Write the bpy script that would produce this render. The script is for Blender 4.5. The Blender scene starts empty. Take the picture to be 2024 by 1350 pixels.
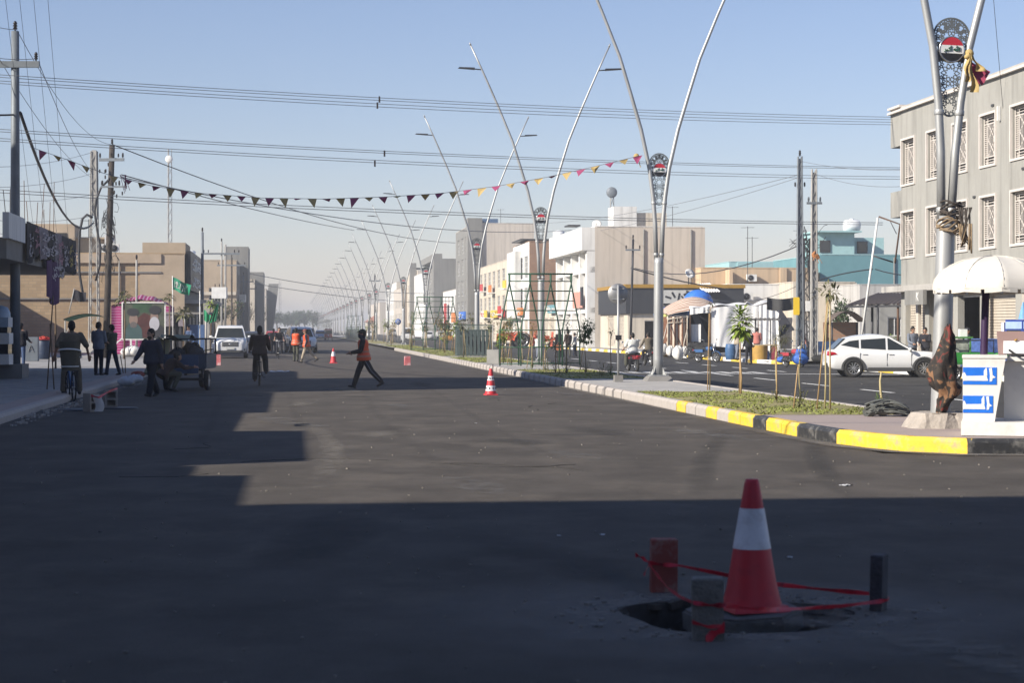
import bpy, bmesh, math, random
from mathutils import Vector, Matrix, Euler
R = random.Random(7)
HAZE = 0.00075
PI = math.pi
# ---------------------------------------------------------------- camera, sky, sun, exposure
F = 3767.0            # focal length in pixels of the 2024-wide frame
EYE = 1.7
scene = bpy.context.scene
COL = scene.collection
cam_d = bpy.data.cameras.new('camera')
cam = bpy.data.objects.new('camera', cam_d)
COL.objects.link(cam)
cam.location = (0, 0, EYE)
cam.rotation_euler = (math.radians(90), 0, 0)
cam_d.sensor_width = 36.0
cam_d.lens = F / 2024 * 36
cam_d.shift_y = -25 / 2024
cam_d.clip_end = 9000
cam_d.dof.use_dof = True
cam_d.dof.focus_distance = 62
cam_d.dof.aperture_fstop = 4.5
scene.camera = cam
SUN_EL, SUN_AZ = math.radians(29), math.radians(30)
travel = Vector((math.cos(SUN_AZ) * math.cos(SUN_EL), math.sin(SUN_AZ) * math.cos(SUN_EL), -math.sin(SUN_EL)))
world = bpy.data.worlds.new('World')
scene.world = world
world.use_nodes = True
wn = world.node_tree
sky = wn.nodes.new('ShaderNodeTexSky')
sky.sky_type = 'NISHITA'
sky.sun_disc = False
sky.sun_elevation = SUN_EL
sky.sun_rotation = math.atan2(-travel.x, -travel.y)
sky.air_density = 1.1
sky.dust_density = 0.1
sky.ozone_density = 4.0
sky.altitude = 50
bg = next(n for n in wn.nodes if n.type == 'BACKGROUND')
tint = wn.nodes.new('ShaderNodeMix'); tint.data_type = 'RGBA'; tint.blend_type = 'MULTIPLY'; tint.inputs[0].default_value = 1
tint.inputs[7].default_value = (1.10, .955, 1.04, 1)
wn.links.new(sky.outputs[0], tint.inputs[6]); wn.links.new(tint.outputs[2], bg.inputs[0])
bg.inputs[1].default_value = 0.08
sun_d = bpy.data.lights.new('sun', 'SUN')
sun_d.energy = 5.0
sun_d.angle = math.radians(0.5)
sun_d.color = (1.0, 0.93, 0.82)
sun = bpy.data.objects.new('sun', sun_d)
COL.objects.link(sun)
sun.rotation_euler = travel.to_track_quat('-Z', 'Y').to_euler()
sun.location = (-40, -30, 60)
scene.view_settings.view_transform = 'Standard'
scene.view_settings.look = 'None'
scene.view_settings.gamma = 1
scene.view_settings.use_curve_mapping = False
scene.view_settings.exposure = 0.65
scene.render.engine = 'CYCLES'
scene.cycles.max_bounces = 6
scene.cycles.use_denoising = True
scene.cycles.volume_bounces = 0
scene.cycles.sample_clamp_indirect = 4

# ---------------------------------------------------------------- helpers
def V(*a): return Vector(a)
def G(px, py, z=0.0):
    Y = (EYE - z) * F / (py - 650)
    return Vector(((px - 1012) * Y / F, Y, z))
def D(px, py, Y):
    return Vector(((px - 1012) * Y / F, Y, EYE - (py - 650) * Y / F))
SL = 0.115
TH = math.atan(SL)                      # the road runs 6.6 degrees left of the view axis
def RT(t, Y, z=0.0): return Vector((t - SL * Y, Y, z))
def mix3(a, b, k): return tuple(a[i] * (1 - k) + b[i] * k for i in range(3))

class MB:
    def __init__(s): s.v = []; s.f = []; s.mi = []; s.sm = []; s.m = 0
    def add(s, vs, fs, smooth=False):
        o = len(s.v); s.v += [tuple(v) for v in vs]
        for f in fs:
            s.f.append([i + o for i in f]); s.mi.append(s.m); s.sm.append(smooth)
        return s
    def box(s, c, d, M=None):
        x, y, z = d[0] / 2, d[1] / 2, d[2] / 2
        p = [Vector((i * x, j * y, k * z)) for k in (-1, 1) for j in (-1, 1) for i in (-1, 1)]
        if M is not None: p = [M @ q for q in p]
        c = Vector(c)
        return s.add([q + c for q in p], [(0, 2, 3, 1), (4, 5, 7, 6), (0, 1, 5, 4), (2, 6, 7, 3), (0, 4, 6, 2), (1, 3, 7, 5)])
    def hexa(s, b, t):       # bottom 4 and top 4 points, counter-clockwise from above
        return s.add(list(b) + list(t), [(3, 2, 1, 0), (4, 5, 6, 7), (0, 1, 5, 4), (1, 2, 6, 5), (2, 3, 7, 6), (3, 0, 4, 7)])
    def bar(s, a, b, w, h=None):
        a, b = Vector(a), Vector(b); h = h or w
        d = (b - a).normalized(); q = d.to_track_quat('Z', 'Y').to_matrix()
        return s.box((a + b) / 2, (w, h, (b - a).length), q)
    def tube(s, pts, r, n=8, closed=False):
        pts = [Vector(p) for p in pts]; k = len(pts)
        rr = r if isinstance(r, (list, tuple)) else [r] * k
        vs = []; up = None
        for i, p in enumerate(pts):
            if closed: d = pts[(i + 1) % k] - pts[i - 1]
            else: d = pts[min(i + 1, k - 1)] - pts[max(i - 1, 0)]
            if d.length < 1e-9: d = Vector((0, 0, 1))
            d.normalize()
            if up is None: up = Vector((1, 0, 0)) if abs(d.x) < .9 else Vector((0, 1, 0))
            a = (up - d * up.dot(d)).normalized(); b = d.cross(a); up = a
            for j in range(n):
                t = 2 * PI * j / n
                vs.append(p + (a * math.cos(t) + b * math.sin(t)) * rr[i])
        fs = []
        for i in range(k if closed else k - 1):
            for j in range(n):
                i2 = (i + 1) % k
                fs.append((i * n + j, i * n + (j + 1) % n, i2 * n + (j + 1) % n, i2 * n + j))
        if closed: return s.add(vs, fs, True)
        s.add(vs, fs, True)
        o = len(s.v) - len(vs)
        s.f.append([o + j for j in reversed(range(n))]); s.f.append([o + (k - 1) * n + j for j in range(n)])
        s.mi += [s.m, s.m]; s.sm += [False, False]
        return s
    def lathe(s, prof, c=(0, 0, 0), n=16, M=None, smooth=True, arc=2 * PI, sx=1, sy=1):
        full = arc > 6.28; m = n if full else n + 1; vs = []
        for r, z in prof:
            for j in range(m):
                t = arc * j / n
                p = Vector((r * math.cos(t) * sx, r * math.sin(t) * sy, z))
                if M is not None: p = M @ p
                vs.append(p + Vector(c))
        fs = []
        for i in range(len(prof) - 1):
            for j in range(n):
                j2 = (j + 1) % m
                fs.append((i * m + j, i * m + j2, (i + 1) * m + j2, (i + 1) * m + j))
        return s.add(vs, fs, smooth)
    def ball(s, c, r, n=10, k=6, M=None):
        rx, ry, rz = r if isinstance(r, (tuple, list)) else (r, r, r)
        prof = [(math.sin(PI * i / k), -math.cos(PI * i / k)) for i in range(k + 1)]
        S = Matrix.Diagonal((rx, ry, rz)); S = S if M is None else M @ S
        return s.lathe([(max(a, 1e-4), b) for a, b in prof], c, n, S)
    def prism(s, poly, o, u, w, th):          # polygon (a,b) drawn on o + a*u + b*w, thickness th along u x w
        o, u, w = Vector(o), Vector(u), Vector(w); nrm = u.cross(w).normalized() * th
        k = len(poly); a = [o + u * p[0] + w * p[1] for p in poly]; b = [p + nrm for p in a]
        fs = [list(range(k))[::-1], list(range(k, 2 * k))] + [(i, (i + 1) % k, k + (i + 1) % k, k + i) for i in range(k)]
        return s.add(a + b, fs)
    def sheet(s, fn, nu, nv, smooth=True):
        vs = [fn(i / nu, j / nv) for j in range(nv + 1) for i in range(nu + 1)]
        return s.add(vs, [(j * (nu + 1) + i, j * (nu + 1) + i + 1, (j + 1) * (nu + 1) + i + 1, (j + 1) * (nu + 1) + i) for j in range(nv) for i in range(nu)], smooth)
    def mesh(s, name, mats):
        me = bpy.data.meshes.new(name)
        me.from_pydata(s.v, [], s.f)
        for m in (mats if isinstance(mats, (list, tuple)) else [mats]): me.materials.append(m)
        me.polygons.foreach_set('material_index', s.mi)
        me.polygons.foreach_set('use_smooth', s.sm)
        me.update()
        return me
    def build(s, name, mats, parent=None, loc=None, rz=0, **kw):
        return put(name, s.mesh(name, mats), parent, loc, rz, **kw)

def put(name, me, parent=None, loc=None, rz=0, **kw):
    o = bpy.data.objects.new(name, me); COL.objects.link(o)
    if parent is not None: o.parent = parent
    if loc is not None: o.location = loc
    if rz: o.rotation_euler = (0, 0, rz)
    for k, v in kw.items(): o[k] = v
    return o
def tag(o, label, cat, group=None):
    o['label'] = label; o['category'] = cat
    if group: o['group'] = group
    return o
def thing(name, label, cat, loc=(0, 0, 0), rz=0, group=None):
    o = bpy.data.objects.new(name, None); COL.objects.link(o)
    o.empty_display_size = .2
    o.location = loc; o.rotation_euler = (0, 0, rz)
    return tag(o, label, cat, group)
def struct(name, mb, mats, loc=None, rz=0):
    return mb.build(name, mats, None, loc, rz, kind='structure')
def copy_tree(o, label=None, loc=None, rz=None, parent=None):
    c = o.copy(); COL.objects.link(c)
    if parent is not None: c.parent = parent
    if label: c['label'] = label
    if loc is not None: c.location = loc
    if rz is not None: c.rotation_euler = (0, 0, rz)
    for ch in list(o.children): copy_tree(ch, parent=c)
    return c

_mats = {}
def M(name, col, rough=.75, metal=0., var=.12, vs=2.5, bump=0., bs=60., spec=.4, wear=None, wearamt=.5, wscale=1.2, trans=0., coat=0., streak=None, weave=0.):
    """Principled material with two scales of colour noise, optional worn patches and fine relief."""
    if name in _mats: return _mats[name]
    m = bpy.data.materials.new(name); m.use_nodes = True
    nt = m.node_tree; N = nt.nodes; L = nt.links
    b = next(n for n in N if n.type == 'BSDF_PRINCIPLED')
    b.inputs['Roughness'].default_value = rough; b.inputs['Metallic'].default_value = metal
    b.inputs['Specular IOR Level'].default_value = spec
    if trans: b.inputs['Transmission Weight'].default_value = trans
    if coat: b.inputs['Coat Weight'].default_value = coat; b.inputs['Coat Roughness'].default_value = .06
    tc = N.new('ShaderNodeTexCoord'); src = tc.outputs['Object']
    if streak:
        mp = N.new('ShaderNodeMapping'); mp.inputs['Scale'].default_value = streak; L.new(src, mp.inputs[0]); s2 = mp.outputs[0]
    else: s2 = src
    n1 = N.new('ShaderNodeTexNoise'); n1.inputs['Scale'].default_value = vs; n1.inputs['Detail'].default_value = 6; n1.inputs['Roughness'].default_value = .65
    L.new(s2, n1.inputs['Vector'])
    r1 = N.new('ShaderNodeMapRange'); r1.inputs[1].default_value = .3; r1.inputs[2].default_value = .7
    L.new(n1.outputs[0], r1.inputs[0])
    mx = N.new('ShaderNodeMix'); mx.data_type = 'RGBA'
    mx.inputs[6].default_value = tuple(max(c * (1 - var), 0) for c in col) + (1,)
    mx.inputs[7].default_value = tuple(min(c * (1 + var), 1) for c in col) + (1,)
    L.new(r1.outputs[0], mx.inputs[0]); out = mx.outputs[2]
    if wear:
        n2 = N.new('ShaderNodeTexNoise'); n2.inputs['Scale'].default_value = wscale; n2.inputs['Detail'].default_value = 9; n2.inputs['Roughness'].default_value = .7
        L.new(s2, n2.inputs['Vector'])
        r2 = N.new('ShaderNodeMapRange'); r2.inputs[1].default_value = .5; r2.inputs[2].default_value = .68; r2.inputs[4].default_value = wearamt
        L.new(n2.outputs[0], r2.inputs[0])
        m2 = N.new('ShaderNodeMix'); m2.data_type = 'RGBA'; m2.inputs[7].default_value = tuple(wear) + (1,)
        L.new(out, m2.inputs[6]); L.new(r2.outputs[0], m2.inputs[0]); out = m2.outputs[2]
    if streak and streak[2] < .5:      # rain streaks down rendered walls
        mp2 = N.new('ShaderNodeMapping'); mp2.inputs['Scale'].default_value = (1, 1, .05); L.new(src, mp2.inputs[0])
        n4 = N.new('ShaderNodeTexNoise'); n4.inputs['Scale'].default_value = 2.6; n4.inputs['Detail'].default_value = 5; L.new(mp2.outputs[0], n4.inputs['Vector'])
        r4 = N.new('ShaderNodeMapRange'); r4.inputs[1].default_value = .5; r4.inputs[2].default_value = .74; r4.inputs[3].default_value = 1; r4.inputs[4].default_value = .74
        L.new(n4.outputs[0], r4.inputs[0]); m4 = N.new('ShaderNodeMix'); m4.data_type = 'RGBA'; m4.blend_type = 'MULTIPLY'; m4.inputs[0].default_value = 1
        L.new(out, m4.inputs[6]); L.new(r4.outputs[0], m4.inputs[7]); out = m4.outputs[2]
    L.new(out, b.inputs['Base Color'])
    if bump:
        n3 = N.new('ShaderNodeTexNoise'); n3.inputs['Scale'].default_value = bs; n3.inputs['Detail'].default_value = 4
        L.new(src, n3.inputs['Vector'])
        bp = N.new('ShaderNodeBump'); bp.inputs['Strength'].default_value = bump; bp.inputs['Distance'].default_value = .02
        L.new(n3.outputs[0], bp.inputs['Height']); L.new(bp.outputs[0], b.inputs['Normal'])
    _mats[name] = m
    return m
def stripes(name, a, b, scale, axis='X', wob=0., rough=.85, thin=.5):
    """woven stripes along one object axis"""
    if name in _mats: return _mats[name]
    m = M(name, a, rough, var=.08); nt = m.node_tree; N = nt.nodes; L = nt.links
    bs = next(n for n in N if n.type == 'BSDF_PRINCIPLED'); old = bs.inputs['Base Color'].links[0].from_socket
    uv = N.new('ShaderNodeTexCoord'); sp = N.new('ShaderNodeSeparateXYZ'); L.new(uv.outputs['Object'], sp.inputs[0])
    mu = N.new('ShaderNodeMath'); mu.operation = 'MULTIPLY'; mu.inputs[1].default_value = scale; L.new(sp.outputs[axis], mu.inputs[0])
    src = mu.outputs[0]
    if wob:
        nz = N.new('ShaderNodeTexNoise'); nz.inputs['Scale'].default_value = 1.5; L.new(uv.outputs['Object'], nz.inputs['Vector'])
        mm = N.new('ShaderNodeMath'); mm.operation = 'MULTIPLY_ADD'; mm.inputs[1].default_value = wob; L.new(nz.outputs[0], mm.inputs[0]); L.new(src, mm.inputs[2]); src = mm.outputs[0]
    fr = N.new('ShaderNodeMath'); fr.operation = 'FRACT'; L.new(src, fr.inputs[0])
    gt = N.new('ShaderNodeMath'); gt.operation = 'GREATER_THAN'; gt.inputs[1].default_value = thin; L.new(fr.outputs[0], gt.inputs[0])
    mx = N.new('ShaderNodeMix'); mx.data_type = 'RGBA'; mx.inputs[7].default_value = tuple(b) + (1,)
    L.new(old, mx.inputs[6]); L.new(gt.outputs[0], mx.inputs[0]); L.new(mx.outputs[2], bs.inputs['Base Color'])
    return m
def brick_mat(name, a, b, mortar, sc=1.):
    if name in _mats: return _mats[name]
    m = M(name, a, .9, var=.2, vs=.6, bump=.3, bs=30); nt = m.node_tree; N = nt.nodes; L = nt.links
    bs = next(n for n in N if n.type == 'BSDF_PRINCIPLED'); old = bs.inputs['Base Color'].links[0].from_socket
    tc = N.new('ShaderNodeTexCoord'); sp = N.new('ShaderNodeSeparateXYZ'); L.new(tc.outputs['Object'], sp.inputs[0])
    ad = N.new('ShaderNodeMath'); ad.operation = 'ADD'; L.new(sp.outputs[0], ad.inputs[0]); L.new(sp.outputs[1], ad.inputs[1])
    cb = N.new('ShaderNodeCombineXYZ'); L.new(ad.outputs[0], cb.inputs[0]); L.new(sp.outputs[2], cb.inputs[1])
    br = N.new('ShaderNodeTexBrick'); br.inputs['Scale'].default_value = sc
    br.inputs['Brick Width'].default_value = .5; br.inputs['Row Height'].default_value = .2; br.inputs['Mortar Size'].default_value = .018
    br.inputs['Color2'].default_value = tuple(b) + (1,); br.inputs['Mortar'].default_value = tuple(mortar) + (1,)
    L.new(cb.outputs[0], br.inputs['Vector']); L.new(old, br.inputs['Color1'])
    L.new(br.outputs[0], bs.inputs['Base Color'])
    return m
def glass(name, col=(.02, .025, .03), rough=.06):
    return M(name, col, rough, var=.05, spec=.8)
# ---------------------------------------------------------------- ground, roads, pavements
T_LK, T_ML, T_MR, T_RK = -5.2, 7.95, 11.2, 24.5      # kerb lines, in metres across the road
ZR = -0.12                                             # the right carriageway lies a little lower
def strip(t0, t1, y0, y1, z0, z1=None, n=1):
    z1 = z0 if z1 is None else z1
    mb = MB()
    mb.sheet(lambda u, v: RT(t0 + (t1 - t0) * u, y0 + (y1 - y0) * v, z0 + (z1 - z0) * u), n, 24, False)
    return mb
m_dirt = M('dirt', (.34, .29, .22), .95, var=.25, vs=.15, bump=.4, bs=8, wear=(.24, .2, .15), wscale=.4)
def asphalt(name, base, dust, amt):
    m = M(name, base, .82, var=.24, vs=.9, bump=.3, bs=160, spec=.1, wear=dust, wearamt=amt, wscale=.8, streak=(1, .7, 1))
    nt = m.node_tree; N = nt.nodes; L = nt.links
    b = next(n for n in N if n.type == 'BSDF_PRINCIPLED'); old = b.inputs['Base Color'].links[0].from_socket
    tc = N.new('ShaderNodeTexCoord'); nz = N.new('ShaderNodeTexNoise'); nz.inputs['Scale'].default_value = 95; nz.inputs['Detail'].default_value = 3
    L.new(tc.outputs['Object'], nz.inputs['Vector'])
    mr = N.new('ShaderNodeMapRange'); mr.inputs[1].default_value = .25; mr.inputs[2].default_value = .75; mr.inputs[3].default_value = .72; mr.inputs[4].default_value = 1.3
    L.new(nz.outputs[0], mr.inputs[0])
    hs = N.new('ShaderNodeMix'); hs.data_type = 'RGBA'; hs.blend_type = 'MULTIPLY'; hs.inputs[0].default_value = 1
    L.new(old, hs.inputs[6]); L.new(mr.outputs[0], hs.inputs[7]); L.new(hs.outputs[2], b.inputs['Base Color'])
    return m
m_asph = asphalt('asphalt', (.087, .077, .067), (.135, .117, .098), .75)
m_asph2 = asphalt('asphalt_right', (.06, .058, .056), (.09, .085, .08), .4)
m_pave = M('paving', (.3, .29, .28), .85, var=.14, vs=.8, bump=.15, bs=40, wear=(.2, .19, .18), wscale=.7)
m_pink = M('paving_pink', (.36, .29, .26), .85, var=.12, vs=1.2, wear=(.25, .22, .19))
m_conc = M('concrete', (.40, .38, .35), .9, var=.14, vs=1.5, bump=.25, bs=30, wear=(.28, .26, .23), wscale=1.1)
m_conc_d = M('concrete_dark', (.21, .20, .185), .9, var=.15, vs=1.5, bump=.3, bs=30)
m_kerb = M('kerb_plain', (.43, .39, .355), .88, var=.1, vs=3, bump=.2, wear=(.33, .29, .26), wscale=2.2)
m_ky = M('kerb_yellow', (.76, .51, .045), .7, var=.1, vs=5, wear=(.36, .32, .25), wearamt=.85, wscale=3.4, bump=.3, bs=25)
m_kb = M('kerb_black', (.035, .035, .036), .55, var=.2, vs=4, wear=(.19, .18, .165), wearamt=.85, wscale=5, bump=.3, bs=25)
m_kw = M('kerb_white', (.74, .73, .70), .65, var=.06, vs=4, wear=(.45, .42, .38), wscale=4)
m_white = M('road_paint', (.72, .72, .70), .6, var=.08, vs=6, wear=(.3, .29, .28), wearamt=.7, wscale=7)
m_grass = M('grass_blade', (.21, .235, .055), .8, var=.45, vs=1.2)
m_soil = M('soil', (.27, .235, .10), .95, var=.3, vs=2, bump=.5, bs=20, wear=(.15, .16, .05), wearamt=.8, wscale=.8)

mb = MB(); mb.sheet(lambda u, v: V(-2600 + 5200 * u, -60 + 4200 * v, -.2), 20, 20, False)
struct('ground', mb, m_dirt)
# left carriageway has the hole of a missing manhole cover: cut out as a ring of quads round the hole
HOLE = V(1.33, 11.3, 0); HR = .68
def hole_r(a): return HR * (1 + .05 * math.sin(3 * a + .6) + .04 * math.sin(5 * a)) 
y0, y1 = -14, 900
mb = MB()
bx0, bx1, by0, by1 = HOLE.x - 2, HOLE.x + 2, HOLE.y - 2, HOLE.y + 2
def rl(Y): return RT(T_LK, Y).x
def rr_(Y): return RT(T_ML + .1, Y).x
ys = [y0, by0, by1, 60, 120, 240, 480, y1]
for a, b in zip(ys, ys[1:]):
    if a == by0:
        mb.add([V(rl(a), a, 0), V(bx0, a, 0), V(bx0, b, 0), V(rl(b), b, 0)], [(0, 1, 2, 3)])
        mb.add([V(bx1, a, 0), V(rr_(a) + 7, a, 0), V(rr_(b) + 7, b, 0), V(bx1, b, 0)], [(0, 1, 2, 3)])
        n = 48; inner = []; outer = []
        for i in range(n):
            t = 2 * PI * i / n; c, s_ = math.cos(t), math.sin(t)
            r = hole_r(t); inner.append(HOLE + V(c * r, s_ * r, 0))
            k = 2 / max(abs(c), abs(s_)); outer.append(HOLE + V(c * k, s_ * k, 0))
        mb.add(inner + outer, [(i, n + i, n + (i + 1) % n, (i + 1) % n) for i in range(n)])
    else:
        e0 = 7 if a < 30 else 0
        if a < by1 + .1 and b > 40:
            mb.add([V(rl(a), a, 0), V(rr_(a) + 7, a, 0), V(rr_(26) + 7, 26, 0), V(rr_(26), 26, 0), V(rr_(b), b, 0), V(rl(b), b, 0)], [(0, 1, 2, 3, 4, 5)])
        else:
            mb.add([V(rl(a), a, 0), V(rr_(a) + e0, a, 0), V(rr_(b) + e0, b, 0), V(rl(b), b, 0)], [(0, 1, 2, 3)])
struct('road', mb, m_asph)
# right carriageway, and the junction apron joining both in front of the median nose
mb = strip(T_MR - .1, T_RK + .05, 26, 900, ZR); struct('road', mb, m_asph2)
mb = MB(); mb.add([RT(T_ML + 7.1, -14, -.004), RT(60, -14, ZR), RT(60, 26, ZR), RT(T_MR - .1, 26, ZR), RT(T_ML + 7.1, 26, -.02)], [(0, 1, 2, 3, 4)])
struct('road', mb, m_asph2)
# side street mouth on the right
mb = MB(); mb.add([RT(T_RK + .06, 86.5, ZR + .002), RT(90, 90, ZR + .002), RT(90, 99, ZR + .002), RT(T_RK + .06, 98, ZR + .002)], [(0, 1, 2, 3)]); struct('road', mb, m_asph2)
# manhole pit
m_pit = M('pit_earth', (.05, .044, .038), .95, var=.4, vs=6, bump=.8, bs=18)
mb = MB(); n = 48
rings = []
for k, (dz, sc) in enumerate([(0, 1), (-.05, .985), (-.12, .95), (-.28, .93), (-.34, .5), (-.34, .02)]):
    rings.append([HOLE + V(math.cos(2 * PI * i / n) * hole_r(2 * PI * i / n) * sc * (1 + .02 * R.uniform(-1, 1) * (k > 0)), math.sin(2 * PI * i / n) * hole_r(2 * PI * i / n) * sc * (1 + .02 * R.uniform(-1, 1) * (k > 0)), dz + (R.uniform(-.02, .02) if k > 1 else 0)) for i in range(n)])
vs = [p for r in rings for p in r]
mb.add(vs, [(k * n + i, k * n + (i + 1) % n, (k + 1) * n + (i + 1) % n, (k + 1) * n + i) for k in range(len(rings) - 1) for i in range(n)])
pit = mb.build('manhole_pit', m_pit, None, kind='structure')
mb = MB()
for i in range(16):
    t = PI * .55 + 1.5 * R.random() if i < 11 else R.uniform(0, 6.28); r = hole_r(t) * R.uniform(.97, 1.03); w = R.uniform(.05, .12)
    mb.box(HOLE + V(math.cos(t) * r, math.sin(t) * r, R.uniform(-.035, -.014)), (w * R.uniform(.5, 1), w, R.uniform(.03, .05)), Matrix.Rotation(t + R.uniform(-.4, .4), 3, 'Z') @ Matrix.Rotation(R.uniform(-.2, .2), 3, 'X'))
mb.build('broken_asphalt', m_asph, pit, kind='stuff')
# dusty pale ring around the pit and a few worn dust streaks on the road
def dust_mat(name, col, amt, sc, lo=.42, hi=.7, stretch=None):
    m = bpy.data.materials.new(name); m.use_nodes = True; nt = m.node_tree; N = nt.nodes; L = nt.links
    b = next(n for n in N if n.type == 'BSDF_PRINCIPLED'); b.inputs['Base Color'].default_value = col + (1,); b.inputs['Roughness'].default_value = .95
    tc = N.new('ShaderNodeTexCoord'); nz = N.new('ShaderNodeTexNoise'); nz.inputs['Scale'].default_value = sc; nz.inputs['Detail'].default_value = 8; nz.inputs['Roughness'].default_value = .72
    L.new(tc.outputs['Object'], nz.inputs['Vector'])
    at = N.new('ShaderNodeAttribute'); at.attribute_name = 'fade'
    ad = N.new('ShaderNodeMath'); ad.operation = 'MULTIPLY'; L.new(nz.outputs[0], ad.inputs[0]); L.new(at.outputs['Fac'], ad.inputs[1])
    mr = N.new('ShaderNodeMapRange'); mr.inputs[1].default_value = lo * .8; mr.inputs[2].default_value = hi; mr.inputs[4].default_value = amt
    L.new(ad.outputs[0], mr.inputs[0]); L.new(mr.outputs[0], b.inputs['Alpha'])
    return m
def dust(name, pts, wid, mat, z):
    """a soft-edged ribbon of dust along pts"""
    mb = MB(); n = len(pts); fade = []
    for i, p in enumerate(pts):
        d = (Vector(pts[min(i + 1, n - 1)]) - Vector(pts[max(i - 1, 0)])).normalized(); s_ = V(-d.y, d.x, 0)
        for j in range(7):
            k = j / 6 - .5
            q = Vector(p) + s_ * (k * wid[i]); mb.v.append((q.x, q.y, z))
            fade.append(math.cos(k * PI) ** .8 * math.sin(PI * (i + .02) / (n - .96)) ** .5)
    mb.f = [(i * 7 + j, i * 7 + j + 1, (i + 1) * 7 + j + 1, (i + 1) * 7 + j) for i in range(n - 1) for j in range(6)]
    mb.mi = [0] * len(mb.f); mb.sm = [False] * len(mb.f)
    o = mb.build(name, mat, None, kind='stuff')
    a = o.data.attributes.new('fade', 'FLOAT', 'POINT'); a.data.foreach_set('value', [float(x.real if isinstance(x, complex) else x) for x in fade])
    return o
md1 = dust_mat('dust_pale', (.24, .215, .18), .75, 3.5)
md2 = dust_mat('dust_grey', (.17, .16, .15), .75, 2.6)
md5 = dust_mat('dust_pit', (.25, .225, .195), .7, 2.4, .12, .62)
md3 = dust_mat('dark_film', (.045, .043, .04), .3, 1.2, .2, .5)
md4 = dust_mat('tyre_faint', (.04, .038, .036), .13, 1.6, .3, .6)
dust('dust', [G(535, 815), G(590, 832), G(640, 855), G(660, 885), G(650, 925), G(625, 965), G(600, 1005)], [.9, .8, .7, .7, .8, 1.0, 1.3], md1, .004)
mb = MB(); n = 48; fd = []
for j, (k, f) in enumerate(((1.0, .9), (1.25, 1.0), (1.7, .8), (2.3, .5), (3.0, 0))):
    for i in range(n): a = 2 * PI * i / n; r = hole_r(a) + HR * (k - 1) + .005; mb.v.append((HOLE.x + r * math.cos(a) * 1.1 if j else HOLE.x + r * math.cos(a), HOLE.y + r * math.sin(a), .003)); fd.append(f)
mb.f = [(j * n + i, j * n + (i + 1) % n, (j + 1) * n + (i + 1) % n, (j + 1) * n + i) for j in range(4) for i in range(n)]; mb.mi = [0] * len(mb.f); mb.sm = [False] * len(mb.f)
o = mb.build('dust', md5, None, kind='stuff'); at_ = o.data.attributes.new('fade', 'FLOAT', 'POINT'); at_.data.foreach_set('value', fd)
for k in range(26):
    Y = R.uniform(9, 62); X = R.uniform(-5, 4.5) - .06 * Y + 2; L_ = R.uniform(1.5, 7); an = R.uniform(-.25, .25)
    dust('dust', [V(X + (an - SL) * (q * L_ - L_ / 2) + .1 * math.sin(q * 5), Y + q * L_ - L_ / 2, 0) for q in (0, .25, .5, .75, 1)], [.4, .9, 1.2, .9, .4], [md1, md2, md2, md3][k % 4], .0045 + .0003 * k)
# two curved darker bands near the median nose, then faint tyre tracks
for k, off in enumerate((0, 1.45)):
    dust('dark_streak', [G(1372 + off * 40, 1010) + V(off * .9, 0, 0), G(1382, 960) + V(off, 0, 0), G(1395, 915) + V(off, .3, 0), G(1425, 878) + V(off, .6, 0), G(1468, 852) + V(off * .9, .9, 0)], [.3, .42, .45, .42, .3], md3, .013 + .0004 * k)
for k in range(4): dust('dark_streak', [RT(-1.6 + k * 1.75 + .25 * math.sin(q * .8 + k), 12 + q * 7 + 3 * (k % 2), 0) for q in range(8)], [.3] * 8, md4, .0142 + .0003 * k)
# sealed cracks and patches
mb = MB()
for k in range(9):
    Y = R.uniform(16, 50); X = R.uniform(-4, 5) - SL * Y + 2; p = V(X, Y, .003); a = R.uniform(0, PI)
    for q in range(R.randint(6, 14)):
        a += R.uniform(-.7, .7); n_ = p + V(math.cos(a), math.sin(a), 0) * R.uniform(.1, .35); mb.bar(p, n_, .002, R.uniform(.003, .007)); p = n_
mb.build('crack', M('crack_dark', (.03, .028, .026), .95), None, kind='stuff')
mb = MB()
for k in range(420):
    Y = 8.8 * (62 / 8.8) ** R.random(); X = R.uniform(-.26, .26) * Y; w = R.uniform(.006, .016) * (1 + Y / 60)
    mb.box((X, Y, w * .3), (w, w * R.uniform(.6, 1.3), w * .6), Matrix.Rotation(R.uniform(0, 3), 3, 'Z'))
mb.build('gravel', M('gravel_pale', (.22, .20, .17), .9, var=.4), None, kind='stuff')
# left pavement with real paving tiles in view, plain slab beyond
PZ = .15
mb = strip(-30, T_LK - .16, -10, 900, PZ - .012); lp = struct('pavement', mb, m_pave)
mb = MB()
for i in range(9):
    for j in range(96):
        t = -5.95 - i * .5; Y = 33 + j * .5
        dz = R.uniform(-.003, .003)
        p = [RT(t + a, Y + b, PZ - .006 + dz) for a, b in ((-.485, .015), (0, .015), (0, .485), (-.485, .485))]
        mb.hexa(p, [q + V(0, 0, .008) for q in p])
tl = mb.build('paving_tiles', m_pave, lp, kind='stuff')
mb = strip(T_LK - .78, T_LK - .17, 28, 90, PZ + .002); mb.build('pink_margin', m_pink, lp)
# right pavement and forecourt
mb = strip(T_RK + .1, 70, 99, 900, ZR + .15); rp = struct('pavement', mb, m_pave)
mb = strip(T_RK + .1, 70, 40, 86, ZR + .15); rp2 = struct('pavement', mb, m_pave)

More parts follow.
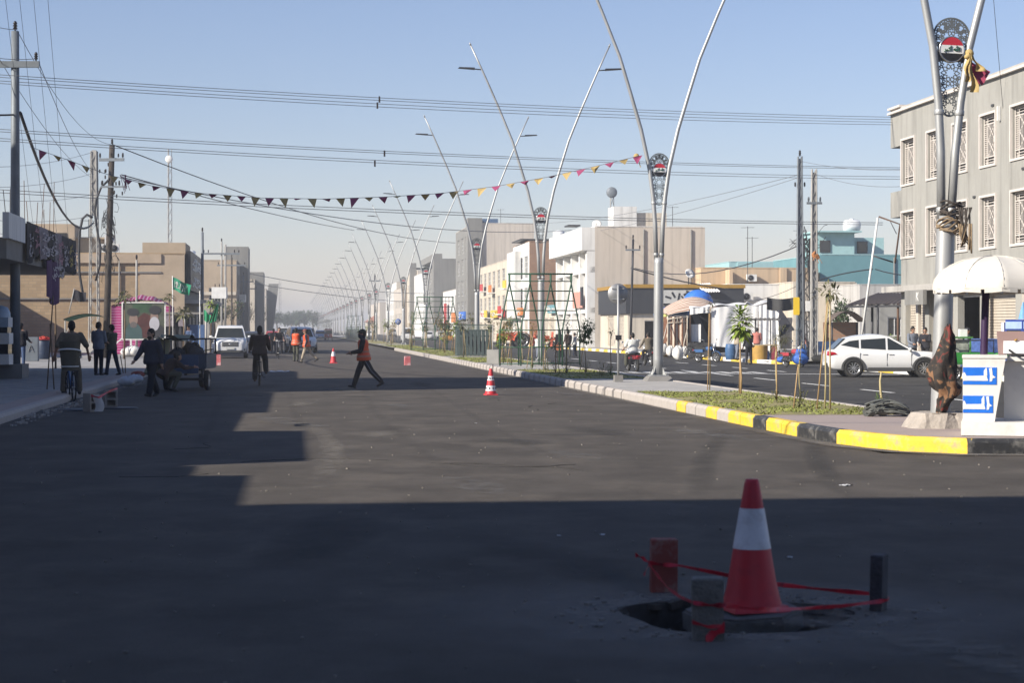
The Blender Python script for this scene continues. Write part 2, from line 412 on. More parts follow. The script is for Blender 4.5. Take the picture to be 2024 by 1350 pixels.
# kerb stones: one shared mesh per colour, chamfered towards the carriageway (local -x)
def kerb_mesh(name, L_, h, mat, w=.18):
    mb = MB(); c = .055
    prof = [(0, 0), (0, h - c), (c * .8, h), (w, h), (w, 0)]
    k = len(prof); a = [V(x, .006, z) for x, z in prof] + [V(x, L_ - .006, z) for x, z in prof]
    mb.add(a, [(0, 1, 2, 3, 4), (9, 8, 7, 6, 5)] + [(i, k + i, k + (i + 1) % k, (i + 1) % k) for i in range(k)])
    return mb.mesh(name, mat)
def kerb_row(parent, pts, meshes, step, z):
    """lay stones of length step along a polyline; meshes = function(i) -> mesh"""
    i = 0; pos = 0.; seg = 0; pts = [Vector(p) for p in pts]
    lens = [(b - a).length for a, b in zip(pts, pts[1:])]; tot = sum(lens)
    def at(s_):
        for a, b, l in zip(pts, pts[1:], lens):
            if s_ <= l: return a.lerp(b, s_ / l)
            s_ -= l
        return pts[-1]
    while pos + step <= tot + 1e-6:
        a, b = at(pos), at(pos + step); d = b - a
        o = put('kerb_stone', meshes(i), parent, V(a.x, a.y, z), math.atan2(-d.x, d.y))
        o.scale = (1, d.length / step, 1)
        i += 1; pos += step
kmp, kmy, kmb, kmw = [kerb_mesh('kerb_stone', 1.0, .21, m) for m in (m_kerb, m_ky, m_kb, m_kw)]
# median: raised bed between the two carriageways
MZ = .2
nose = [RT(11.2, 27.2), RT(10.6, 26.05), RT(9.9, 25.75), RT(9.1, 25.8), RT(8.45, 26.4), RT(8.05, 27.6), RT(7.93, 29.4), RT(7.92, 32), RT(7.95, 47)]
mb = MB()
bed = [RT(T_MR - .1, 27.2, MZ - .02), RT(T_MR - .1, 900, MZ - .02), RT(T_ML + .1, 900, MZ - .02)] + [V(p.x, p.y, MZ - .02) + V(.1, .06, 0) for p in nose[::-1]]
mb.add(bed[::-1], [list(range(len(bed)))])
med = struct('median', mb, m_conc)
kcol = ['b', 'g', 'y', 'y', 'b', 'b', 'y', 'b', 'y', 'p', 'y', 'p', 'p', 'y', 'p', 'y'] 
# from the nose backwards along the left side
path = [RT(10.9, 26.4), RT(10.3, 25.85), RT(9.6, 25.72), RT(9.0, 25.85), RT(8.45, 26.4), RT(8.08, 27.6), RT(7.95, 29.4), RT(7.93, 32), RT(7.95, 46.2)]
cm = {'y': kmy, 'b': kmb, 'p': kmp}
seq = 'bbyyybbyybyypyppyppppppp'
kerb_row(med, path, lambda i: cm[seq[i]] if i < len(seq) else kmp, .95, 0)
kerb_row(med, [RT(7.95, 46.2), RT(7.95, 150)], lambda i: kmp, 1.3, 0)
mb = strip(T_ML - .02, T_ML + .16, 150.1, 900, .21); mb.build('far_kerb', m_kerb, med)
kp_r = kerb_mesh('kerb_stone', 2.0, .32, m_kerb)
kerb_row(med, [RT(T_MR, 100), RT(T_MR, 27.3)], lambda i: kp_r, 2.0, ZR)
# planted beds: soil sheets, grass blades and pink paving at the nose
mb = MB()
beds = [(33.5, 46), (58, 71), (86, 101), (106, 180), (190, 330)]
for a, b in beds: mb.add([RT(8.2, a, MZ - .012), RT(10.95, a, MZ - .012), RT(10.95, b, MZ - .012), RT(8.2, b, MZ - .012)], [(0, 1, 2, 3)])
mb.build('planting_bed', m_soil, med)
mb = MB(); mb.add([V(p.x + .25, p.y + .15, MZ - .01) for p in nose[1:7]] + [RT(8.2, 33.4, MZ - .01), RT(10.95, 33.4, MZ - .01), RT(10.95, 27.4, MZ - .01)], [list(range(9))[::-1]])
mb.build('nose_paving', m_pink, med)
mb = MB()
for a, b in beds[:4]:
    dens = 150 if a < 50 else (70 if a < 90 else 26)
    for k in range(int((b - a) * 2.75 * dens)):
        t, Y = R.uniform(8.22, 10.93), R.uniform(a + .05, b - .05)
        if math.sin(t * 2.1 + Y * .9) + math.sin(t * 4.3 - Y * 2.3) + R.uniform(-1.2, 1.2) < -.55: continue
        p = RT(t, Y, MZ - .013); w = R.uniform(.008, .016) * (1 + a / 60); h = R.uniform(.015, .05)
        an = R.uniform(0, PI); dx, dy = math.cos(an) * w, math.sin(an) * w
        mb.add([p + V(-dx, -dy, 0), p + V(dx, dy, 0), p + V(R.uniform(-.06, .06), R.uniform(-.06, .06), h)], [(0, 1, 2)])
mb.build('grass', m_grass, None, kind='stuff')
# wind-blown sand in the gutters
dust('gutter_sand', [V(p.x - .16, p.y - .1, 0) for p in (RT(10.9, 26.2), RT(10.0, 25.55), RT(9.1, 25.6), RT(8.4, 26.2), RT(8.0, 27.6), RT(7.88, 30), RT(7.86, 36))], [.4, .5, .5, .5, .45, .45, .4], md5, .0205)
dust('gutter_sand', [RT(7.82, 34 + 7 * k) for k in range(12)], [.35 + .15 * (k % 3) for k in range(12)], md5, .021)
dust('gutter_sand', [RT(T_LK + .3, 30 + 6 * k) for k in range(10)], [.6 + .3 * (k % 3) for k in range(10)], md5, .021)
# left kerb
kl = kerb_mesh('kerb_stone', 1.0, .19, m_kerb, .2)
def _mirror(me):
    c = me.copy()
    for v in c.vertices: v.co.x = -v.co.x
    c.flip_normals(); return c
kl = _mirror(kl)
kerb_row(lp, [RT(T_LK, 29), RT(T_LK, 44.2), RT(T_LK - .05, 45.2)], lambda i: kl, 1.0, -.02)
kerb_row(lp, [RT(T_LK - .35, 46.2), RT(T_LK, 47.5), RT(T_LK, 120)], lambda i: kl, 1.0, -.02)
mb = strip(T_LK - .2, T_LK, 120, 900, .17); mb.build('far_kerb', m_kerb, lp)
# right kerb, yellow and white in turn
kr = {c: kerb_mesh('kerb_stone', 2.0, .2, m) for c, m in (('y', m_ky), ('w', m_kw))}
kerb_row(rp, [RT(T_RK + 1.6, 97.5), RT(T_RK + .5, 98.1), RT(T_RK, 99.5), RT(T_RK, 210)], lambda i: kr['yw'[(i // 1) % 2]], 2.0, ZR)
kerb_row(rp2, [RT(T_RK, 42), RT(T_RK, 84), RT(T_RK + .5, 85.4), RT(T_RK + 2, 86)], lambda i: kr['yw'[i % 2]], 2.0, ZR)
mb = strip(T_RK, T_RK + .2, 210.1, 900, ZR + .2); mb.build('far_kerb', m_kw, rp)
# lane dashes and the crossing lines on the right carriageway
def mark(t, Y, w, L_, ang=0):
    mb = MB(); mb.box((0, 0, 0), (w, L_, .004)); mb.build('lane_marking', m_white, None, RT(t, Y, ZR + .004), TH + ang, kind='structure')
for k in range(12): mark(17.05, 49 + 6.6 * k, .13, 3.0)
for k in range(5): mark(20.8, 82 + 6.6 * k, .13, 3.0)
mb = MB(); mb.add([RT(11.3, 78.3, ZR + .004), RT(24.2, 75.6, ZR + .004), RT(24.2, 76.1, ZR + .004), RT(11.3, 78.8, ZR + .004)], [(0, 1, 2, 3)]); mb.build('stop_line', m_white, None, kind='structure')
for k in range(13): mark(11.8 + k * .62, 80.6 - k * .13, .3, 2.4)
# ---------------------------------------------------------------- buildings
m_glass = glass('window_glass')
m_glass2 = glass('window_glass_pale', (.10, .12, .13), .1)
m_wf = M('window_frame_white', (.70, .69, .66), .6)
m_grl = M('grille_offwhite', (.60, .55, .50), .65, var=.08)
m_wfd = M('window_frame_dark', (.06, .06, .06), .5)
m_dark = M('interior_dark', (.03, .03, .032), .9)
m_shut = M('shutter_beige', (.50, .44, .36), .6, var=.1)
m_shutg = M('shutter_grey', (.30, .30, .30), .6, var=.1)
m_steel_d = M('steel_dark', (.05, .05, .055), .5, .6)
m_rust = M('rusty_steel', (.13, .075, .05), .8, .3, var=.3)
m_stucco_g = M('stucco_grey', (.325, .315, .285), .92, var=.1, vs=.9, bump=.3, bs=25, wear=(.245, .235, .21), wearamt=.85, wscale=.7, streak=(1, 1, .35))
m_stucco_w = M('stucco_white', (.72, .71, .68), .88, var=.06, vs=1, wear=(.5, .48, .44), wearamt=.5, wscale=.8, streak=(1, 1, .3))
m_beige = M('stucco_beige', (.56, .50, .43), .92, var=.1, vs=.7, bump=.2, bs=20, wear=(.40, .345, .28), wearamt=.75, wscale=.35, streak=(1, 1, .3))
m_cream = M('stucco_cream', (.60, .53, .43), .9, var=.08, vs=.8, wear=(.42, .36, .28), wscale=.7, streak=(1, 1, .3))
m_tan = M('stucco_tan', (.43, .34, .245), .92, var=.12, vs=.7, wear=(.31, .25, .18), wscale=.6)
m_teal = M('stucco_teal', (.13, .28, .31), .85, var=.08, vs=.5, wear=(.16, .32, .35), wscale=.5)
m_teal_l = M('stucco_pale_teal', (.33, .52, .53), .85, var=.06)
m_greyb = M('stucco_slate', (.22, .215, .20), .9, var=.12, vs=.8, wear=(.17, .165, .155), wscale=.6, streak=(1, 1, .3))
m_brk = brick_mat('brick_tan', (.40, .29, .175), (.33, .235, .14), (.30, .235, .16))
m_brk_r = brick_mat('brick_red', (.33, .19, .115), (.28, .155, .10), (.25, .19, .14))
m_slab = M('roof_slab', (.40, .37, .33), .9, var=.15)

def facade(P, name, mat, o, u, n, W, Ht, ops=(), rec=.16):
    """wall W x Ht from o along u, outward normal n; ops = (u0, z0, w, h) openings with reveals"""
    o, u, n = Vector(o), Vector(u), Vector(n); mb = MB()
    us = sorted({0, W} | {x for q in ops for x in (q[0], q[0] + q[2])}); zs = sorted({0, Ht} | {x for q in ops for x in (q[1], q[1] + q[3])})
    pt = lambda a, z, d=0: o + u * a + V(0, 0, z) - n * d
    flip = u.cross(V(0, 0, 1)).dot(n) < 0
    for a, b in zip(us, us[1:]):
        for c, d in zip(zs, zs[1:]):
            ca, cz = (a + b) / 2, (c + d) / 2
            if any(q[0] < ca < q[0] + q[2] and q[1] < cz < q[1] + q[3] for q in ops): continue
            mb.add([pt(a, c), pt(b, c), pt(b, d), pt(a, d)], [(0, 1, 2, 3) if not flip else (3, 2, 1, 0)])
    for q in ops:
        a, c, b, d = q[0], q[1], q[0] + q[2], q[1] + q[3]
        for e, g in (((a, c), (b, c)), ((b, c), (b, d)), ((b, d), (a, d)), ((a, d), (a, c))):
            mb.add([pt(*e), pt(*g), pt(*g, rec), pt(*e, rec)], [(0, 1, 2, 3)])
    return mb.build(name, mat, P)

_winm = {}
def window(P, o, u, n, q, kind='window', frame=None, rec=.16, pane=None):
    """window > pane (> grille) set into an opening q; local axes x along u, y outward, z up; meshes shared by size"""
    u, n = Vector(u), Vector(n); w, h = round(q[2], 2), round(q[3], 2)
    frame = frame or m_wf; key = (kind, w, h, frame.name)
    if key not in _winm:
        f = MB(); p = MB(); g = MB()
        t = min(.07, w * .1)
        if kind in ('window', 'grille', 'glazed'):
            for x in (t / 2, w - t / 2): f.box((x, .03, h / 2), (t, .06, h))
            for z in (t / 2, h - t / 2): f.box((w / 2, .03, z), (w - 2 * t, .06, t))
            f.box((w / 2, .028, h / 2), (t * .7, .05, h - 2 * t))
            if kind == 'glazed':
                for k in range(1, 4): f.box((w / 2, .026, h * k / 4), (w - 2 * t, .045, t * .6))
            p.box((w / 2, .01, h / 2), (w - 2 * t, .012, h - 2 * t))
        if kind == 'grille':     # ornamental white iron grille over the window with its frame standing proud of the wall
            b = .028; y = .13
            for x in (b, w - b): g.box((x, y, h / 2), (.05, .035, h))
            for z in (b, h - b, h * .17, h * .83): g.box((w / 2, y, z), (w - .1, .035, .04))
            for x in (.24, .76): g.box((w * x, y, h / 2), (.028, .028, h - .1))
            for z in (.055, .11, .89, .945): g.box((w / 2, y, h * z), (w * .8, .025, .025))
            for k in range(1, 16): 
                z = h * (.17 + .66 * k / 16)
                for x in (.14, .86): g.box((w * x, y, z), (w * .18, .022, .024))
            for s_ in (0, 1):
                pts = [(.30, .20), (.70, .50), (.30, .80)] if s_ else [(.70, .20), (.30, .50), (.70, .80)]
                for a_, c_ in zip(pts, pts[1:]): g.bar((w * a_[0], y + .01 * s_, h * a_[1]), (w * c_[0], y + .01 * s_, h * c_[1]), .03)
            for k in range(6): 
                x = .30 + .08 * k; g.box((w * x, y + .02, h / 2), (.018, .018, h * .64))
            s = .09
            for x in (-s / 2, w + s / 2): f.box((x, .285, h / 2), (s, .1, h + 2 * s))
            for z in (-s / 2, h + s / 2): f.box((w / 2, .285, z), (w, .1, s))
        if kind == 'shutter':
            k = int(h / .11)
            for i in range(k):
                z = h * (i + .5) / k; f.box((w / 2, .03 + .006 * (i % 2), z), (w, .03, h / k - .018))
            p.box((w / 2, .012, h / 2), (w, .012, h))
        if kind == 'door':
            f.box((w / 2, .03, h / 2), (w, .05, h)); p.box((w * .85, .075, h * .48), (.05, .04, .14))
        if kind == 'open':
            p.box((w / 2, -.9, h / 2), (w, .02, h))
            f.box((w / 2, .02, h - .04), (w, .05, .08))
        _winm[key] = [x.mesh(nm, mm) if x.v else None for x, nm, mm in ((f, kind, m_grl if kind == 'grille' else frame), (p, 'pane', m_dark if kind in ('open', 'shutter') else (pane or m_glass) if kind != 'door' else m_wf), (g, 'grille', m_grl))]
    a = Vector(o) + u * q[0] + V(0, 0, q[1]) - n * (rec - .002)
    mat = Matrix.Identity(4)
    for i in range(3): mat[i][0] = u[i]; mat[i][1] = n[i]; mat[i][2] = (0, 0, 1)[i]; mat[i][3] = a[i]
    nm = {'window': 'window', 'grille': 'window', 'glazed': 'window', 'shutter': 'shutter', 'door': 'door', 'open': 'doorway'}[kind]
    f, p, g = _winm[key]
    w_ = put(nm, f, P); w_.matrix_local = mat
    if p: put('door_handle' if kind == 'door' else ('shutter_backing' if kind == 'shutter' else 'pane'), p, w_)
    if g: put('grille', g, w_)
    return w_

def building(name, label, t, Y0, Y1, depth, Ht, mat, side=1, cat='building', ops=(), nops=(), front=None, frame=None, group=None, parapet=None, z0=0., near=True, roofin=.35, rec=.16):
    """side=+1 stands right of the road (front faces -x), -1 left. Local x away from the road, y along it.
    ops on the road front: (y0, z0, w, h, kind); nops on the near face: (x0, z0, w, h, kind)."""
    P = thing(name, label, cat, RT(t, Y0, z0), TH, group)
    L_ = (Y1 - Y0) * math.sqrt(1 + SL * SL); s = side
    fm = front or mat
    facade(P, 'front_wall', fm, (0, 0, 0), (0, 1, 0), (-s, 0, 0), L_, Ht, [q[:4] for q in ops], rec)
    facade(P, 'side_wall', mat, (s * .0, -.001, 0), (s, 0, 0), (0, -1, 0), depth, Ht, [q[:4] for q in nops], rec)
    mb = MB()
    mb.add([V(0, L_, 0), V(s * depth, L_, 0), V(s * depth, L_, Ht), V(0, L_, Ht)], [(0, 1, 2, 3)])
    mb.add([V(s * depth, 0, 0), V(s * depth, L_, 0), V(s * depth, L_, Ht), V(s * depth, 0, Ht)], [(0, 1, 2, 3)])
    mb.build('rear_wall', mat, P)
    mb = MB(); z = Ht - roofin
    mb.box((s * depth / 2, L_ / 2, z), (depth - .04, L_ - .04, .12)); mb.build('roof', m_slab, P)
    mb = MB(); w = .14   # parapet coping
    for c, d in (((s * w / 2 - s * .04, L_ / 2), (w, L_)), ((s * depth / 2, w / 2 - .04), (depth - .3, w)), ((s * depth / 2, L_ - w / 2), (depth - .3, w))):
        mb.box((c[0], c[1], Ht + .04), (d[0], d[1], .08))
    mb.build('parapet_coping', parapet or mat, P)
    for q in ops: window(P, (0, 0, 0), (0, 1, 0), (-s, 0, 0), q, q[4] if len(q) > 4 else 'window', frame or (m_shut if len(q) > 4 and q[4] == 'shutter' else None), rec)
    for q in nops: window(P, (0, 0, 0), (s, 0, 0), (0, -1, 0), q, q[4] if len(q) > 4 else 'window', frame or (m_shut if len(q) > 4 and q[4] == 'shutter' else None), rec)
    return P
def part_box(P, name, mat, c, d):
    mb = MB(); mb.box(c, d); return mb.build(name, mat, P)
KY = math.sqrt(1 + SL * SL)

# ---- left row nearest the camera (mostly outside the frame; their shade falls over the road)
building('apartment_building', 'tall grey apartment block on the left pavement beside the camera', -9.3, -24, 6.7, 16, 15, m_greyb, -1, ops=[(3 + 4 * k, 4 + 3.4 * j, 1.6, 1.8, 'window') for k in range(7) for j in range(3)] + [(2 + 5 * k, .1, 3.4, 2.8, 'shutter') for k in range(6)])
building('apartment_building', 'unseen tall block behind the camera to the right, added to dim skylight on the foreground', 14, -62, -30, 60, 19, m_greyb, 1, ops=[(3 + 4 * k, 4 + 3.4 * j, 1.6, 1.8, 'window') for k in range(6) for j in range(4)])  # added out of view; cuts skylight so the foreground shade darkens
building('apartment_building', 'unseen tall block added behind the camera to hide bright sky', -9.3, -62, -30, 40, 21, m_beige, -1)  # another unseen addition, screening the brightest sky from the near road
units = [(12.2, 17.5, 5.0), (17.6, 19.4, 4.6), (19.5, 26.8, 5.42), (26.9, 34.0, 4.72), (34.1, 46.3, 5.0)]
for k, (a, b, h) in enumerate(units):
    building('shop_building', ['narrow grey shop with a stepped parapet on the left pavement', 'lowest narrow shop between two taller parapets at left', 'grey shop with the highest parapet of the low left row', 'low plain shop after the highest parapet at left', 'long low shop row on the left before the tall block'][k], -9, a, b, 9, h, [m_beige, m_greyb][k % 2], -1, ops=[(.25 + j * 3.6, .1, min(3, (b - a) - .5), 2.8, 'shutter') for j in range(max(1, int((b - a) / 3.7)))], group='low shops along the left pavement')
building('apartment_building', 'tall four storey block at the left behind the near shops', -9, 46.5, 54.6, 12, 14.0, m_beige, -1, ops=[(1 + 2.5 * k, 4 + 3.2 * j, 1.5, 1.7, 'window') for k in range(3) for j in range(3)] + [(.8, .1, 3, 2.9, 'shutter'), (4.4, .1, 3, 2.9, 'shutter')])

building('side_house', 'two storey house standing beside the brick wall, left of the banner shop', -22.4, 100, 123, 9, 6.1, m_tan, -1, cat='house')
# ---- banner shop at the left edge
P = thing('banner_shop', 'low concrete shop with black banners hung along its roof fascia at the left edge', 'shop', RT(-8.6, 55.2, PZ), TH)
L_ = (72 - 55.2) * KY
mb = MB(); mb.box((-4.5, L_ / 2, 3.9), (9.6, L_, .62)); mb.build('roof_slab', m_conc_d, P)
part_box(P, 'back_wall', m_beige, (-6.0, L_ / 2, 1.79), (.2, L_ - .4, 3.58)); part_box(P, 'end_wall', m_beige, (-7.6, L_ - .22, 1.79), (3, .2, 3.58))
part_box(P, 'column', m_conc, (-.6, 1.0, 1.79), (.36, .36, 3.58))
for k in range(3): part_box(P, 'shop_shutter', m_cream, (-5.87, 2.9 + k * 5.4, 1.5), (.06, 4.2, 3.0))
part_box(P, 'fascia_board', m_steel_d, (.33, L_ / 2, 4.5), (.1, L_ - .05, .62))
part_box(P, 'sign_board', m_stucco_w, (.32, 1.4, 4.55), (.18, 3.4, .75))
for k in range(10): mb = MB(); mb.tube([(-.3, 4.5 + k * 1.25, 4.2), (-.3 + R.uniform(-.2, .2), 4.5 + k * 1.25, 6.3 + R.uniform(-.6, .8))], .012, 5); mb.build('rebar', m_rust, P)
m_bblk = M('banner_black', (.022, .02, .024), .85, var=.3)
m_bpur = M('banner_purple', (.07, .02, .09), .85, var=.3)
m_bgry = M('banner_grey', (.21, .18, .2), .85, var=.35, vs=6)
m_let = M('banner_lettering', (.50, .46, .48), .8); m_letp = M('banner_lettering_pink', (.46, .24, .28), .8); m_lety = M('banner_lettering_gold', (.48, .38, .12), .8)
def scribble(mb, x, y0, z0, w, h, n, th=.035):
    """rows of connected pen strokes like worn Arabic lettering"""
    for k in range(n):
        y = y0 + R.uniform(.1, .9) * w; z = z0 + R.uniform(.15, .85) * h; l = R.uniform(.08, .28) * w
        pts = [V(x, y + l * j / 3, z + R.uniform(-.07, .07) * h) for j in range(4)]
        if R.random() < .5: pts.append(pts[-1] + V(0, .01, R.uniform(.15, .35) * h))
        for a, b in zip(pts, pts[1:]): mb.bar(a, b, .008, th)
bw = [(3.3, 1.1, m_bblk, m_let), (4.5, 1.5, m_bblk, m_letp), (6.1, 2.3, m_bgry, m_let), (8.5, 2.0, m_bblk, m_let), (10.6, 1.6, m_bgry, m_letp), (12.3, 1.5, m_bblk, m_let), (13.9, 1.4, m_bblk, m_lety), (15.4, 1.3, m_bblk, m_let)]
for k, (a, w, m, ml) in enumerate(bw):
    lo = 3.8 + R.uniform(-.2, .2)
    mb = MB()
    for side in (0, 1): mb.sheet(lambda u, v: V(.42 + .05 * math.sin(u * 9 + k) * (1 - v) + .012 * side, a + w * u, lo + (4.86 - lo) * v + .06 * math.sin(u * 7 + k * 2) * (1 - v)), 10, 6)
    b = mb.build('banner', m, None, RT(-8.6, 55.2, PZ), TH)
    tag(b, ['black banner with pale script, first from the left on the roof fascia', 'black banner with pink script, beside the first banner on the fascia', 'grey banner with pale script in the left half of the fascia', 'wide black banner with pale script mid fascia', 'grey banner with pink script right of the wide black one', 'black banner with pale script above the purple drape', 'black banner with gold script near the fascia end', 'last black banner at the street end of the fascia'][k], 'banner', 'banners on the shop fascia')
    mb = MB()
    scribble(mb, .485, a + .05, lo + .08, w - .1, .5, int(9 * w), .035); scribble(mb, .485, a + .05, lo + .55, w - .1, .4, int(7 * w), .03)
    mb.build('lettering', ml, b, kind='stuff')
mb = MB()
for s_ in (0, .015): mb.sheet(lambda u, v: V(.45 + s_ + .09 * math.sin(u * 12), 7.8 + 3.9 * u, 2.35 + (1.45 + .1 * math.sin(u * 5)) * v + .55 * abs(u - .5) * (1 - v)), 12, 6)
dr = mb.build('banner', m_bpur, None, RT(-8.6, 55.2, PZ), TH); tag(dr, 'purple and black drape hanging below the roof fascia', 'banner')
mb = MB(); scribble(mb, .58, 8.0, 3.1, 3.4, .7, 22, .04); mb.build('lettering', m_let, dr, kind='stuff')

# ---- left: brick wall building with dark sign, then the receding row
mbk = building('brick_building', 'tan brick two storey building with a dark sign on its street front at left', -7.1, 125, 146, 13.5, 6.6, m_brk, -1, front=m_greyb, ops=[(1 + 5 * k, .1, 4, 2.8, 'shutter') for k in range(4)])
part_box(mbk, 'plaster_panel', m_tan, (-1.45, -.03, 3.6), (2.9, .05, 5.9))
part_box(mbk, 'cornice', m_tan, (-7.5, -.08, 6.3), (12, .14, .6))
part_box(mbk, 'ledge', m_conc_d, (-7.5, -.06, 3.66), (12, .11, .1)); part_box(mbk, 'ledge', m_conc_d, (-7.5, -.06, 5.4), (12, .11, .1))
part_box(mbk, 'stair_hut', m_tan, (-9.0, 4, 7.6), (3.4, 4, 2.1)); part_box(mbk, 'stair_hut_door', m_dark, (-8.4, 1.99, 7.3), (1.2, .05, 1.5)); part_box(mbk, 'hut_annex', m_tan, (-6.5, 4.2, 7.1), (1.6, 3, 1.2))
part_box(mbk, 'hut_annex_roof', m_tan, (-6.4, 4.2, 7.75), (2.2, 3.3, .12))
part_box(mbk, 'front_parapet', m_tan, (-1.4, 4, 7.0), (2.8, 6, .8))
sgn = part_box(mbk, 'sign_panel', m_steel_d, (.22, 8.3, 5.55), (.3, 15.5, 2.6))
def wall_script(P, name, mat, x, y0, z0, w, h, n, th):
    mb = MB(); scribble(mb, x, y0, z0, w, h, n, th); return mb.build(name, mat, P, kind='stuff')
wall_script(sgn, 'sign_lettering', m_wf, .385, 1.2, 5.5, 13, 1.2, 34, .11)
wall_script(sgn, 'sign_lettering', m_wf, .385, 1.2, 4.4, 13, .9, 22, .09)
part_box(mbk, 'canopy', m_slab, (.9, 8.3, 3.5), (1.8, 15.5, .25))
part_box(mbk, 'column', m_conc, (1.4, .6, 1.7), (.4, .4, 3.4))
for (x, z) in ((-5.2, 6.72), (-4.6, 6.72), (-4.9, 7.32)):
    o = thing('air_conditioner', 'rooftop air conditioner unit ' + {-5.2: 'left of the pair', -4.6: 'right of the pair', -4.9: 'stacked on top of the pair'}[x] + ' on the brick building', 'air conditioner', (0, 0, 0), TH, 'rooftop air conditioners')
    o.location = RT(-7.1, 125) + Matrix.Rotation(TH, 3, 'Z') @ V(x, .8, z)
    part_box(o, 'casing', m_wf, (0, 0, .28), (.62, .4, .55)); mb = MB(); mb.lathe([(.22, 0), (.22, .04), (.05, .05)], (0, -.2, .28), 12, Matrix.Rotation(PI / 2, 3, 'X')); mb.build('fan_grille', m_steel_d, o)
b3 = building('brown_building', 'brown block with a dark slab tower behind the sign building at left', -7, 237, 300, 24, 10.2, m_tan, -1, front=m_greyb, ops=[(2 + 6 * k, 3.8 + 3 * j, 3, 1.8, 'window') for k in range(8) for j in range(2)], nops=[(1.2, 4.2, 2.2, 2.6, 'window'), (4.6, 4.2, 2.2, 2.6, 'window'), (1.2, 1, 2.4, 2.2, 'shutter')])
part_box(b3, 'slab_tower', m_greyb, (-.5, 20, 6.3), (3.2, 9, 12.6)); part_box(b3, 'ledge', m_cream, (-6, -.15, 6.1), (11.9, .3, .4))
part_box(b3, 'tower_cap', m_beige, (-1.0, 32, 5.6), (2.4, 6, 11.2))
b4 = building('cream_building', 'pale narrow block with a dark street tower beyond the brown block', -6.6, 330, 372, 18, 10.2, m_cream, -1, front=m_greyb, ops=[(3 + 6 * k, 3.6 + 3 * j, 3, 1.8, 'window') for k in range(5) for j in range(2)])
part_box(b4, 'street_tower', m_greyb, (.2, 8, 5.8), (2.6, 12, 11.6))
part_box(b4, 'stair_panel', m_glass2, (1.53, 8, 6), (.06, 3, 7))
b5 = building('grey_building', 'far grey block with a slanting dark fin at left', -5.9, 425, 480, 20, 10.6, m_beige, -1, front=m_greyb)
mb = MB(); mb.hexa([V(-1, 10, 0), V(1.2, 10, 0), V(1.2, 16, 0), V(-1, 16, 0)], [V(.4, 10, 12), V(2.6, 10, 12), V(2.6, 16, 12), V(.4, 16, 12)]); mb.build('fin', m_greyb, b5)
for k, (Y, t, h, w, d, m) in enumerate([(160, -9.5, 3.4, 12, 12, m_beige), (182, -9.0, 3.9, 16, 14, m_tan), (205, -9.2, 3.5, 18, 12, m_greyb), (505, -10, 5, 30, 16, m_tan), (560, -11, 6.5, 40, 20, m_beige)]):
    building('low_building', ['low beige shop just past the sign building', 'low tan shop in the gap before the brown block', 'low grey shop beside the brown block', 'far low tan house under the trees', 'far pinkish house at the end of the left row'][k], t, Y, Y + w, d, h, m, -1, ops=[(1 + 5 * j, .1, 3.6, 2.6, 'shutter') for j in range(int(w / 5.2))], group='low buildings of the left row')

# ---- right: grey three storey building
y_of = lambda px, t=27.0: t / ((px - 1012) / F + SL)
A0, A1 = 58.0, 84.6
wl = lambda Y: (Y - A0) * KY
cols = [(82.75, 84.45), (79.55, 81.1), (76.3, 77.95), (73.2, 74.8), (69.9, 71.6), (66.6, 68.3), (63.3, 65)]
ops = []
for a, b in cols:
    ops += [(wl(a), 8.05, wl(b) - wl(a), 1.95, 'grille'), (wl(a), 4.85, wl(b) - wl(a), 1.95, 'grille')]
gops = [(wl(81.4), .12, 2.6, 2.9, 'shutter'), (wl(77.9), .12, 3.0, 2.9, 'shutter'), (wl(74.9), .12, 2.5, 2.9, 'open'), (wl(71.2), .12, 3.3, 2.9, 'shutter'), (wl(67), .12, 3.3, 2.9, 'shutter'), (wl(62), .12, 3.3, 2.9, 'shutter')]
bA = building('grey_building', 'grey three storey building with white window grilles at the right edge', 27, A0, A1, 16, 11.45, m_stucco_g, 1, ops=ops + gops, parapet=m_conc, z0=ZR + .15, rec=.28)
LA = (A1 - A0) * KY
part_box(bA, 'corner_parapet', m_stucco_g, (8.02, LA + .78, 10.68), (16, 1.56, 1.7)); part_box(bA, 'corner_coping', m_grl, (7.98, LA + .75, 11.58), (16.2, 1.7, .1))
part_box(bA, 'corner_balcony', m_stucco_g, (8.02, LA + .78, 7.25), (16, 1.56, 1.15))
part_box(bA, 'floor_band', m_conc, (-.25, LA / 2 + .6, 3.42), (.55, LA + 1.2, .26))
part_box(bA, 'cornice', m_grl, (-.09, LA / 2 + .75, 11.36), (.16, LA + 1.5, .1))
for k in range(7): part_box(bA, 'pier', m_beige, (-.06, .15 + k * (LA - .3) / 6.6, 1.6), (.14, .32, 3.25))
part_box(bA, 'roof_shed', m_teal, (5, 3.5, 12.3), (4, 6, 2.0))
mb = MB(); mb.hexa([V(2.6, .2, 13.3), V(7.4, .2, 13.3), V(7.4, 7, 13.3), V(2.6, 7, 13.3)], [V(4.8, .2, 14.4), V(5.2, .2, 14.4), V(5.2, 7, 14.4), V(4.8, 7, 14.4)]); mb.build('shed_roof', M('roof_dark_teal', (.05, .11, .13), .7), bA)
part_box(bA, 'wall_bracket', m_wf, (-.08, wl(72.7), 9.9), (.12, .09, .55))
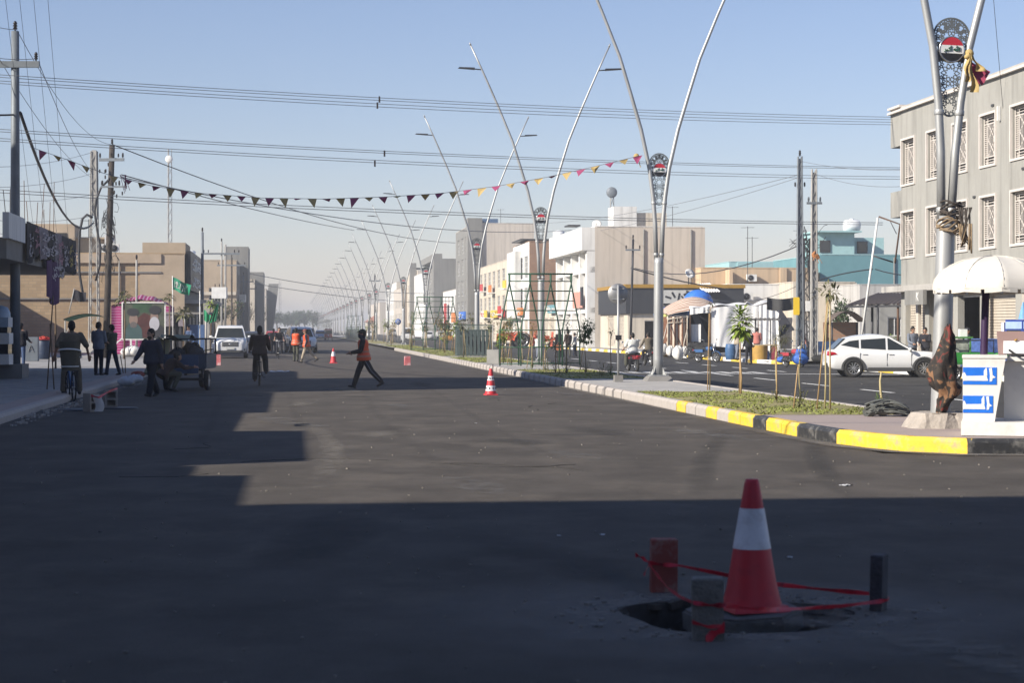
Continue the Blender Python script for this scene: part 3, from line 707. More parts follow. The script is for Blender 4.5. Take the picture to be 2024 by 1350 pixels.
# small shop sign with K and canopy on the ground floor
part_box(bA, 'sign_box', m_greyb, (-.62, wl(80.8), 3.0), (.16, 2.4, .62))
def text_mesh(name, s, mat, size, P=None, ext=.01, font=None):
    cu = bpy.data.curves.new('text', 'FONT'); cu.body = s; cu.size = size; cu.extrude = ext; cu.align_x = 'CENTER'; cu.align_y = 'CENTER'; cu.resolution_u = 3
    o = bpy.data.objects.new('text', cu); COL.objects.link(o)
    dg = bpy.context.evaluated_depsgraph_get(); me = bpy.data.meshes.new_from_object(o.evaluated_get(dg)); me.name = name
    bpy.data.objects.remove(o); bpy.data.curves.remove(cu)
    me.materials.clear(); me.materials.append(mat)
    return put(name, me, P)
FACE_L = Matrix(((0, 0, -1), (-1, 0, 0), (0, 1, 0))).to_euler()      # text lying on a wall that faces -x
kx = text_mesh('lettering', 'K', m_wf, .55, bA); kx.location = (-.71, wl(80.3), 3.0); kx.rotation_euler = FACE_L

# ---- right, beyond the side street: low yards, teal house and corner restaurant
m_conc_l = M('stucco_palegrey', (.47, .45, .42), .9, var=.1, vs=.8, wear=(.36, .34, .31), wearamt=.7, wscale=.6, streak=(1, 1, .3))
bT = building('teal_house', 'teal two storey house with a rooftop room behind the carports at right', 48.4, 175, 192, 22, 8.5, m_teal, 1, parapet=m_teal_l, z0=0)
part_box(bT, 'roof_room', m_teal_l, (1.9, 4, 9.5), (3.6, 5, 2.3)); part_box(bT, 'roof_room', m_teal_l, (5.3, 5, 9.3), (3.4, 4, 1.9))
for x, yy in ((.9, 1.45), (4.9, 2.95)):
    mb = MB(); mb.box((x, yy, 9.35), (1.0, .08, 1.1)); wv = mb.build('window', m_wfd, bT); mb = MB(); mb.box((x, yy - .05, 9.35), (.82, .05, .92)); mb.build('pane', m_glass, wv)
part_box(bT, 'room_roof', m_teal_l, (2.0, 3.6, 10.7), (4.3, 6, .14))
mb = MB(); mb.lathe([(.01, -.75), (.45, -.74), (.58, -.6), (.6, 0), (.58, .6), (.45, .74), (.01, .75)], (4.2, 4, 11.4), 14, Matrix.Rotation(PI / 2, 3, 'Y')); mb.lathe([(.2, .55), (.2, .68), (.01, .69)], (4.2, 4, 11.4), 10)
wt = mb.build('water_tank', M('tank_white', (.75, .76, .76), .5), None, RT(48.4, 175), TH); tag(wt, 'white horizontal water tank on the teal house roof', 'water tank')
bB = building('turquoise_house', 'pale turquoise house rising behind the beige roofs at right', 49, 214, 232, 7.5, 9.2, m_teal_l, 1, front=m_teal_l, parapet=m_teal_l, z0=0)
part_box(bB, 'turquoise_bay', m_teal_l, (4.2, -.1, 7.6), (6.6, .2, 3.2))
m_sand = M('stucco_sand', (.56, .42, .28), .92, var=.1, vs=.5, wear=(.42, .32, .22), wscale=.5, streak=(1, 1, .3))
bC = building('beige_house', 'sandy flat roofed house right of the corner restaurant', 36.9, 172.4, 190, 10.9, 7.2, m_sand, 1, nops=[(2.0, 4.4, 1.2, 1.2, 'window')], z0=0)
part_box(bC, 'buttress', m_sand, (7.6, -.12, 3.6), (.6, .22, 7.3)); part_box(bC, 'wall_return', m_sand, (2.4, -.9, 3.55), (.3, 1.7, 7.1))
bD = building('white_shop', 'low white and beige shop behind the white tent', 37.4, 164, 172, 5.0, 5.5, m_stucco_w, 1, z0=0)
bD2 = building('cream_shop', 'cream shop wall behind the utility poles', 42.0, 160, 172, 5.5, 5.6, m_cream, 1, nops=[(1.0, .2, 1.2, 2.2, 'door'), (3.2, 1.2, 1.2, 1.2, 'window')], z0=0)
bD3 = building('grey_wall_house', 'pale grey house front below the teal house', 45.2, 152, 160, 9.5, 5.2, m_conc_l, 1, nops=[(1.5, 2.4, 1.0, 1.3, 'window'), (5.5, .9, 1.0, 1.6, 'window')], z0=0)
o = thing('air_conditioner', 'white air conditioner on the low wall behind the tents', 'air conditioner', RT(37.4, 163.6) + V(1.6, .1, 4.1), TH)
part_box(o, 'casing', m_wf, (0, 0, .38), (1.0, .4, .76)); mb = MB(); mb.lathe([(.3, 0), (.3, .04), (.05, .05)], (-.1, -.2, .38), 12, Matrix.Rotation(PI / 2, 3, 'X')); mb.build('fan_grille', m_steel_d, o)
bE = building('yard_wall', 'grey plastered yard wall behind the carport at right', 38.4, 128, 128.6, 12, 3.5, m_stucco_g, 1, cat='wall', nops=[(1.6, 1.2, 1.0, 1.3, 'window'), (5.2, 1.2, .9, 1.2, 'window')], z0=0)
# corner restaurant with a black fascia
bR = building('corner_restaurant', 'single storey corner restaurant with a black fascia and gold trim', 27.6, 157, 171, 9.6, 3.4, m_cream, 1, nops=[(1.4, .2, 1.0, 2.2, 'open'), (3.2, .5, 2.4, 2.0, 'glazed'), (6.4, .4, 1.8, 2.4, 'open')], ops=[(2, .2, 3, 2.6, 'shutter'), (7, .2, 3, 2.6, 'shutter')], z0=0)
m_fblk = M('fascia_black', (.035, .037, .042), .55, var=.1); m_gold = M('gold_trim', (.42, .24, .04), .5, .2)
fs = part_box(bR, 'fascia', m_fblk, (4.75, 6.9, 4.05), (9.9, 14.3, 2.2)); part_box(bR, 'trim', m_gold, (4.75, 6.88, 5.22), (10.1, 14.5, .3))
lg = part_box(bR, 'logo_panel', M('logo_pale', (.50, .49, .46), .7), (4.1, -.30, 4.35), (2.6, .06, 1.1))
mb = MB()    # dark pictogram shapes on the pale panel
for c, d, a in (((3.3, 4.3), (.5, .16), .3), ((3.75, 4.5), (.16, .5), -.5), ((4.2, 4.35), (.14, .6), .2), ((4.5, 4.3), (.3, .12), .8), ((4.85, 4.6), (.55, .16), -.4), ((5.1, 4.35), (.16, .6), .1), ((5.0, 4.75), (.4, .14), .3)):
    mb.box((c[0], -.34, c[1]), (d[0], .03, d[1]), Matrix.Rotation(a, 3, 'Y'))
mb.build('logo_mark', m_steel_d, lg)
wall2 = MB()
def scribx(mb, x0, y, z0, w, h, n, th):
    for k in range(n):
        x = x0 + R.uniform(.05, .85) * w; z = z0 + R.uniform(.15, .7) * h; l = R.uniform(.1, .25) * w
        pts = [V(x + l * j / 3, y, z + R.uniform(-.08, .08) * h) for j in range(4)]
        if R.random() < .5: pts.append(pts[-1] + V(.01, 0, R.uniform(.2, .4) * h))
        for a, b in zip(pts, pts[1:]): mb.bar(a, b, th, .02)
scribx(wall2, 1.9, -.29, 3.15, 2.6, .7, 9, .09); wall2.build('sign_lettering', m_wf, fs, kind='stuff')
mb = MB(); mb.box((2.4, -.29, 3.75), (.5, .03, .25)); mb.build('sign_ornament', M('sign_orange', (.6, .2, .04), .6), fs)
# white three storey building
ops = []
for j in range(3):
    for k in range(4): ops.append((1.6 + 5.2 * k, .6 + 3.6 * j if j else .2, 3.0, 2.4 if j else 2.8, 'glazed' if j else 'shutter'))
bW = building('white_building', 'white three storey building with tall glazed bays and a bare beige flank', 27.5, 173.5, 195.5, 10.2, 11.0, m_beige, 1, front=m_stucco_w, ops=ops, z0=0, parapet=m_stucco_w)
LW = 22 * KY
part_box(bW, 'top_band', m_stucco_w, (-.6, LW / 2, 9.9), (1.25, LW, 2.1)); part_box(bW, 'white_pier', m_stucco_w, (-.35, .5, 4.4), (.75, 1.0, 8.8))
for k in range(1, 5): part_box(bW, 'white_pier', m_stucco_w, (-.3, .35 + 5.2 * k, 4.4), (.64, .6, 8.8))
part_box(bW, 'floor_band', m_stucco_w, (-.25, LW / 2, 3.4), (.5, LW, .5)); part_box(bW, 'floor_band', m_stucco_w, (-.25, LW / 2, 7.1), (.5, LW, .5))
part_box(bW, 'stair_hut', m_stucco_w, (3.4, 5, 12.0), (2.2, 3, 2.2)); part_box(bW, 'stair_hut', m_cream, (6, 5.4, 11.8), (2.8, 3, 1.5))
part_box(bW, 'roof_awning', m_steel_d, (-.6, 10, 11.6), (1.2, 2.6, .12))
part_box(bW, 'poster', M('poster_red_pale', (.55, .28, .22), .7), (-.08, -.02, 3.6), (.12, 0.01, .01))
# fronts further along the right-hand row
bE2 = building('brick_building', 'red brick flank with pale shop front beside the white building', 27.3, 220, 236, 10.5, 11.8, m_brk_r, 1, front=m_stucco_w, ops=[(1.5 + 5 * k, .2 + 3.7 * j, 3.4, 2.6, 'glazed' if j else 'shutter') for k in range(3) for j in range(3)], z0=0)
part_box(bE2, 'white_bay', m_stucco_w, (-.4, 12, 7), (.8, 8, 8)); part_box(bE2, 'roof_plate', m_steel_d, (1.2, 8, 12.2), (3.6, 9, .15))
m_or = M('sign_orange_flat', (.6, .2, .05), .6); m_red = M('sign_red', (.5, .05, .05), .6); m_yel = M('sign_yellow', (.7, .5, .06), .6)
bM1 = building('apartment_building', 'cream apartment front with red and yellow balcony panels in the right row', 27.6, 240, 284, 12, 10.6, m_cream, 1, ops=[(2 + 6 * k, .2 + 3.5 * j, 3.6, 2.4, 'glazed' if j else 'shutter') for k in range(7) for j in range(3)], z0=0)
for k, (y, z, m) in enumerate([(3.8, 7.4, m_yel), (9.8, 4.2, m_red), (21.8, 7.2, m_or), (27.8, 3.8, m_yel), (33.8, 7.6, m_red)]): part_box(bM1, 'balcony_panel', m, (-.55, y, z), (.12, 3.4, 1.0)); part_box(bM1, 'balcony_slab', m_stucco_w, (-.4, y, z - .6), (.9, 3.8, .15))
building('low_shop', 'low sunlit shop between the white and brick buildings', 28.5, 197, 219, 10, 4.2, m_cream, 1, ops=[(1 + 5 * k, .2, 3.6, 2.7, 'shutter') for k in range(4)], z0=0, cat='shop')
bG = building('tall_building', 'tall beige block with a dark corner slab, highest of the right row', 27.2, 287, 318, 9.2, 17.6, m_beige, 1, front=m_greyb, ops=[(3 + 7 * k, 3.6 + 3.4 * j, 4, 2.4, 'glazed') for k in range(4) for j in range(4)], z0=0)
part_box(bG, 'corner_slab', m_greyb, (.2, 1.2, 9.2), (2.2, 3, 18.4)); part_box(bG, 'roof_tank_screen', M('screen_blue', (.06, .12, .22), .7), (2.8, 4, 18), (2.4, 3, .9))
bG2 = building('grey_shop_block', 'small grey block with white front in front of the tall block', 27.6, 319, 350, 9, 8.4, m_beige, 1, front=m_stucco_w, ops=[(3 + 7 * k, 3.4, 3, 4, 'glazed') for k in range(4)], z0=0)
part_box(bG2, 'sign_panel', m_or, (-.3, 5, 3.6), (.3, 6, 1.6)); part_box(bG2, 'sign_panel', m_red, (-.5, 20, 4.2), (.3, 3, 4))
bH = building('grey_building', 'grey block with a dark portal frame in the far right row', 27.4, 352, 392, 10.5, 14.6, m_greyb, 1, ops=[(4 + 7 * k, 3.8 + 3.4 * j, 4, 2.4, 'glazed') for k in range(5) for j in range(3)], z0=0)
part_box(bH, 'portal_frame', m_greyb, (-.6, 2, 7.8), (1.6, 4, 15.6)); part_box(bH, 'portal_beam', m_greyb, (-.6, 20, 15.0), (1.6, 32, 1.2))
for k, (Y, w, h, m, fr, lb) in enumerate([(396, 34, 13.5, m_stucco_w, m_stucco_w, 'white far block with rooftop tanks in the right row'), (434, 40, 15.0, m_beige, m_cream, 'beige far block before the tall thin slab'), (478, 40, 12, m_tan, m_beige, 'tan far block near the end of the right row'), (522, 60, 14.5, m_cream, m_stucco_w, 'pale far block at the end of the right row'), (600, 70, 10, m_beige, m_beige, 'hazy last block of the right row')]):
    b = building('far_building', lb, 27.4 + (k % 2), Y, Y + w, 12, h, m, 1, front=fr, ops=[(3 + 7 * i, 3.6 + 3.3 * j, 3.6, 2, 'window') for i in range(int(w / 8)) for j in range(int(h / 3.6) - 1)], z0=0, group='far buildings of the right row')
    if k == 0:
        for x in (2, 4.2, 6.5): mb = MB(); mb.lathe([(.01, 0), (.75, .02), (.8, .3), (.8, 1.5), (.5, 1.9), (.01, 2)], (x, 5, h), 12); mb.build('roof_tank', m_stucco_w, b)
    if k == 1: part_box(b, 'slab_tower', m_greyb, (-.8, 4, 8.4), (1.4, 3, 16.8)); part_box(b, 'roof_canopy', m_steel_d, (2.5, 6, 15.6), (7, 7, .25))
hr = thing('red_roof_house', 'far small house with a reddish hipped roof right of the lamp row', 'house', V(-42, 640, 0), TH)
part_box(hr, 'wall', m_cream, (0, 0, 2), (14, 10, 4)); mb = MB(); mb.hexa([V(-7.5, -5.5, 4), V(7.5, -5.5, 4), V(7.5, 5.5, 4), V(-7.5, 5.5, 4)], [V(-3, -.4, 7), V(3, -.4, 7), V(3, .4, 7), V(-3, .4, 7)]); mb.build('roof', M('roof_red', (.36, .16, .11), .8), hr)
# ---------------------------------------------------------------- twin-arm street lamps of the median
m_galv = M('galvanised', (.40, .405, .40), .5, .45, var=.14, vs=3, wear=(.30, .31, .31), wearamt=.6, wscale=2, streak=(1, 1, .25))
m_panel = M('ornament_grey', (.16, .17, .17), .55, .3)
m_frd = M('flag_red', (.50, .03, .05), .55); m_fwh = M('flag_white', (.75, .75, .73), .55); m_fbk = M('flag_black', (.02, .02, .022), .5)
m_chrome = M('chrome_ring', (.62, .62, .62), .25, .9)
m_green_t = M('script_green', (.02, .09, .04), .6)
PROF = [(3.42, .078), (4.45, .115), (5.2, .175), (6.05, .29), (7.2, .55), (8.2, .85), (9.3, 1.19), (10.6, 1.72), (11.5, 2.11), (12.4, 2.51), (13.3, 2.93)]
mb = MB(); mb.tube([(0, 0, .02), (0, 0, .5), (0, 0, 3.3), (0, 0, 3.46)], [.155, .15, .138, .135], 18); mb.box((0, 0, .02), (.52, .52, .04))
for i in (-1, 1):
    for j in (-1, 1): mb.tube([(i * .2, j * .2, .03), (i * .2, j * .2, .13)], .016, 6)
for i in range(4): a = PI / 4 + i * PI / 2; mb.prism([(.14, .04), (.27, .04), (.14, .3)], (0, 0, 0), (math.cos(a), math.sin(a), 0), (0, 0, 1), .012)
me_trunk = mb.mesh('post', m_galv)
def arm_mesh(s):
    mb = MB(); mb.tube([(s * x, 0, z) for z, x in PROF], [.068, .066, .064, .062, .058, .054, .05, .046, .042, .038, .032], 12)
    for z, x in ((3.55, .083), (5.05, .16)): mb.lathe([(.073, -.04), (.078, -.03), (.078, .03), (.073, .04)], (s * x, 0, z), 12)
    mb.tube([(s * 2.93, 0, 13.3), (s * 2.97, 0, 13.42)], [.045, .02], 8)
    return mb.mesh('arm', m_galv)
def lamp_mesh(s):
    mb = MB(); x0, z0 = 2.46, 12.28
    mb.tube([(s * x0, 0, z0), (s * (x0 + .35), 0, z0 + .03)], .025, 8)
    mb.hexa([V(s * (x0 + .3), -.13, z0), V(s * (x0 + 1.0), -.1, z0 + .05), V(s * (x0 + 1.0), .1, z0 + .05), V(s * (x0 + .3), .13, z0)], [V(s * (x0 + .3), -.1, z0 + .08), V(s * (x0 + .95), -.08, z0 + .1), V(s * (x0 + .95), .08, z0 + .1), V(s * (x0 + .3), .1, z0 + .08)])
    return mb.mesh('lamp_head', m_steel_d)
me_arms = [arm_mesh(s) for s in (-1, 1)]; me_lamps = [lamp_mesh(s) for s in (-1, 1)]
# keyhole ornament panel: outer rim plus a laser-cut rosette lattice clipped to the outline
def kw_(z):      # half width of the keyhole at height z (0..1.5)
    r, cz, rb = .285, 1.215, .115
    if z > cz - .12:
        d = z - cz; return math.sqrt(max(r * r - d * d, 0))
    if z < rb: return math.sqrt(max(rb * rb - (z - rb) ** 2, 0)) * 1.0
    return rb + (.258 - rb) * (z - rb) / (cz - .12 - rb)
def inside(x, z): return 0 < z < 1.5 and abs(x) <= kw_(z) - .012
mb = MB()
zs = [.0015 + 1.497 * (.5 - .5 * math.cos(PI * i / 44)) for i in range(45)]
rim = [V(kw_(z), 0, z) for z in zs] + [V(-kw_(z), 0, z) for z in zs[::-1]]
for a, b in zip(rim, rim[1:] + rim[:1]):
    if (a - b).length > 1e-4: mb.bar(a, b, .02, .028)
def seg(x0, z0, x1, z1, w=.017):
    k = max(2, int(math.hypot(x1 - x0, z1 - z0) / .02)); run = []
    for i in range(k + 1):
        x, z = x0 + (x1 - x0) * i / k, z0 + (z1 - z0) * i / k
        if inside(x, z): run.append((x, z))
        if (not inside(x, z) or i == k) and run:
            if len(run) > 1: mb.bar((run[0][0], 0, run[0][1]), (run[-1][0], 0, run[-1][1]), w, .012)
            run = []
def rosette(cx, cz, r):
    P1 = [(cx + r * .42 * math.cos(PI * 2 * k / 10), cz + r * .42 * math.sin(PI * 2 * k / 10)) for k in range(10)]
    P2 = [(cx + r * .74 * math.cos(PI * 2 * (k + .5) / 10), cz + r * .74 * math.sin(PI * 2 * (k + .5) / 10)) for k in range(10)]
    P3 = [(cx + r * 1.05 * math.cos(PI * 2 * k / 10), cz + r * 1.05 * math.sin(PI * 2 * k / 10)) for k in range(10)]
    for k in range(10):
        for a, b in ((P1[k], P2[k]), (P1[k], P2[k - 1]), (P2[k], P3[k]), (P2[k], P3[(k + 1) % 10])): seg(*a, *b)
for cz in (.13, .40, .66): rosette(0, cz, .145)
for cz, cx in ((.27, .125), (.53, .165), (.79, .2), (.27, -.125), (.53, -.165), (.79, -.2)): rosette(cx, cz, .09)
rosette(0, 1.35, .12)
for a in (.15, .75, 1.35, -.3): 
    for s_ in (-1, 1): rosette(s_ * .2 * math.cos(a), 1.215 + .2 * math.sin(a), .09)
me_orn = mb.mesh('ornament_panel', m_panel)
mb = MB(); mb.box((0, .012, .985), (.42, .01, .3)); mb.lathe([(.205, -.03), (.205, .03)], (0, 0, 1.02), 24, Matrix.Rotation(PI / 2, 3, 'X')); me_back = mb.mesh('disc_backing', m_panel)
def disc_mesh():
    mb = MB(); r = .186
    def band(z0, z1, m):
        mb.m = m; pts = []
        for k in range(9): z = z0 + (z1 - z0) * k / 8; pts.append((math.sqrt(max(r * r - z * z, 0)), z))
        poly = pts + [(-x, z) for x, z in pts[::-1]]
        mb.prism(poly, (0, -.035, 0), (1, 0, 0), (0, 0, 1), .012)
    band(.062, r - .0005, 0); band(-.062, .0618, 1); band(-r + .0005, -.0622, 2)
    mb.m = 3; mb.lathe([(.184, .045), (.2, .055), (.206, .03), (.206, -.03), (.19, -.03)], (0, 0, 0), 28, Matrix.Rotation(PI / 2, 3, 'X'))
    return mb.mesh('flag_disc', [m_frd, m_fwh, m_fbk, m_chrome])
me_disc = disc_mesh()
tx = text_mesh('flag_script', '\ufeae\ufe92\ufedb\ufe83 \ufdf2' if False else '\ufeae\ufe92\ufedb\u0623 \ufdf2', m_green_t, .088); me_txt = tx.data; bpy.data.objects.remove(tx)
POLE_Y = [29.2, 55.6, 80.2, 107.5, 153, 183, 208, 238] + [265 + 26.5 * k for k in range(22)]
POLE_PX = [1857, 1301, 1070, 943, 841, 798, 767, 744]
bases = MB()
root = thing('street_lamp', 'galvanised twin arm lamp nearest the camera, a scarf tied to its post beside the booth', 'street lamp', (0, 0, 0), TH, 'twin arm lamps along the median')
tr_ = put('post', me_trunk, root); [put('arm', a, root) for a in me_arms]; [put('lamp_head', a, root) for a in me_lamps]
pn = put('ornament_panel', me_orn, root, (0, 0, 5.0)); put('disc_backing', me_back, pn)
dc = put('flag_disc', me_disc, root, (0, 0, 6.02)); ts = put('flag_script', me_txt, dc, (0, -.051, 0)); ts.rotation_euler = (PI / 2, 0, 0)
ordn = ['second', 'third', 'fourth', 'fifth', 'sixth', 'seventh', 'eighth']
lamp_lab = ['second lamp from the camera, its post rising beside the grassy bed', 'third lamp, rising through the near green climbing frame', 'fourth lamp, standing by the dark green picket cage', 'fifth lamp, rising through the second climbing frame', 'sixth lamp, just right of the blue round sign', 'seventh lamp, left of the blue round sign', 'eighth lamp, above the orange vested walker']
lamps = [root]
for i, Y in enumerate(POLE_Y):
    X = (POLE_PX[i] - 1012) * Y / F if i < 8 else 10.6 - SL * Y
    if i == 0: o = root
    else:
        o = copy_tree(root, lamp_lab[i - 1] if i < 8 else (('%s lamp from the camera in the shrinking line of twin arm lamps' % ['ninth', 'tenth', 'eleventh', 'twelfth', 'thirteenth', 'fourteenth', 'fifteenth', 'sixteenth'][i - 8]) if i < 16 else 'hazy far twin arm lamp past the sixteenth, towards the trees'))
        lamps.append(o)
    o.location = V(X, Y, -.03 if i == 0 else MZ); o.rotation_euler = (0, math.radians(1.75) if i == 0 else R.uniform(-.006, .006), TH + R.uniform(-.03, .03))
# concrete plinths under the first lamps
m_plinth = M('plinth_rough', (.36, .32, .28), .95, var=.2, vs=5, bump=1.0, bs=14)
mb = MB(); p = [V(-.42, -.4, 0), V(.42, -.42, 0), V(.45, .4, 0), V(-.4, .42, 0)]
for k in range(3): pass
mb.sheet(lambda u, v: V((.5 - .1 * v) * math.cos(2 * PI * u) * (1.12 + .08 * math.cos(8 * PI * u) * -1) + .03 * math.sin(u * 40 + v * 3), (.46 - .08 * v) * math.sin(2 * PI * u) * (1.1 - .08 * math.cos(8 * PI * u)) + .03 * math.cos(u * 55), .235 * v), 40, 4, False)
mb.lathe([(.01, 0), (.42, 0)], (0, 0, .228), 20)
pl = mb.build('lamp_plinth', m_plinth, None, (lamps[0].location.x, 29.2, .19)); tag(pl, 'rough concrete plinth under the nearest lamp', 'plinth')
mb = MB(); mb.hexa([V(-.45, -.45, 0), V(.45, -.45, 0), V(.45, .45, 0), V(-.45, .45, 0)], [V(-.3, -.3, .2), V(.3, -.3, .2), V(.3, .3, .2), V(-.3, .3, .2)])
pm = mb.mesh('lamp_plinth', m_conc_d)
for i in (1, 2, 3):
    lamps[i].location.z = MZ + .12
    tag(put('lamp_plinth', pm, None, lamps[i].location - V(0, 0, .2), TH), ['sloping concrete foot of the second lamp', 'sloping concrete foot inside the near climbing frame', 'sloping concrete foot beside the picket cage'][i - 1], 'plinth', 'sloping concrete lamp feet')
# ---------------------------------------------------------------- utility poles, wires, bunting
m_pole_s = M('pole_steel', (.17, .19, .21), .6, .3, var=.15, vs=2)
m_pole_w = M('pole_wood', (.055, .045, .038), .9, var=.3, vs=3, bump=.4, bs=30)
m_pole_c = M('pole_concrete', (.33, .32, .30), .9, var=.15, vs=2)
m_wire = M('wire_black', (.03, .03, .034), .6); m_wire_g = M('wire_grey', (.16, .165, .18), .6)
m_ins = M('insulator', (.03, .025, .025), .35)
def insul(mb, p, r=.07, h=.28):
    mb.lathe([(.02, 0), (.03, h * .2), (r, h * .25), (r * .5, h * .45), (r, h * .5), (r * .5, h * .7), (r * .9, h * .75), (.03, h), (.01, h)], p, 8)
def round_pole(name, label, base, top, r0, r1, mat, group='utility poles', arms=(), rz=0, lean=(0, 0)):
    P = thing(name, label, 'utility pole', base, rz, group); h = top - base[2]
    mb = MB(); mb.tube([(lean[0] * k, lean[1] * k, h * k) for k in (0, .33, .66, 1)], [r0 + (r1 - r0) * k for k in (0, .33, .66, 1)], 12); mb.build('post', mat, P)
    for (z, x0, x1, w, ins) in arms:
        k = (z - base[2]) / h
        mb = MB(); mb.box(((x0 + x1) / 2 + lean[0] * k, -.12, z - base[2]), (x1 - x0, .1, w)); ar = mb.build('crossarm', m_pole_s, P)
        for x in ins:
            mb = MB(); insul(mb, (x + lean[0] * k, -.12, z - base[2] + w / 2)); mb.build('insulator', m_ins, ar)
    mb = MB(); insul(mb, (lean[0], lean[1], h), .08, .32); mb.build('insulator', m_ins, P)
    return P
def lattice_pole(label, base, top, w0, w1, mat, panels=14, group='utility poles', name='lattice_pole'):
    P = thing(name, label, 'utility pole', base, 0, group); h = top - base[2]
    mb = MB(); c = lambda k, i, j: V(i * (w0 + (w1 - w0) * k) / 2, j * (w0 + (w1 - w0) * k) / 2, h * k)
    for i in (-1, 1):
        for j in (-1, 1): mb.bar(c(0, i, j), c(1, i, j), .05)
    mb.build('post', mat, P); mb = MB()
    for q in range(panels):
        k0, k1 = q / panels, (q + 1) / panels; s = 1 if q % 2 else -1
        for j in (-1, 1): mb.bar(c(k0, -s, j), c(k1, s, j), .026); mb.bar(c(k0, j, -s), c(k1, j, s), .026)
    mb.build('lattice_bracing', mat, P)
    return P
P1 = D(30, 725, 59.5); P1.z = .15 + .45
round_pole('utility_pole', 'tall grey steel pole on a dark concrete block at the left edge', P1, 11.0, .17, .125, m_pole_s, arms=[(9.95, -1.2, .78, .2, (-1.0, .68))])
mb = MB(); mb.box((0, 0, 0), (2.1, 1.5, .45)); cb = mb.build('concrete_block', m_conc_d, None, V(P1.x - .75, P1.y, .376), TH); tag(cb, 'dark concrete block under the steel pole at the left edge', 'block')
P2 = D(186, 700, 105); P2.z = .15
lp2 = lattice_pole('pale lattice steel pole left of the dark wooden pole', P2, 11.5, .5, .3, m_pole_c, 18)
mb = MB(); mb.box((0, 0, 9.6), (.22, .22, 3.6)); mb.build('post_top', m_pole_c, lp2)
P3 = D(209, 705, 102); P3.z = .15
P3o = round_pole('utility_pole', 'dark wooden pole crowded with insulators beside the pale lattice pole', P3, 11.55, .19, .15, m_pole_w, arms=[(10.75, -.65, .72, .16, (-.6, .65)), (9.3, -.5, .9, .1, (-.45, .5, .85))], lean=(.35, 0), rz=-.1)
mb = MB()
for k in range(16):
    a = R.uniform(0, 6.28); z = R.uniform(8.3, 11); insul(mb, (.3 + math.cos(a) * R.uniform(.15, .8), math.sin(a) * .3, z), .055, .2)
mb.build('insulator_cluster', m_ins, P3o)
mb = MB()
for k in range(26):
    x0 = R.uniform(-.6, .6); z0 = R.uniform(5, 8.5); pts = [V(.2 + x0 * math.cos(q * .5 + k), .2 * math.sin(q + k), z0 + .5 * math.sin(q * .8 + k * 2) - q * .12) for q in range(9)]
    mb.tube(pts, .014, 4)
mb.build('cable_tangle', m_wire, P3o)
b4 = D(270, 690, 112); b4.z = .15; round_pole('utility_pole', 'short pale pole in front of the portrait poster', b4, 5.75, .075, .06, m_pole_c)
b5_ = D(400, 690, 130); b5_.z = .15; round_pole('utility_pole', 'dark slim pole at the street corner of the dark sign', b5_, 8.3, .12, .09, m_pole_s)
b6 = D(438, 680, 175); b6.z = .15
P6 = round_pole('utility_pole', 'double post pole with a long crossarm above the white off-roader', b6, 9.7, .1, .08, m_pole_c, arms=[(8.6, -1.7, 1.7, .16, (-1.6, -1.2, 1.2, 1.6))])
mb = MB(); mb.tube([(.35, 0, 0), (.35, 0, 9.3)], .09, 10); mb.build('second_post', m_pole_c, P6)
for px, Y, top, w in ((458, 210, 9.6, 1.6), (481, 250, 8.8, 1.4), (490, 285, 8.6, 1.4), (516, 380, 9, 1.5), (527, 460, 9, 1.5)):
    b = D(px, 680, Y); b.z = .15
    round_pole('utility_pole', {458: 'dark pole with a wide crossarm before the slab tower', 481: 'pole beside the slab tower, first of the far left poles', 490: 'pole between the two street towers at left', 516: 'pole beside the pale narrow block', 527: 'farthest left pole, by the slanting fin'}[px], b, top, .11, .09, m_pole_w if px == 458 else m_pole_s, arms=[(top - .9, -w, w, .16, (-w * .9, w * .9))])
for px, Y, z, lab in ((436, 170, 4.4, 'white transformer box on the double post pole'), (477, 250, 5.2, 'small white transformer box beside the slab tower')):
    b = D(px, 600, Y); P = thing('transformer', lab, 'transformer', V(b.x, Y - .6, z), 0)
    part_box(P, 'casing', m_wf, (0, 0, .5), (1.3, .8, 1.0)); 
    for x in (-.4, 0, .4): mb = MB(); insul(mb, (x, 0, 1.0), .06, .3); mb.build('bushing', m_ins, P)
b = D(1581, 712, 101); b.z = ZR + .15
R1 = lattice_pole('tall slim pole carrying the yellow sign, left of the right-hand pair', b, 10.85, .34, .2, m_pole_s, 22)
mb = MB(); insul(mb, (0, 0, 10.8), .08, .35); insul(mb, (-.25, 0, 9.2), .06, .25); insul(mb, (.25, 0, 9.2), .06, .25); mb.build('insulator', m_ins, R1)
mb = MB(); mb.box((0, 0, 5.4), (.17, .17, 10.6)); mb.build('core_post', m_pole_s, R1)
b = D(1609, 712, 99); b.z = ZR + .15
R2 = lattice_pole('tall slim pole with an orange rag, right of the right-hand pair', b, 10.0, .34, .22, m_pole_c, 20)
mb = MB(); mb.box((0, 0, 4.9), (.16, .16, 9.8)); mb.build('core_post', m_pole_c, R2)
mb = MB(); mb.box((0, -.1, 8.2), (.8, .1, .12)); insul(mb, (-.3, -.1, 8.25)); insul(mb, (.3, -.1, 8.25)); mb.build('crossarm', m_pole_s, R2)
b = D(1595, 700, 103); b.z = ZR + .15
R3 = lattice_pole('short lattice pole wrapped in cables between the two slim poles', b, 6.6, .34, .3, m_steel_d, 16)
mb = MB()
for k in range(30):
    z0 = R.uniform(5.6, 6.6); a = R.uniform(0, 6.28); ln = R.uniform(.4, 1.1)
    pts = [V(math.cos(a) * ln * q / 6, .2 * math.sin(a + q), z0 + .35 * math.sin(q * .7 + k) + .08 * q) for q in range(7)]; mb.tube(pts, .016, 4)
for k in range(6): mb.tube([V(-.1 + .05 * k + .05 * math.sin(q + k), -.2, 6 * q / 8) for q in range(9)], .016, 4)
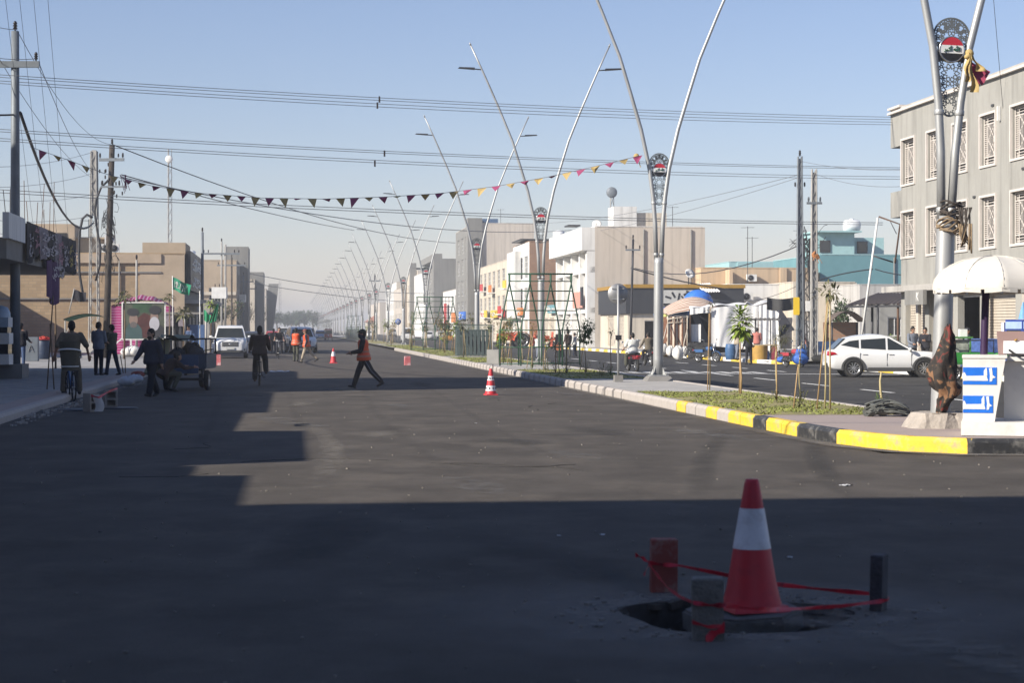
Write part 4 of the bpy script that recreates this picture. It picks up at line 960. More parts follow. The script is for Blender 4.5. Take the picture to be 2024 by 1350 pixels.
mb.build('cable_tangle', m_wire, R3)
part_box(R3, 'meter_box', m_wf, (.1, -.3, 2.9), (.42, .22, .55))
mb = MB()
for k in range(6): mb.ball((R.uniform(-.12, .12), -.18, R.uniform(-.16, .14)), (R.uniform(.08, .16), .1, R.uniform(.05, .12)), 8, 5, Matrix.Rotation(R.uniform(-1, 1), 3, 'Y'))
for k in range(7): mb.bar((R.uniform(-.1, .1), -.25, .05), (R.uniform(-.2, .4), -.3, -R.uniform(.15, .55)), .07, .02)
rag = mb.build('rag', M('rag_orange', (.36, .15, .055), .9, var=.4, vs=9), None, D(1611, 505, 98.7)); tag(rag, 'orange rag knotted around the right-hand slim pole', 'rag')
sg = D(1574, 605, 100.4); P = thing('pole_sign', 'yellow upright sign on the left slim pole', 'sign', sg); mb = MB(); mb.prism([(-.16, -.42), (-.13, -.47), (.13, -.47), (.16, -.42), (.16, .42), (.13, .47), (-.13, .47), (-.16, .42)], (0, 0, 0), (1, 0, 0), (0, 0, 1), .06); mb.build('panel', M('sign_yellow_bright', (.78, .52, .03), .5, var=.03), P)
mb = MB()
for k in range(5): mb.box((R.uniform(-.05, .05), -.004, -.32 + .15 * k), (R.uniform(.1, .2), .006, .05))
mb.build('lettering', m_wf, P)
b = D(1246, 694, 140); b.z = ZR + .15
round_pole('utility_pole', 'dark pole with a short crossarm in front of the beige flank', b, 8.3, .1, .08, m_steel_d, arms=[(7.5, -.55, .55, .12, (-.5, .5))], lean=(.2, 0))
b = D(1130, 690, 190); b.z = ZR + .15
round_pole('utility_pole', 'thin dark pole before the white glazed front', b, 9, .09, .07, m_steel_d, arms=[(8.3, -.7, .7, .12, (-.6, .6))])
b = D(741, 672, 330); b.z = .2
round_pole('utility_pole', 'tall dark pole rising among the far lamps', b, 11, .16, .12, m_steel_d, arms=[(10, -1, 1, .2, (-.9, .9))])
# leaning pipe with a bent bracket beside the grey building
P = thing('sign_pipe', 'leaning white pipe with an empty bracket frame beside the grey building', 'pole', D(1700, 690, 92), 0)
q = lambda px, py: D(px, py, 92) - D(1700, 690, 92)
mb = MB(); mb.tube([q(1700, 690), q(1735, 430)], .055, 8); mb.build('pipe', m_wf, P)
mb = MB(); mb.tube([q(1737, 428), q(1779, 443), q(1769, 520)], .045, 6); mb.build('bracket', m_rust, P); mb = MB(); mb.tube([q(1727, 506), q(1765, 518)], .04, 6); mb.build('brace', m_steel_d, P); mb = MB(); mb.tube([q(1760, 438), q(1772, 462)], .02, 5); mb.build('brace', m_steel_d, P)
# masts
def mast(label, px, Y, zb, zt, w, dish=None):
    b = D(px, 650, Y); P = thing('antenna_mast', label, 'mast', V(b.x, Y, 0)); mb = MB(); n = int((zt - zb) / 1.6)
    for i in range(3):
        a = i * 2.09; mb.bar((w * math.cos(a), w * math.sin(a), 0), (w * .8 * math.cos(a), w * .8 * math.sin(a), zt), .09)
    for k in range(n):
        for i in range(3):
            a, c = i * 2.09, (i + 1) * 2.09; z = zb + k * 1.6
            mb.bar((w * math.cos(a), w * math.sin(a), z), (w * math.cos(c), w * math.sin(c), z + 1.6), .05)
    mb.build('lattice', m_pole_c, P)
    if dish: mb = MB(); mb.ball((0, -.4, dish[0]), (dish[1], .25, dish[1]), 12, 8); mb.build('dish', m_pole_s if px > 1000 else m_wf, P)
mast('tall thin lattice mast with a dish behind the brick building', 335, 300, 8, 30, .42, (28.4, .6))
mast('short mast with a round dish behind the white building', 1209, 260, 12, 21, .35, (20.3, .75))
mast('thin far mast above the trees', 553, 800, 5, 22, .6)

def wire(label, pts, r=.014, sag=0., mat=None, n=14, name='overhead_wire', group='overhead wires', seg=4):
    """a cable through 3D points; with two points a sagging span"""
    if len(pts) == 2:
        a, b = pts; pts = [a.lerp(b, k / n) - V(0, 0, 4 * sag * (k / n) * (1 - k / n)) for k in range(n + 1)]
    mb = MB(); mb.tube(pts, r, seg); o = mb.build(name, mat or m_wire_g, None); tag(o, label, 'wire', group); return o
def span(label, p0, Y0, p1, Y1, sagpx=0, r=.014, mat=None):
    r = r * .72 if r < .025 else r
    a, b = D(*p0, Y0), D(*p1, Y1); return wire(label, [a, b], r, sagpx * (Y0 + Y1) / 2 / F, mat)
span('highest line crossing the whole sky', (-60, 143), 58, (1765, 231), 86, 11)
span('second line of the topmost close pair', (-60, 148), 58.6, (1765, 236), 86, 11)
span('third line from the top across the sky', (-60, 155), 59.2, (1765, 241), 86, 12)
span('fourth line, lowest of the topmost bundle', (-60, 160), 59.8, (1765, 246), 86, 13)
span('upper line of the middle crossing bundle', (-60, 251), 60, (1785, 331), 88, 12)
span('second line of the middle crossing bundle', (-60, 256), 60, (1785, 334), 88, 12)
span('third line of the middle crossing bundle', (-60, 269), 60, (1785, 349), 88, 13)
span('lowest line of the middle crossing bundle', (-60, 274), 60, (1785, 354), 88, 13)
span('upper line of the low crossing bundle behind the bunting', (-60, 371), 75, (1745, 440), 95, 12, .02)
span('lower line of the low crossing bundle behind the bunting', (-60, 377), 75, (1745, 444), 95, 12, .02)
for i, (px, py, Y) in enumerate([(750, 196, 68), (746, 208, 68), (760, 303, 69), (741, 323, 69)]):
    mb = MB(); mb.box((0, 0, 0), (.06, .06, .22)); o = mb.build('line_spacer', m_ins, None, D(px, py, Y)); tag(o, 'small black spacer clamp on a crossing line, ' + ['topmost of four', 'second from the top', 'third from the top', 'lowest of four'][i], 'clamp', 'spacer clamps on the lines')
span('line falling from the steel pole top to the wooden pole', (34, 60), 59.5, (219, 285), 102, 38, .016, m_wire)
span('line from the crossarm end falling behind the lattice pole', (78, 126), 59.5, (186, 345), 104, 20, .016, m_wire)
span('line from the left frame edge past the steel pole', (-5, 110), 58, (180, 350), 104, 22, .016, m_wire)
span('line from the left frame edge up to the steel pole top', (-30, 45), 57, (34, 58), 59.5, 3)
span('line from the left frame edge to the crossarm end', (-30, 110), 57, (74, 115), 59.4, 4)
span('thick black cable drooping from the steel pole to the lattice pole', (40, 222), 59.5, (185, 440), 104, 70, .055, m_wire)
span('cable entering from the left at the steel pole', (-30, 226), 58, (32, 226), 59.5, 1, .03, m_wire)
span('line running from the wooden pole top down to the right', (222, 285), 102, (900, 480), 230, 26, .03, m_wire)
span('lower line running from the wooden pole to the far lamps', (240, 345), 102, (700, 455), 220, 6, .03, m_wire)
span('faint line from the wooden pole towards the white building', (240, 350), 102, (1130, 455), 190, 30, .028)
for k in range(5): span('thin house line left of the wooden pole, ' + ['highest', 'second', 'middle', 'fourth', 'lowest'][k] + ' of five', (-20, 330 + 32 * k + 8 * (k % 2)), 80, (184, 300 + 42 * k), 104, 8, .014)
for k in range(4): span('slanting thin line above the banner shop, ' + ['leftmost', 'second', 'third', 'rightmost'][k] + ' of four', (10 + 28 * k, -10), 50, (70 + 22 * k, 480), 66, 6, .008)
span('line rising from the far lamps to the left slim pole', (1000, 440), 260, (1580, 345), 101, 20, .022)
span('line from the left slim pole towards the beige flank', (1140, 462), 190, (1580, 350), 101, 10, .02)
span('line from the right slim pole to the grey building', (1608, 342), 99, (1785, 368), 87, 10, .014)
span('upper line from the left slim pole to the grey building', (1581, 318), 101, (1785, 336), 87, 6, .014)
span('black cable sagging between the beige flank and the slim poles', (1255, 530), 140, (1590, 480), 102, 30, .03, m_wire)
span('black cable from the short crossarm pole along the shop roofs', (1247, 530), 140, (1440, 572), 150, 4, .05, m_wire)
span('black cable from the slim poles past the teal house', (1600, 560), 100, (1725, 532), 92, -4, .03, m_wire)
span('black cable from the leaning pipe along the grey facade', (1730, 532), 92, (2040, 470), 72, 36, .025, m_wire)
span('faint wire looping over the tents', (1390, 585), 118, (1585, 560), 101, 22, .02, m_wire)
span('thin line from the far left poles across the street', (490, 540), 285, (860, 580), 350, 10, .05)
span('second thin far line across the street', (500, 560), 285, (900, 600), 380, 8, .05)
span('line from the grey facade bracket up out of frame', (1983, 220), 72.5, (1963, -12), 71, 0, .014, m_wire)
wire('big black cable loop hanging beside the lattice pole', [D(*p, 104) for p in ((183, 430), (172, 424), (163, 432), (157, 460), (156, 500), (157, 540), (162, 570), (166, 592))], .07, mat=m_wire, seg=6)
wire('black cable loop hanging right of the lattice pole', [D(*p, 103.6) for p in ((215, 355), (200, 370), (190, 395), (187, 420), (192, 455), (199, 490), (197, 525), (189, 555))], .06, mat=m_wire, seg=6)
wire('black cable hanging at the far left beside the steel pole', [D(*p, 60) for p in ((28, 330), (22, 380), (22, 430), (14, 462), (-5, 485))], .045, mat=m_wire, seg=6)

span('heavy cable crossing above the frame near the camera', (-900, -330), 23.5, (3200, -330), 24.5, 0, .04)
span('heavy cable crossing above the frame behind the nearest lamp', (-300, -60), 40.5, (2700, -60), 42, 0, .04)
# pennants
m_pm = M('pennant_maroon', (.30, .05, .13), .8, var=.15); m_pg = M('pennant_gold', (.44, .32, .13), .8, var=.12); m_pk = M('pennant_pink', (.45, .08, .14), .8)
ctrl = [(60, 290), (135, 316), (213, 345), (300, 367), (400, 382), (520, 391), (640, 393), (760, 389), (870, 382), (980, 368), (1080, 350), (1170, 330), (1262, 308)]
def bunt(u):
    x = 60 + (1262 - 60) * u
    for (a, b), (c, d) in zip(ctrl, ctrl[1:]):
        if a <= x <= c: return D(x, b + (d - b) * (x - a) / (c - a), 59.3 - 4 * u)
    return D(*ctrl[-1], 55.3)
P = thing('bunting', 'string of maroon and gold pennants strung across the road to the second lamp', 'bunting', bunt(0)); o0 = bunt(0)
mb = MB(); mb.tube([bunt(k / 60) - o0 for k in range(61)], .008, 4); mb.build('string', m_wire_g, P)
for k in range(43):
    u = (k + .6) / 43; p = bunt(u) - o0; p2 = bunt(min(u + .013, 1)) - o0; d = p2 - p; w = .29
    d = d.normalized() * w; h = R.uniform(.28, .38); tw = R.uniform(-.9, .9) * (.5 if k < 25 else .8); flap = abs(R.gauss(0, .12)) if k < 24 else R.uniform(0, .2)
    tip = p + d * R.uniform(.1, .8) + V(0, -h * math.sin(tw) * .6, -h * max(.15, math.cos(tw)) + flap)
    mid = (p + p + d + tip) / 3 + V(0, R.uniform(-.05, .05), 0); mb = MB()
    mb.add([p, p + d, tip, mid, p + V(0, .006, 0), p + d + V(0, .006, 0), tip + V(0, .006, 0), mid + V(0, .006, 0)], [(0, 1, 3), (1, 2, 3), (2, 0, 3), (4, 7, 5), (5, 7, 6), (6, 7, 4), (0, 4, 5, 1), (1, 5, 6, 2), (2, 6, 4, 0)])
    mb.build('pennant', m_pm if k % 2 == 0 else m_pg, P)
mb = MB()
for k in range(8): mb.bar(D(245 + R.uniform(-8, 8), 345, 59), D(250 + R.uniform(-6, 8), 345 + R.uniform(14, 40), 59), .035, .01)
o = mb.build('pennant_bundle', m_pm, None); tag(o, 'bundle of loose maroon pennants hanging on the string beside the wooden pole', 'bunting')

# ---------------------------------------------------------------- cones, blocks, tape at the open manhole
m_cone = M('cone_red', (.55, .035, .045), .5, var=.1, wear=(.3, .03, .04), wearamt=.4, wscale=8); m_cwh = M('cone_white', (.72, .72, .74), .45, wear=(.4, .38, .36), wearamt=.5, wscale=9)
m_rub = M('rubber', (.025, .025, .025), .85)
def cone(label, loc, h, dots=False, rz=.3, group='traffic cones'):
    P = thing('traffic_cone', label, 'traffic cone', loc, rz, group)
    mb = MB(); s = .46 * h; b = .035 * h / .75
    mb.hexa([V(-s / 2, -s / 2, 0), V(s / 2, -s / 2, 0), V(s / 2, s / 2, 0), V(-s / 2, s / 2, 0)], [V(-s * .46, -s * .46, b), V(s * .46, -s * .46, b), V(s * .46, s * .46, b), V(-s * .46, s * .46, b)]); mb.build('base', m_cone, P)
    r = lambda z: (.168 - .128 * (z / h)) * h / .75
    lev = [b, h * .5, h * .8] if not dots else [b, h * .16, h * .36, h * .55, h * .72]
    mb = MB(); mb.lathe([(r(b) * 1.06, b), (r(b * 1.5), b * 2.2)] + [(r(z), z) for z in (h * .2, h * .5, h * .8, h * .97)] + [(r(h) * .9, h), (.01, h)], n=24); mb.build('cone_body', m_cone, P)
    for z0, z1 in (((.47, .78),) if not dots else ((.16, .36), (.55, .72))):
        mb = MB(); mb.lathe([(r(h * z0) + .003, h * z0), (r(h * z1) + .003, h * z1)], n=24); sl = mb.build('reflective_sleeve', m_cwh, P)
        if dots:
            for k in range(8):
                a = k * PI / 4 + .2; z = h * (z0 + z1) / 2; rr2 = r(z) + .004
                mb = MB(); mb.ball((rr2 * math.cos(a), rr2 * math.sin(a), z), (.022, .022, .022), 8, 4); mb.build('reflector', m_rub, sl)
    return P
slabc = V(1.43, 11.36, 0)
mb = MB(); pts = [(.36 * math.cos(PI / 8 + k * PI / 4) * (1 + .06 * R.uniform(-1, 1)), .36 * math.sin(PI / 8 + k * PI / 4) * (1 + .06 * R.uniform(-1, 1))) for k in range(8)]
mb.prism([(x, y) for x, y in pts], (0, 0, -.09), (1, 0, 0), (0, 1, 0), .1)
mb.prism([(x * .95, y * .95) for x, y in pts], (0, 0, .01), (1, 0, 0), (0, 1, 0), .015)
sl = mb.build('manhole_cover', M('cover_concrete', (.13, .125, .115), .95, var=.25, vs=5, bump=.8, bs=18), None, slabc + V(-.05, .02, 0)); sl.rotation_euler = (.03, -.05, .2); tag(sl, 'eight sided concrete cover lying in the open manhole under the near cone', 'manhole cover')
cone('large red cone with a white sleeve standing in the open manhole, nearest the camera', slabc + V(0, 0, .028), .775, rz=.25)
g = G(970, 781); cone('striped cone with dark reflector dots beside the median kerb', g, .68, True)
cone('far red cone in the sunlit road between the workers', G(659, 718), .74)
m_blkred = M('block_red', (.26, .07, .055), .85, wear=(.33, .28, .24), wearamt=.7, wscale=7); m_blk = M('block_grey', (.20, .19, .17), .92, var=.3, vs=6, bump=.6, wear=(.05, .06, .05), wearamt=.9, wscale=7); m_blk2 = M('block_dark', (.085, .08, .085), .92, var=.3, vs=6, bump=.6, wear=(.18, .16, .15), wearamt=.7, wscale=7)
def block(label, loc, d, mat, rz=0, tilt=0, group='upright blocks around the manhole', name='marker_block'):
    mb = MB(); x, y, z = d[0] / 2, d[1] / 2, d[2]; e = .008
    mb.hexa([V(-x, -y, 0), V(x, -y, 0), V(x, y, 0), V(-x, y, 0)], [V(-x, -y, z - e), V(x, -y, z - e), V(x, y, z - e), V(-x, y, z - e)])
    mb.hexa([V(-x, -y, z - e), V(x, -y, z - e), V(x, y, z - e), V(-x, y, z - e)], [V(-x + e, -y + e, z), V(x - e, -y + e, z), V(x - e, y - e, z), V(-x + e, y - e, z)])
    o = mb.build(name, mat, None, loc, rz); o.rotation_euler[1] = tilt; return tag(o, label, 'block', group)
bA_ = V(.977, 12.3, 0); bB_ = V(1.07, 10.42, 0); bC_ = V(2.21, 11.5, 0)
block('red painted block at the far left of the open manhole', bA_, (.17, .1, .345), m_blkred, .05, .01)
block('mottled block at the near edge of the open manhole', bB_, (.172, .12, .34), m_blk, -.06, -.01)
block('dark block standing at the right of the open manhole', bC_, (.075, .13, .34), m_blk2, -.45, .02)
m_tape = M('tape_red', (.58, .02, .04), .4, var=.25, vs=5, wear=(.10, .02, .03), wearamt=.8, wscale=14)
def ribbon(pts, w=.024, tw=0):
    mb = MB(); pts = [Vector(p) for p in pts]
    fine = []
    for a, b in zip(pts, pts[1:]): fine += [a.lerp(b, k / 5) for k in range(5)]
    fine.append(pts[-1])
    vs = []
    for i, p in enumerate(fine):
        a = tw * math.sin(i * .55); ww = w * (.75 + .25 * math.cos(i * .9)); up = V(.2 * math.sin(a), -math.sin(a), math.cos(a)); vs += [p - up * ww / 2, p + up * ww / 2, p - up * ww / 2 + V(0, .003, 0), p + up * ww / 2 + V(0, .003, 0)]
    n = len(fine); fs = []
    for i in range(n - 1):
        j = i * 4; k = j + 4; fs += [(j, k, k + 1, j + 1), (j + 2, j + 3, k + 3, k + 2), (j + 1, k + 1, k + 3, j + 3), (j, j + 2, k + 2, k)]
    return mb.add(vs, fs)
P = thing('barrier_tape', 'red and black tape strung between the blocks around the open manhole', 'tape', HOLE)
tp = lambda px, py, Y: D(px, py, Y) - HOLE
ribbon([tp(1284, 1113, 12.22), tp(1310, 1117, 12.22), tp(1340, 1118, 12.22), tp(1440, 1138, 12.0), tp(1530, 1155, 11.75), tp(1620, 1165, 11.6), tp(1718, 1174, 11.4)], .03, .5).build('tape_far_run', m_tape, P)
ribbon([tp(1281, 1112, 12.22), tp(1295, 1132, 12.0), tp(1320, 1163, 11.3), tp(1345, 1181, 10.8), tp(1370, 1192, 10.35), tp(1402, 1197, 10.34), tp(1434, 1197, 10.34)], .03, .9).build('tape_left_run', m_tape, P)
ribbon([tp(1434, 1197, 10.34), tp(1500, 1206, 10.65), tp(1580, 1204, 10.95), tp(1660, 1199, 11.2), tp(1735, 1190, 11.38), tp(1754, 1187, 11.4), tp(1757, 1182, 11.5)], .03, .6).build('tape_near_run', m_tape, P)
ribbon([tp(1256, 1098, 12.2), tp(1270, 1103, 12.2), tp(1284, 1113, 12.22), tp(1277, 1128, 12.2), tp(1273, 1138, 12.2)], .035, 1.2).build('tape_tail', m_tape, P)
ribbon([tp(1368, 1230, 10.34), tp(1400, 1240, 10.34), tp(1433, 1238, 10.34)], .022, .2).build('tape_wrap', m_tape, P)
ribbon([tp(1432, 1240, 10.335), tp(1412, 1255, 10.335), tp(1395, 1264, 10.335)], .06, .2).build('tape_wrap', m_tape, P)
# left manhole with two hollow blocks
m_cind = M('cinder', (.30, .27, .235), .95, var=.15, vs=5, bump=.5)
def hollow(label, loc, rz):
    P = thing('cinder_block', label, 'block', loc, rz, 'hollow blocks by the left kerb'); mb = MB(); w, d, h = .26, .2, .38
    for x in (-w / 2 + .02, w / 2 - .02): mb.box((x, 0, h / 2), (.04, d, h))
    for z in (.02, h / 2, h - .02): mb.box((0, 0, z), (w - .08, d, .04))
    mb.box((0, d / 2 - .02, h / 2), (w - .09, .03, h - .09)); mb.build('shell', m_cind, P); return P
hollow('hollow block with open cells at the left manhole', G(180, 814), 1.0); hollow('solid-faced hollow block at the right of the left manhole', G(220, 806), .25)
mb = MB(); mb.sheet(lambda u, v: V(-.09 + .18 * u + .03 * math.sin(v * 5), -.03 * math.sin(u * 3) - .02, .34 * v), 6, 8); o = mb.build('plastic_bag', M('plastic_white', (.62, .60, .56), .6, var=.1), None, G(196, 815) + V(.02, -.13, .02)); tag(o, 'white plastic strip wrapped over the hollow block', 'plastic')
mb = ribbon([D(180, 782, 38.5), D(195, 786, 38.4), D(210, 777, 38.7), D(222, 771, 39), D(232, 768, 39.3)], .06, .7); o = mb.build('barrier_tape', M('tape_redwhite', (.6, .1, .12), .5, var=.5, vs=12), None); tag(o, 'red and white tape slung between the two hollow blocks', 'tape')
for i, (px, py, w) in enumerate([(152, 811, .5), (238, 808, .38)]):
    mb = MB(); mb.lathe([(.01, .03), (w * .9, .03), (w, .015), (w, .002)], G(px, py), 18); o = mb.build('manhole_cover', m_steel_d, None); tag(o, ['flat iron cover left of the hollow blocks', 'small iron cover right of the hollow blocks'][i], 'manhole cover', 'iron covers at the left kerb')
m_rw = M('block_redwhite', (.62, .16, .17), .7, var=.2, wear=(.7, .66, .64), wearamt=.95, wscale=5)
block('red and white taped block by the median kerb', G(805, 722), (.27, .2, .42), m_rw, .2, 0, 'taped marker blocks')
block('red and white taped block in front of the white off-roader', G(430, 722), (.3, .25, .5), m_rw, .1, 0, 'taped marker blocks')
# litter
m_paper = M('paper', (.62, .62, .62), .8)
def crumpled(label, loc, w, d, mat, cat='litter', h=.05, name='paper_scrap'):
    mb = MB(); s = R.random() * 9; mb.sheet(lambda u, v: V((u - .5) * w, (v - .5) * d, .006 + h * abs(math.sin(u * 6 + s) * math.cos(v * 5 + s))), 8, 5)
    o = mb.build(name, mat, None, loc, R.uniform(0, 3)); return tag(o, label, cat, 'litter on the road')
crumpled('pale crumpled sheet lying on the shaded road behind the cyclist', G(553, 735), .75, .8, m_paper)
for k, (px, py) in enumerate([(1672, 961), (940, 838), (1560, 1105), (1190, 1060), (1105, 1062)]): crumpled(['white paper scrap on the sunlit road right of the large cone', 'tiny pale scrap on the sunlit road left of the median', 'small scrap behind the large cone', 'small scrap left of the open manhole', 'leftmost small scrap in the front shade'][k], G(px, py), [.13, .05, .04, .04, .03][k], [.1, .04, .03, .03, .03][k], m_paper, h=.015)
mb = MB()
for k in range(60):
    px = R.uniform(2, 130); Y = R.uniform(33, 45); p = RT(T_LK + R.uniform(.02, .5), Y, .0); w = R.uniform(.02, .08)
    mb.box(p + V(0, 0, w * .3), (w, w * R.uniform(.6, 1.4), w * .6), Matrix.Rotation(R.uniform(0, 3), 3, 'Z'))
mb.build('debris', m_conc, None, kind='stuff')
mb = MB()
for k in range(90):
    a = R.uniform(0, 6.28); r = HR * R.uniform(1.0, 1.6); p = HOLE + V(math.cos(a) * r, math.sin(a) * r, 0); w = R.uniform(.008, .03)
    mb.box(p + V(0, 0, w * .3), (w, w * R.uniform(.6, 1.4), w * .6), Matrix.Rotation(R.uniform(0, 3), 3, 'Z'))
mb.build('rubble', m_conc_d, None, kind='stuff')
def bag(label, loc, r, mat, sq=(1, 1, 1), name='sack', group=None, cat='sack'):
    mb = MB(); s = R.random() * 9
    mb.sheet(lambda u, v: V(*[q * k * (1 + .09 * math.sin(23 * u + 17 * v + s) * math.sin(9 * v + 2 * s)) for q, k in zip((math.cos(2 * PI * u) * math.sin(PI * (.02 + .96 * v)) * r * (1 + .12 * math.sin(9 * u * 2 * PI / 3 + s + v * 5)), math.sin(2 * PI * u) * math.sin(PI * (.02 + .96 * v)) * r * (1 + .1 * math.cos(5 * u * 2 * PI + s)), r * (.95 - .95 * math.cos(PI * v) + .06 * math.sin(11 * u + 7 * v + s))), sq)]), 22, 12)
    o = mb.build(name, mat, None, loc); return tag(o, label, cat, group)
m_sack = M('sack_white', (.66, .64, .60), .8, var=.15, vs=8); m_sackb = M('sack_bluewhite', (.56, .60, .66), .6, var=.15, vs=9)
bag('pale blue plastic sack on the left kerb, nearest of the pile', G(252, 764, .06), .2, m_sackb, (1.3, 1, .75), group='plastic sacks on the left kerb')
bag('pale plastic sack at the rear of the left kerb pile', G(268, 757, .1), .17, m_sackb, (1.4, 1, .75), group='plastic sacks on the left kerb')
bag('small red bag on the left kerb pile', G(272, 747, .12), .16, m_blkred, (1.4, 1, .7), 'bag', None, 'bag')
# ---------------------------------------------------------------- booth on the median nose
m_fib = M('fibreglass_white', (.70, .68, .64), .5, var=.05, wear=(.45, .42, .38), wearamt=.5, wscale=2.5)
m_blue = M('sign_blue', (.015, .15, .62), .45, var=.12, vs=4)
m_mauve = M('cabinet_mauve', (.25, .165, .15), .45, var=.08)
m_plum = M('pole_plum', (.035, .015, .055), .5)
YB = 26.9; s_ = F / YB
bx = lambda px: (px - 1012) / s_
bz = lambda py: EYE - (py - 650) / s_
KR = -.25
P = thing('kiosk', 'white kiosk counter with two blue script panels on its front, right edge', 'kiosk', V(bx(1905), YB, MZ), KR)
L0 = V(bx(1905), YB, MZ); q = lambda px, py, y=0: V(bx(px), YB + y, bz(py)) - L0
mb = MB(); a = q(1900, 862); b = q(2120, 836)
mb.box(((a.x + b.x) / 2, .55, .095), (b.x - a.x, 1.3, .19)); mb.build('plinth', m_fib, P)
x0, x1t, x1b = q(1903, 0).x, q(1985, 0).x, q(1964, 0).x; zt, zb = q(0, 708).z, .191
mb = MB(); mb.hexa([V(x0, 0, zb), V(x1b, 0, zb), V(x1b, .7, zb), V(x0, .7, zb)], [V(x0, 0, zt), V(x1t, 0, zt), V(x1t, .7, zt), V(x0, .7, zt)])
mb.hexa([V(x0 - .01, -.015, zt + .001), V(x1t + .02, -.015, zt + .001), V(x1t + .02, .72, zt + .001), V(x0 - .01, .72, zt + .001)], [V(x0 - .01, -.015, zt + .045), V(x1t + .02, -.015, zt + .045), V(x1t + .02, .72, zt + .045), V(x0 - .01, .72, zt + .045)])
mb.build('front_pillar', m_fib, P)
for (px0, px1, py0, py1) in ((1903.5, 1968, 726, 760), (1903.5, 1961, 782, 816)):
    a, b = q(px0, py1), q(px1, py0); w, h = b.x - a.x, b.z - a.z; mb = MB(); mb.box((a.x + w / 2, -.004, a.z + h / 2), (w, .008, h)); sp = mb.build('script_panel', m_blue, P)
    mb = MB(); o = (a.x, -.009, a.z)
    def pg(pts): mb.prism([(x * w, z * h) for x, z in pts], o, (1, 0, 0), (0, 0, 1), .003)
    pg([(0, .2), (.05, .22), (.74, .22), (.74, .28), (.70, .52), (.1, .5), (.06, .68), (.02, .72), (0, .55)])
    pg([(.62, .5), (.72, .5), (.71, .95), (.68, .99), (.62, .8)])
    pg([(.77, .95), (.86, .98), (.88, .55), (.97, .42), (.88, .36), (.86, .2), (.79, .18), (.80, .55)])
    mb.build('script', m_wf, sp)
mb = MB(); a = q(1990, 715); xr = q(2120, 0).x; mb.hexa([V(x1t - .02, .42, .191), V(xr, .42, .191), V(xr, 1.05, .191), V(x1t - .02, 1.05, .191)], [V(x1t - .02, .36, zt - .05), V(xr, .36, zt - .05), V(xr, 1.05, zt - .05), V(x1t - .02, 1.05, zt - .05)]); mb.build('counter_body', m_fib, P)
mb = MB(); mb.box(((x1t + xr) / 2, .68, zt - .015), (xr - x1t - .03, .78, .06)); mb.build('counter_top', m_fib, P)
mb = MB(); za = zt + .02; xa = q(1968, 0).x; xb = q(2120, 0).x; zt2 = q(0, 655).z
mb.hexa([V(xa + .02, .30, za + .03), V(xb, .30, za + .03), V(xb, .75, za + .03), V(xa + .02, .75, za + .03)], [V(xa, .42, zt2), V(xb, .42, zt2), V(xb, .75, zt2), V(xa, .75, zt2)])
cab = mb.build('juice_cabinet', m_mauve, None, L0, KR); tag(cab, 'mauve cabinet with a white front panel standing on the kiosk counter', 'cabinet')
mb = MB(); a, b = q(1981, 699), q(2110, 674); mb.hexa([V(a.x, .285, a.z), V(b.x, .285, a.z), V(b.x, .33, a.z), V(a.x, .33, a.z)], [V(a.x, .318, b.z), V(b.x, .318, b.z), V(b.x, .36, b.z), V(a.x, .36, b.z)]); mb.build('front_panel', M('panel_white', (.72, .74, .76), .4, var=.03), cab)
mb = MB(); mb.tube([q(1992, 692, .27), q(2003, 700, .2), q(2012, 703, .2), q(2040, 704, .2)], .016, 8); mb.build('handle', m_rub, cab)
mb = MB(); mb.tube([q(2002, 673, .3), q(2008, 671, .3)], .014, 6); mb.build('catch', m_gold, cab)
# parasol
P = thing('parasol', 'large cream parasol on a plum pole above the kiosk', 'parasol', V(bx(1964), YB + .55, MZ)); hp = 1.9
top = q(1985, 505); R0 = 120 / s_; zE = bz(568) - MZ; zT = bz(503) - MZ
mb = MB(); mb.tube([(-.02, 0, .2), (.0, 0, 1.2), (.03, 0, 2.2), (.1, 0, zT - .05)], .055, 12); mb.build('pole', m_plum, P)
nr = 10; mb = MB(); cx = .12
def can(u, v):
    a = 2 * PI * u + .25; k = (u * nr) % 1; sc = math.cos(PI / nr) / math.cos((k - .5) * 2 * PI / nr) ; r = R0 * math.sin(v * PI * .5) ** 1.0
    return V(cx + r * sc * math.cos(a), r * sc * math.sin(a), zE + (zT - zE) * math.cos(v * PI * .5) ** 1.0 - .02 * math.sin(PI * k) * v)
mb.sheet(can, nr * 6, 10); mb.sheet(lambda u, v: can(u, v) - V(0, 0, .012), nr * 6, 10); mb.build('canopy', M('canvas_cream', (.66, .62, .55), .8, var=.05), P)
mb = MB()
for k in range(nr): mb.sheet(lambda u, v: can((k + .5 + u * .9) / nr, 1.0) + V(0, 0, -.012 - .05 * v), 4, 1, False)
mb.build('valance', _mats['canvas_cream'], P); mb = MB()
for k in range(nr):
    pts = [can(k / nr + 1e-6, v / 6) + V(0, 0, .008) for v in range(7)]; mb.tube(pts, .005, 5)
mb.build('rib', _mats['canvas_cream'], P)

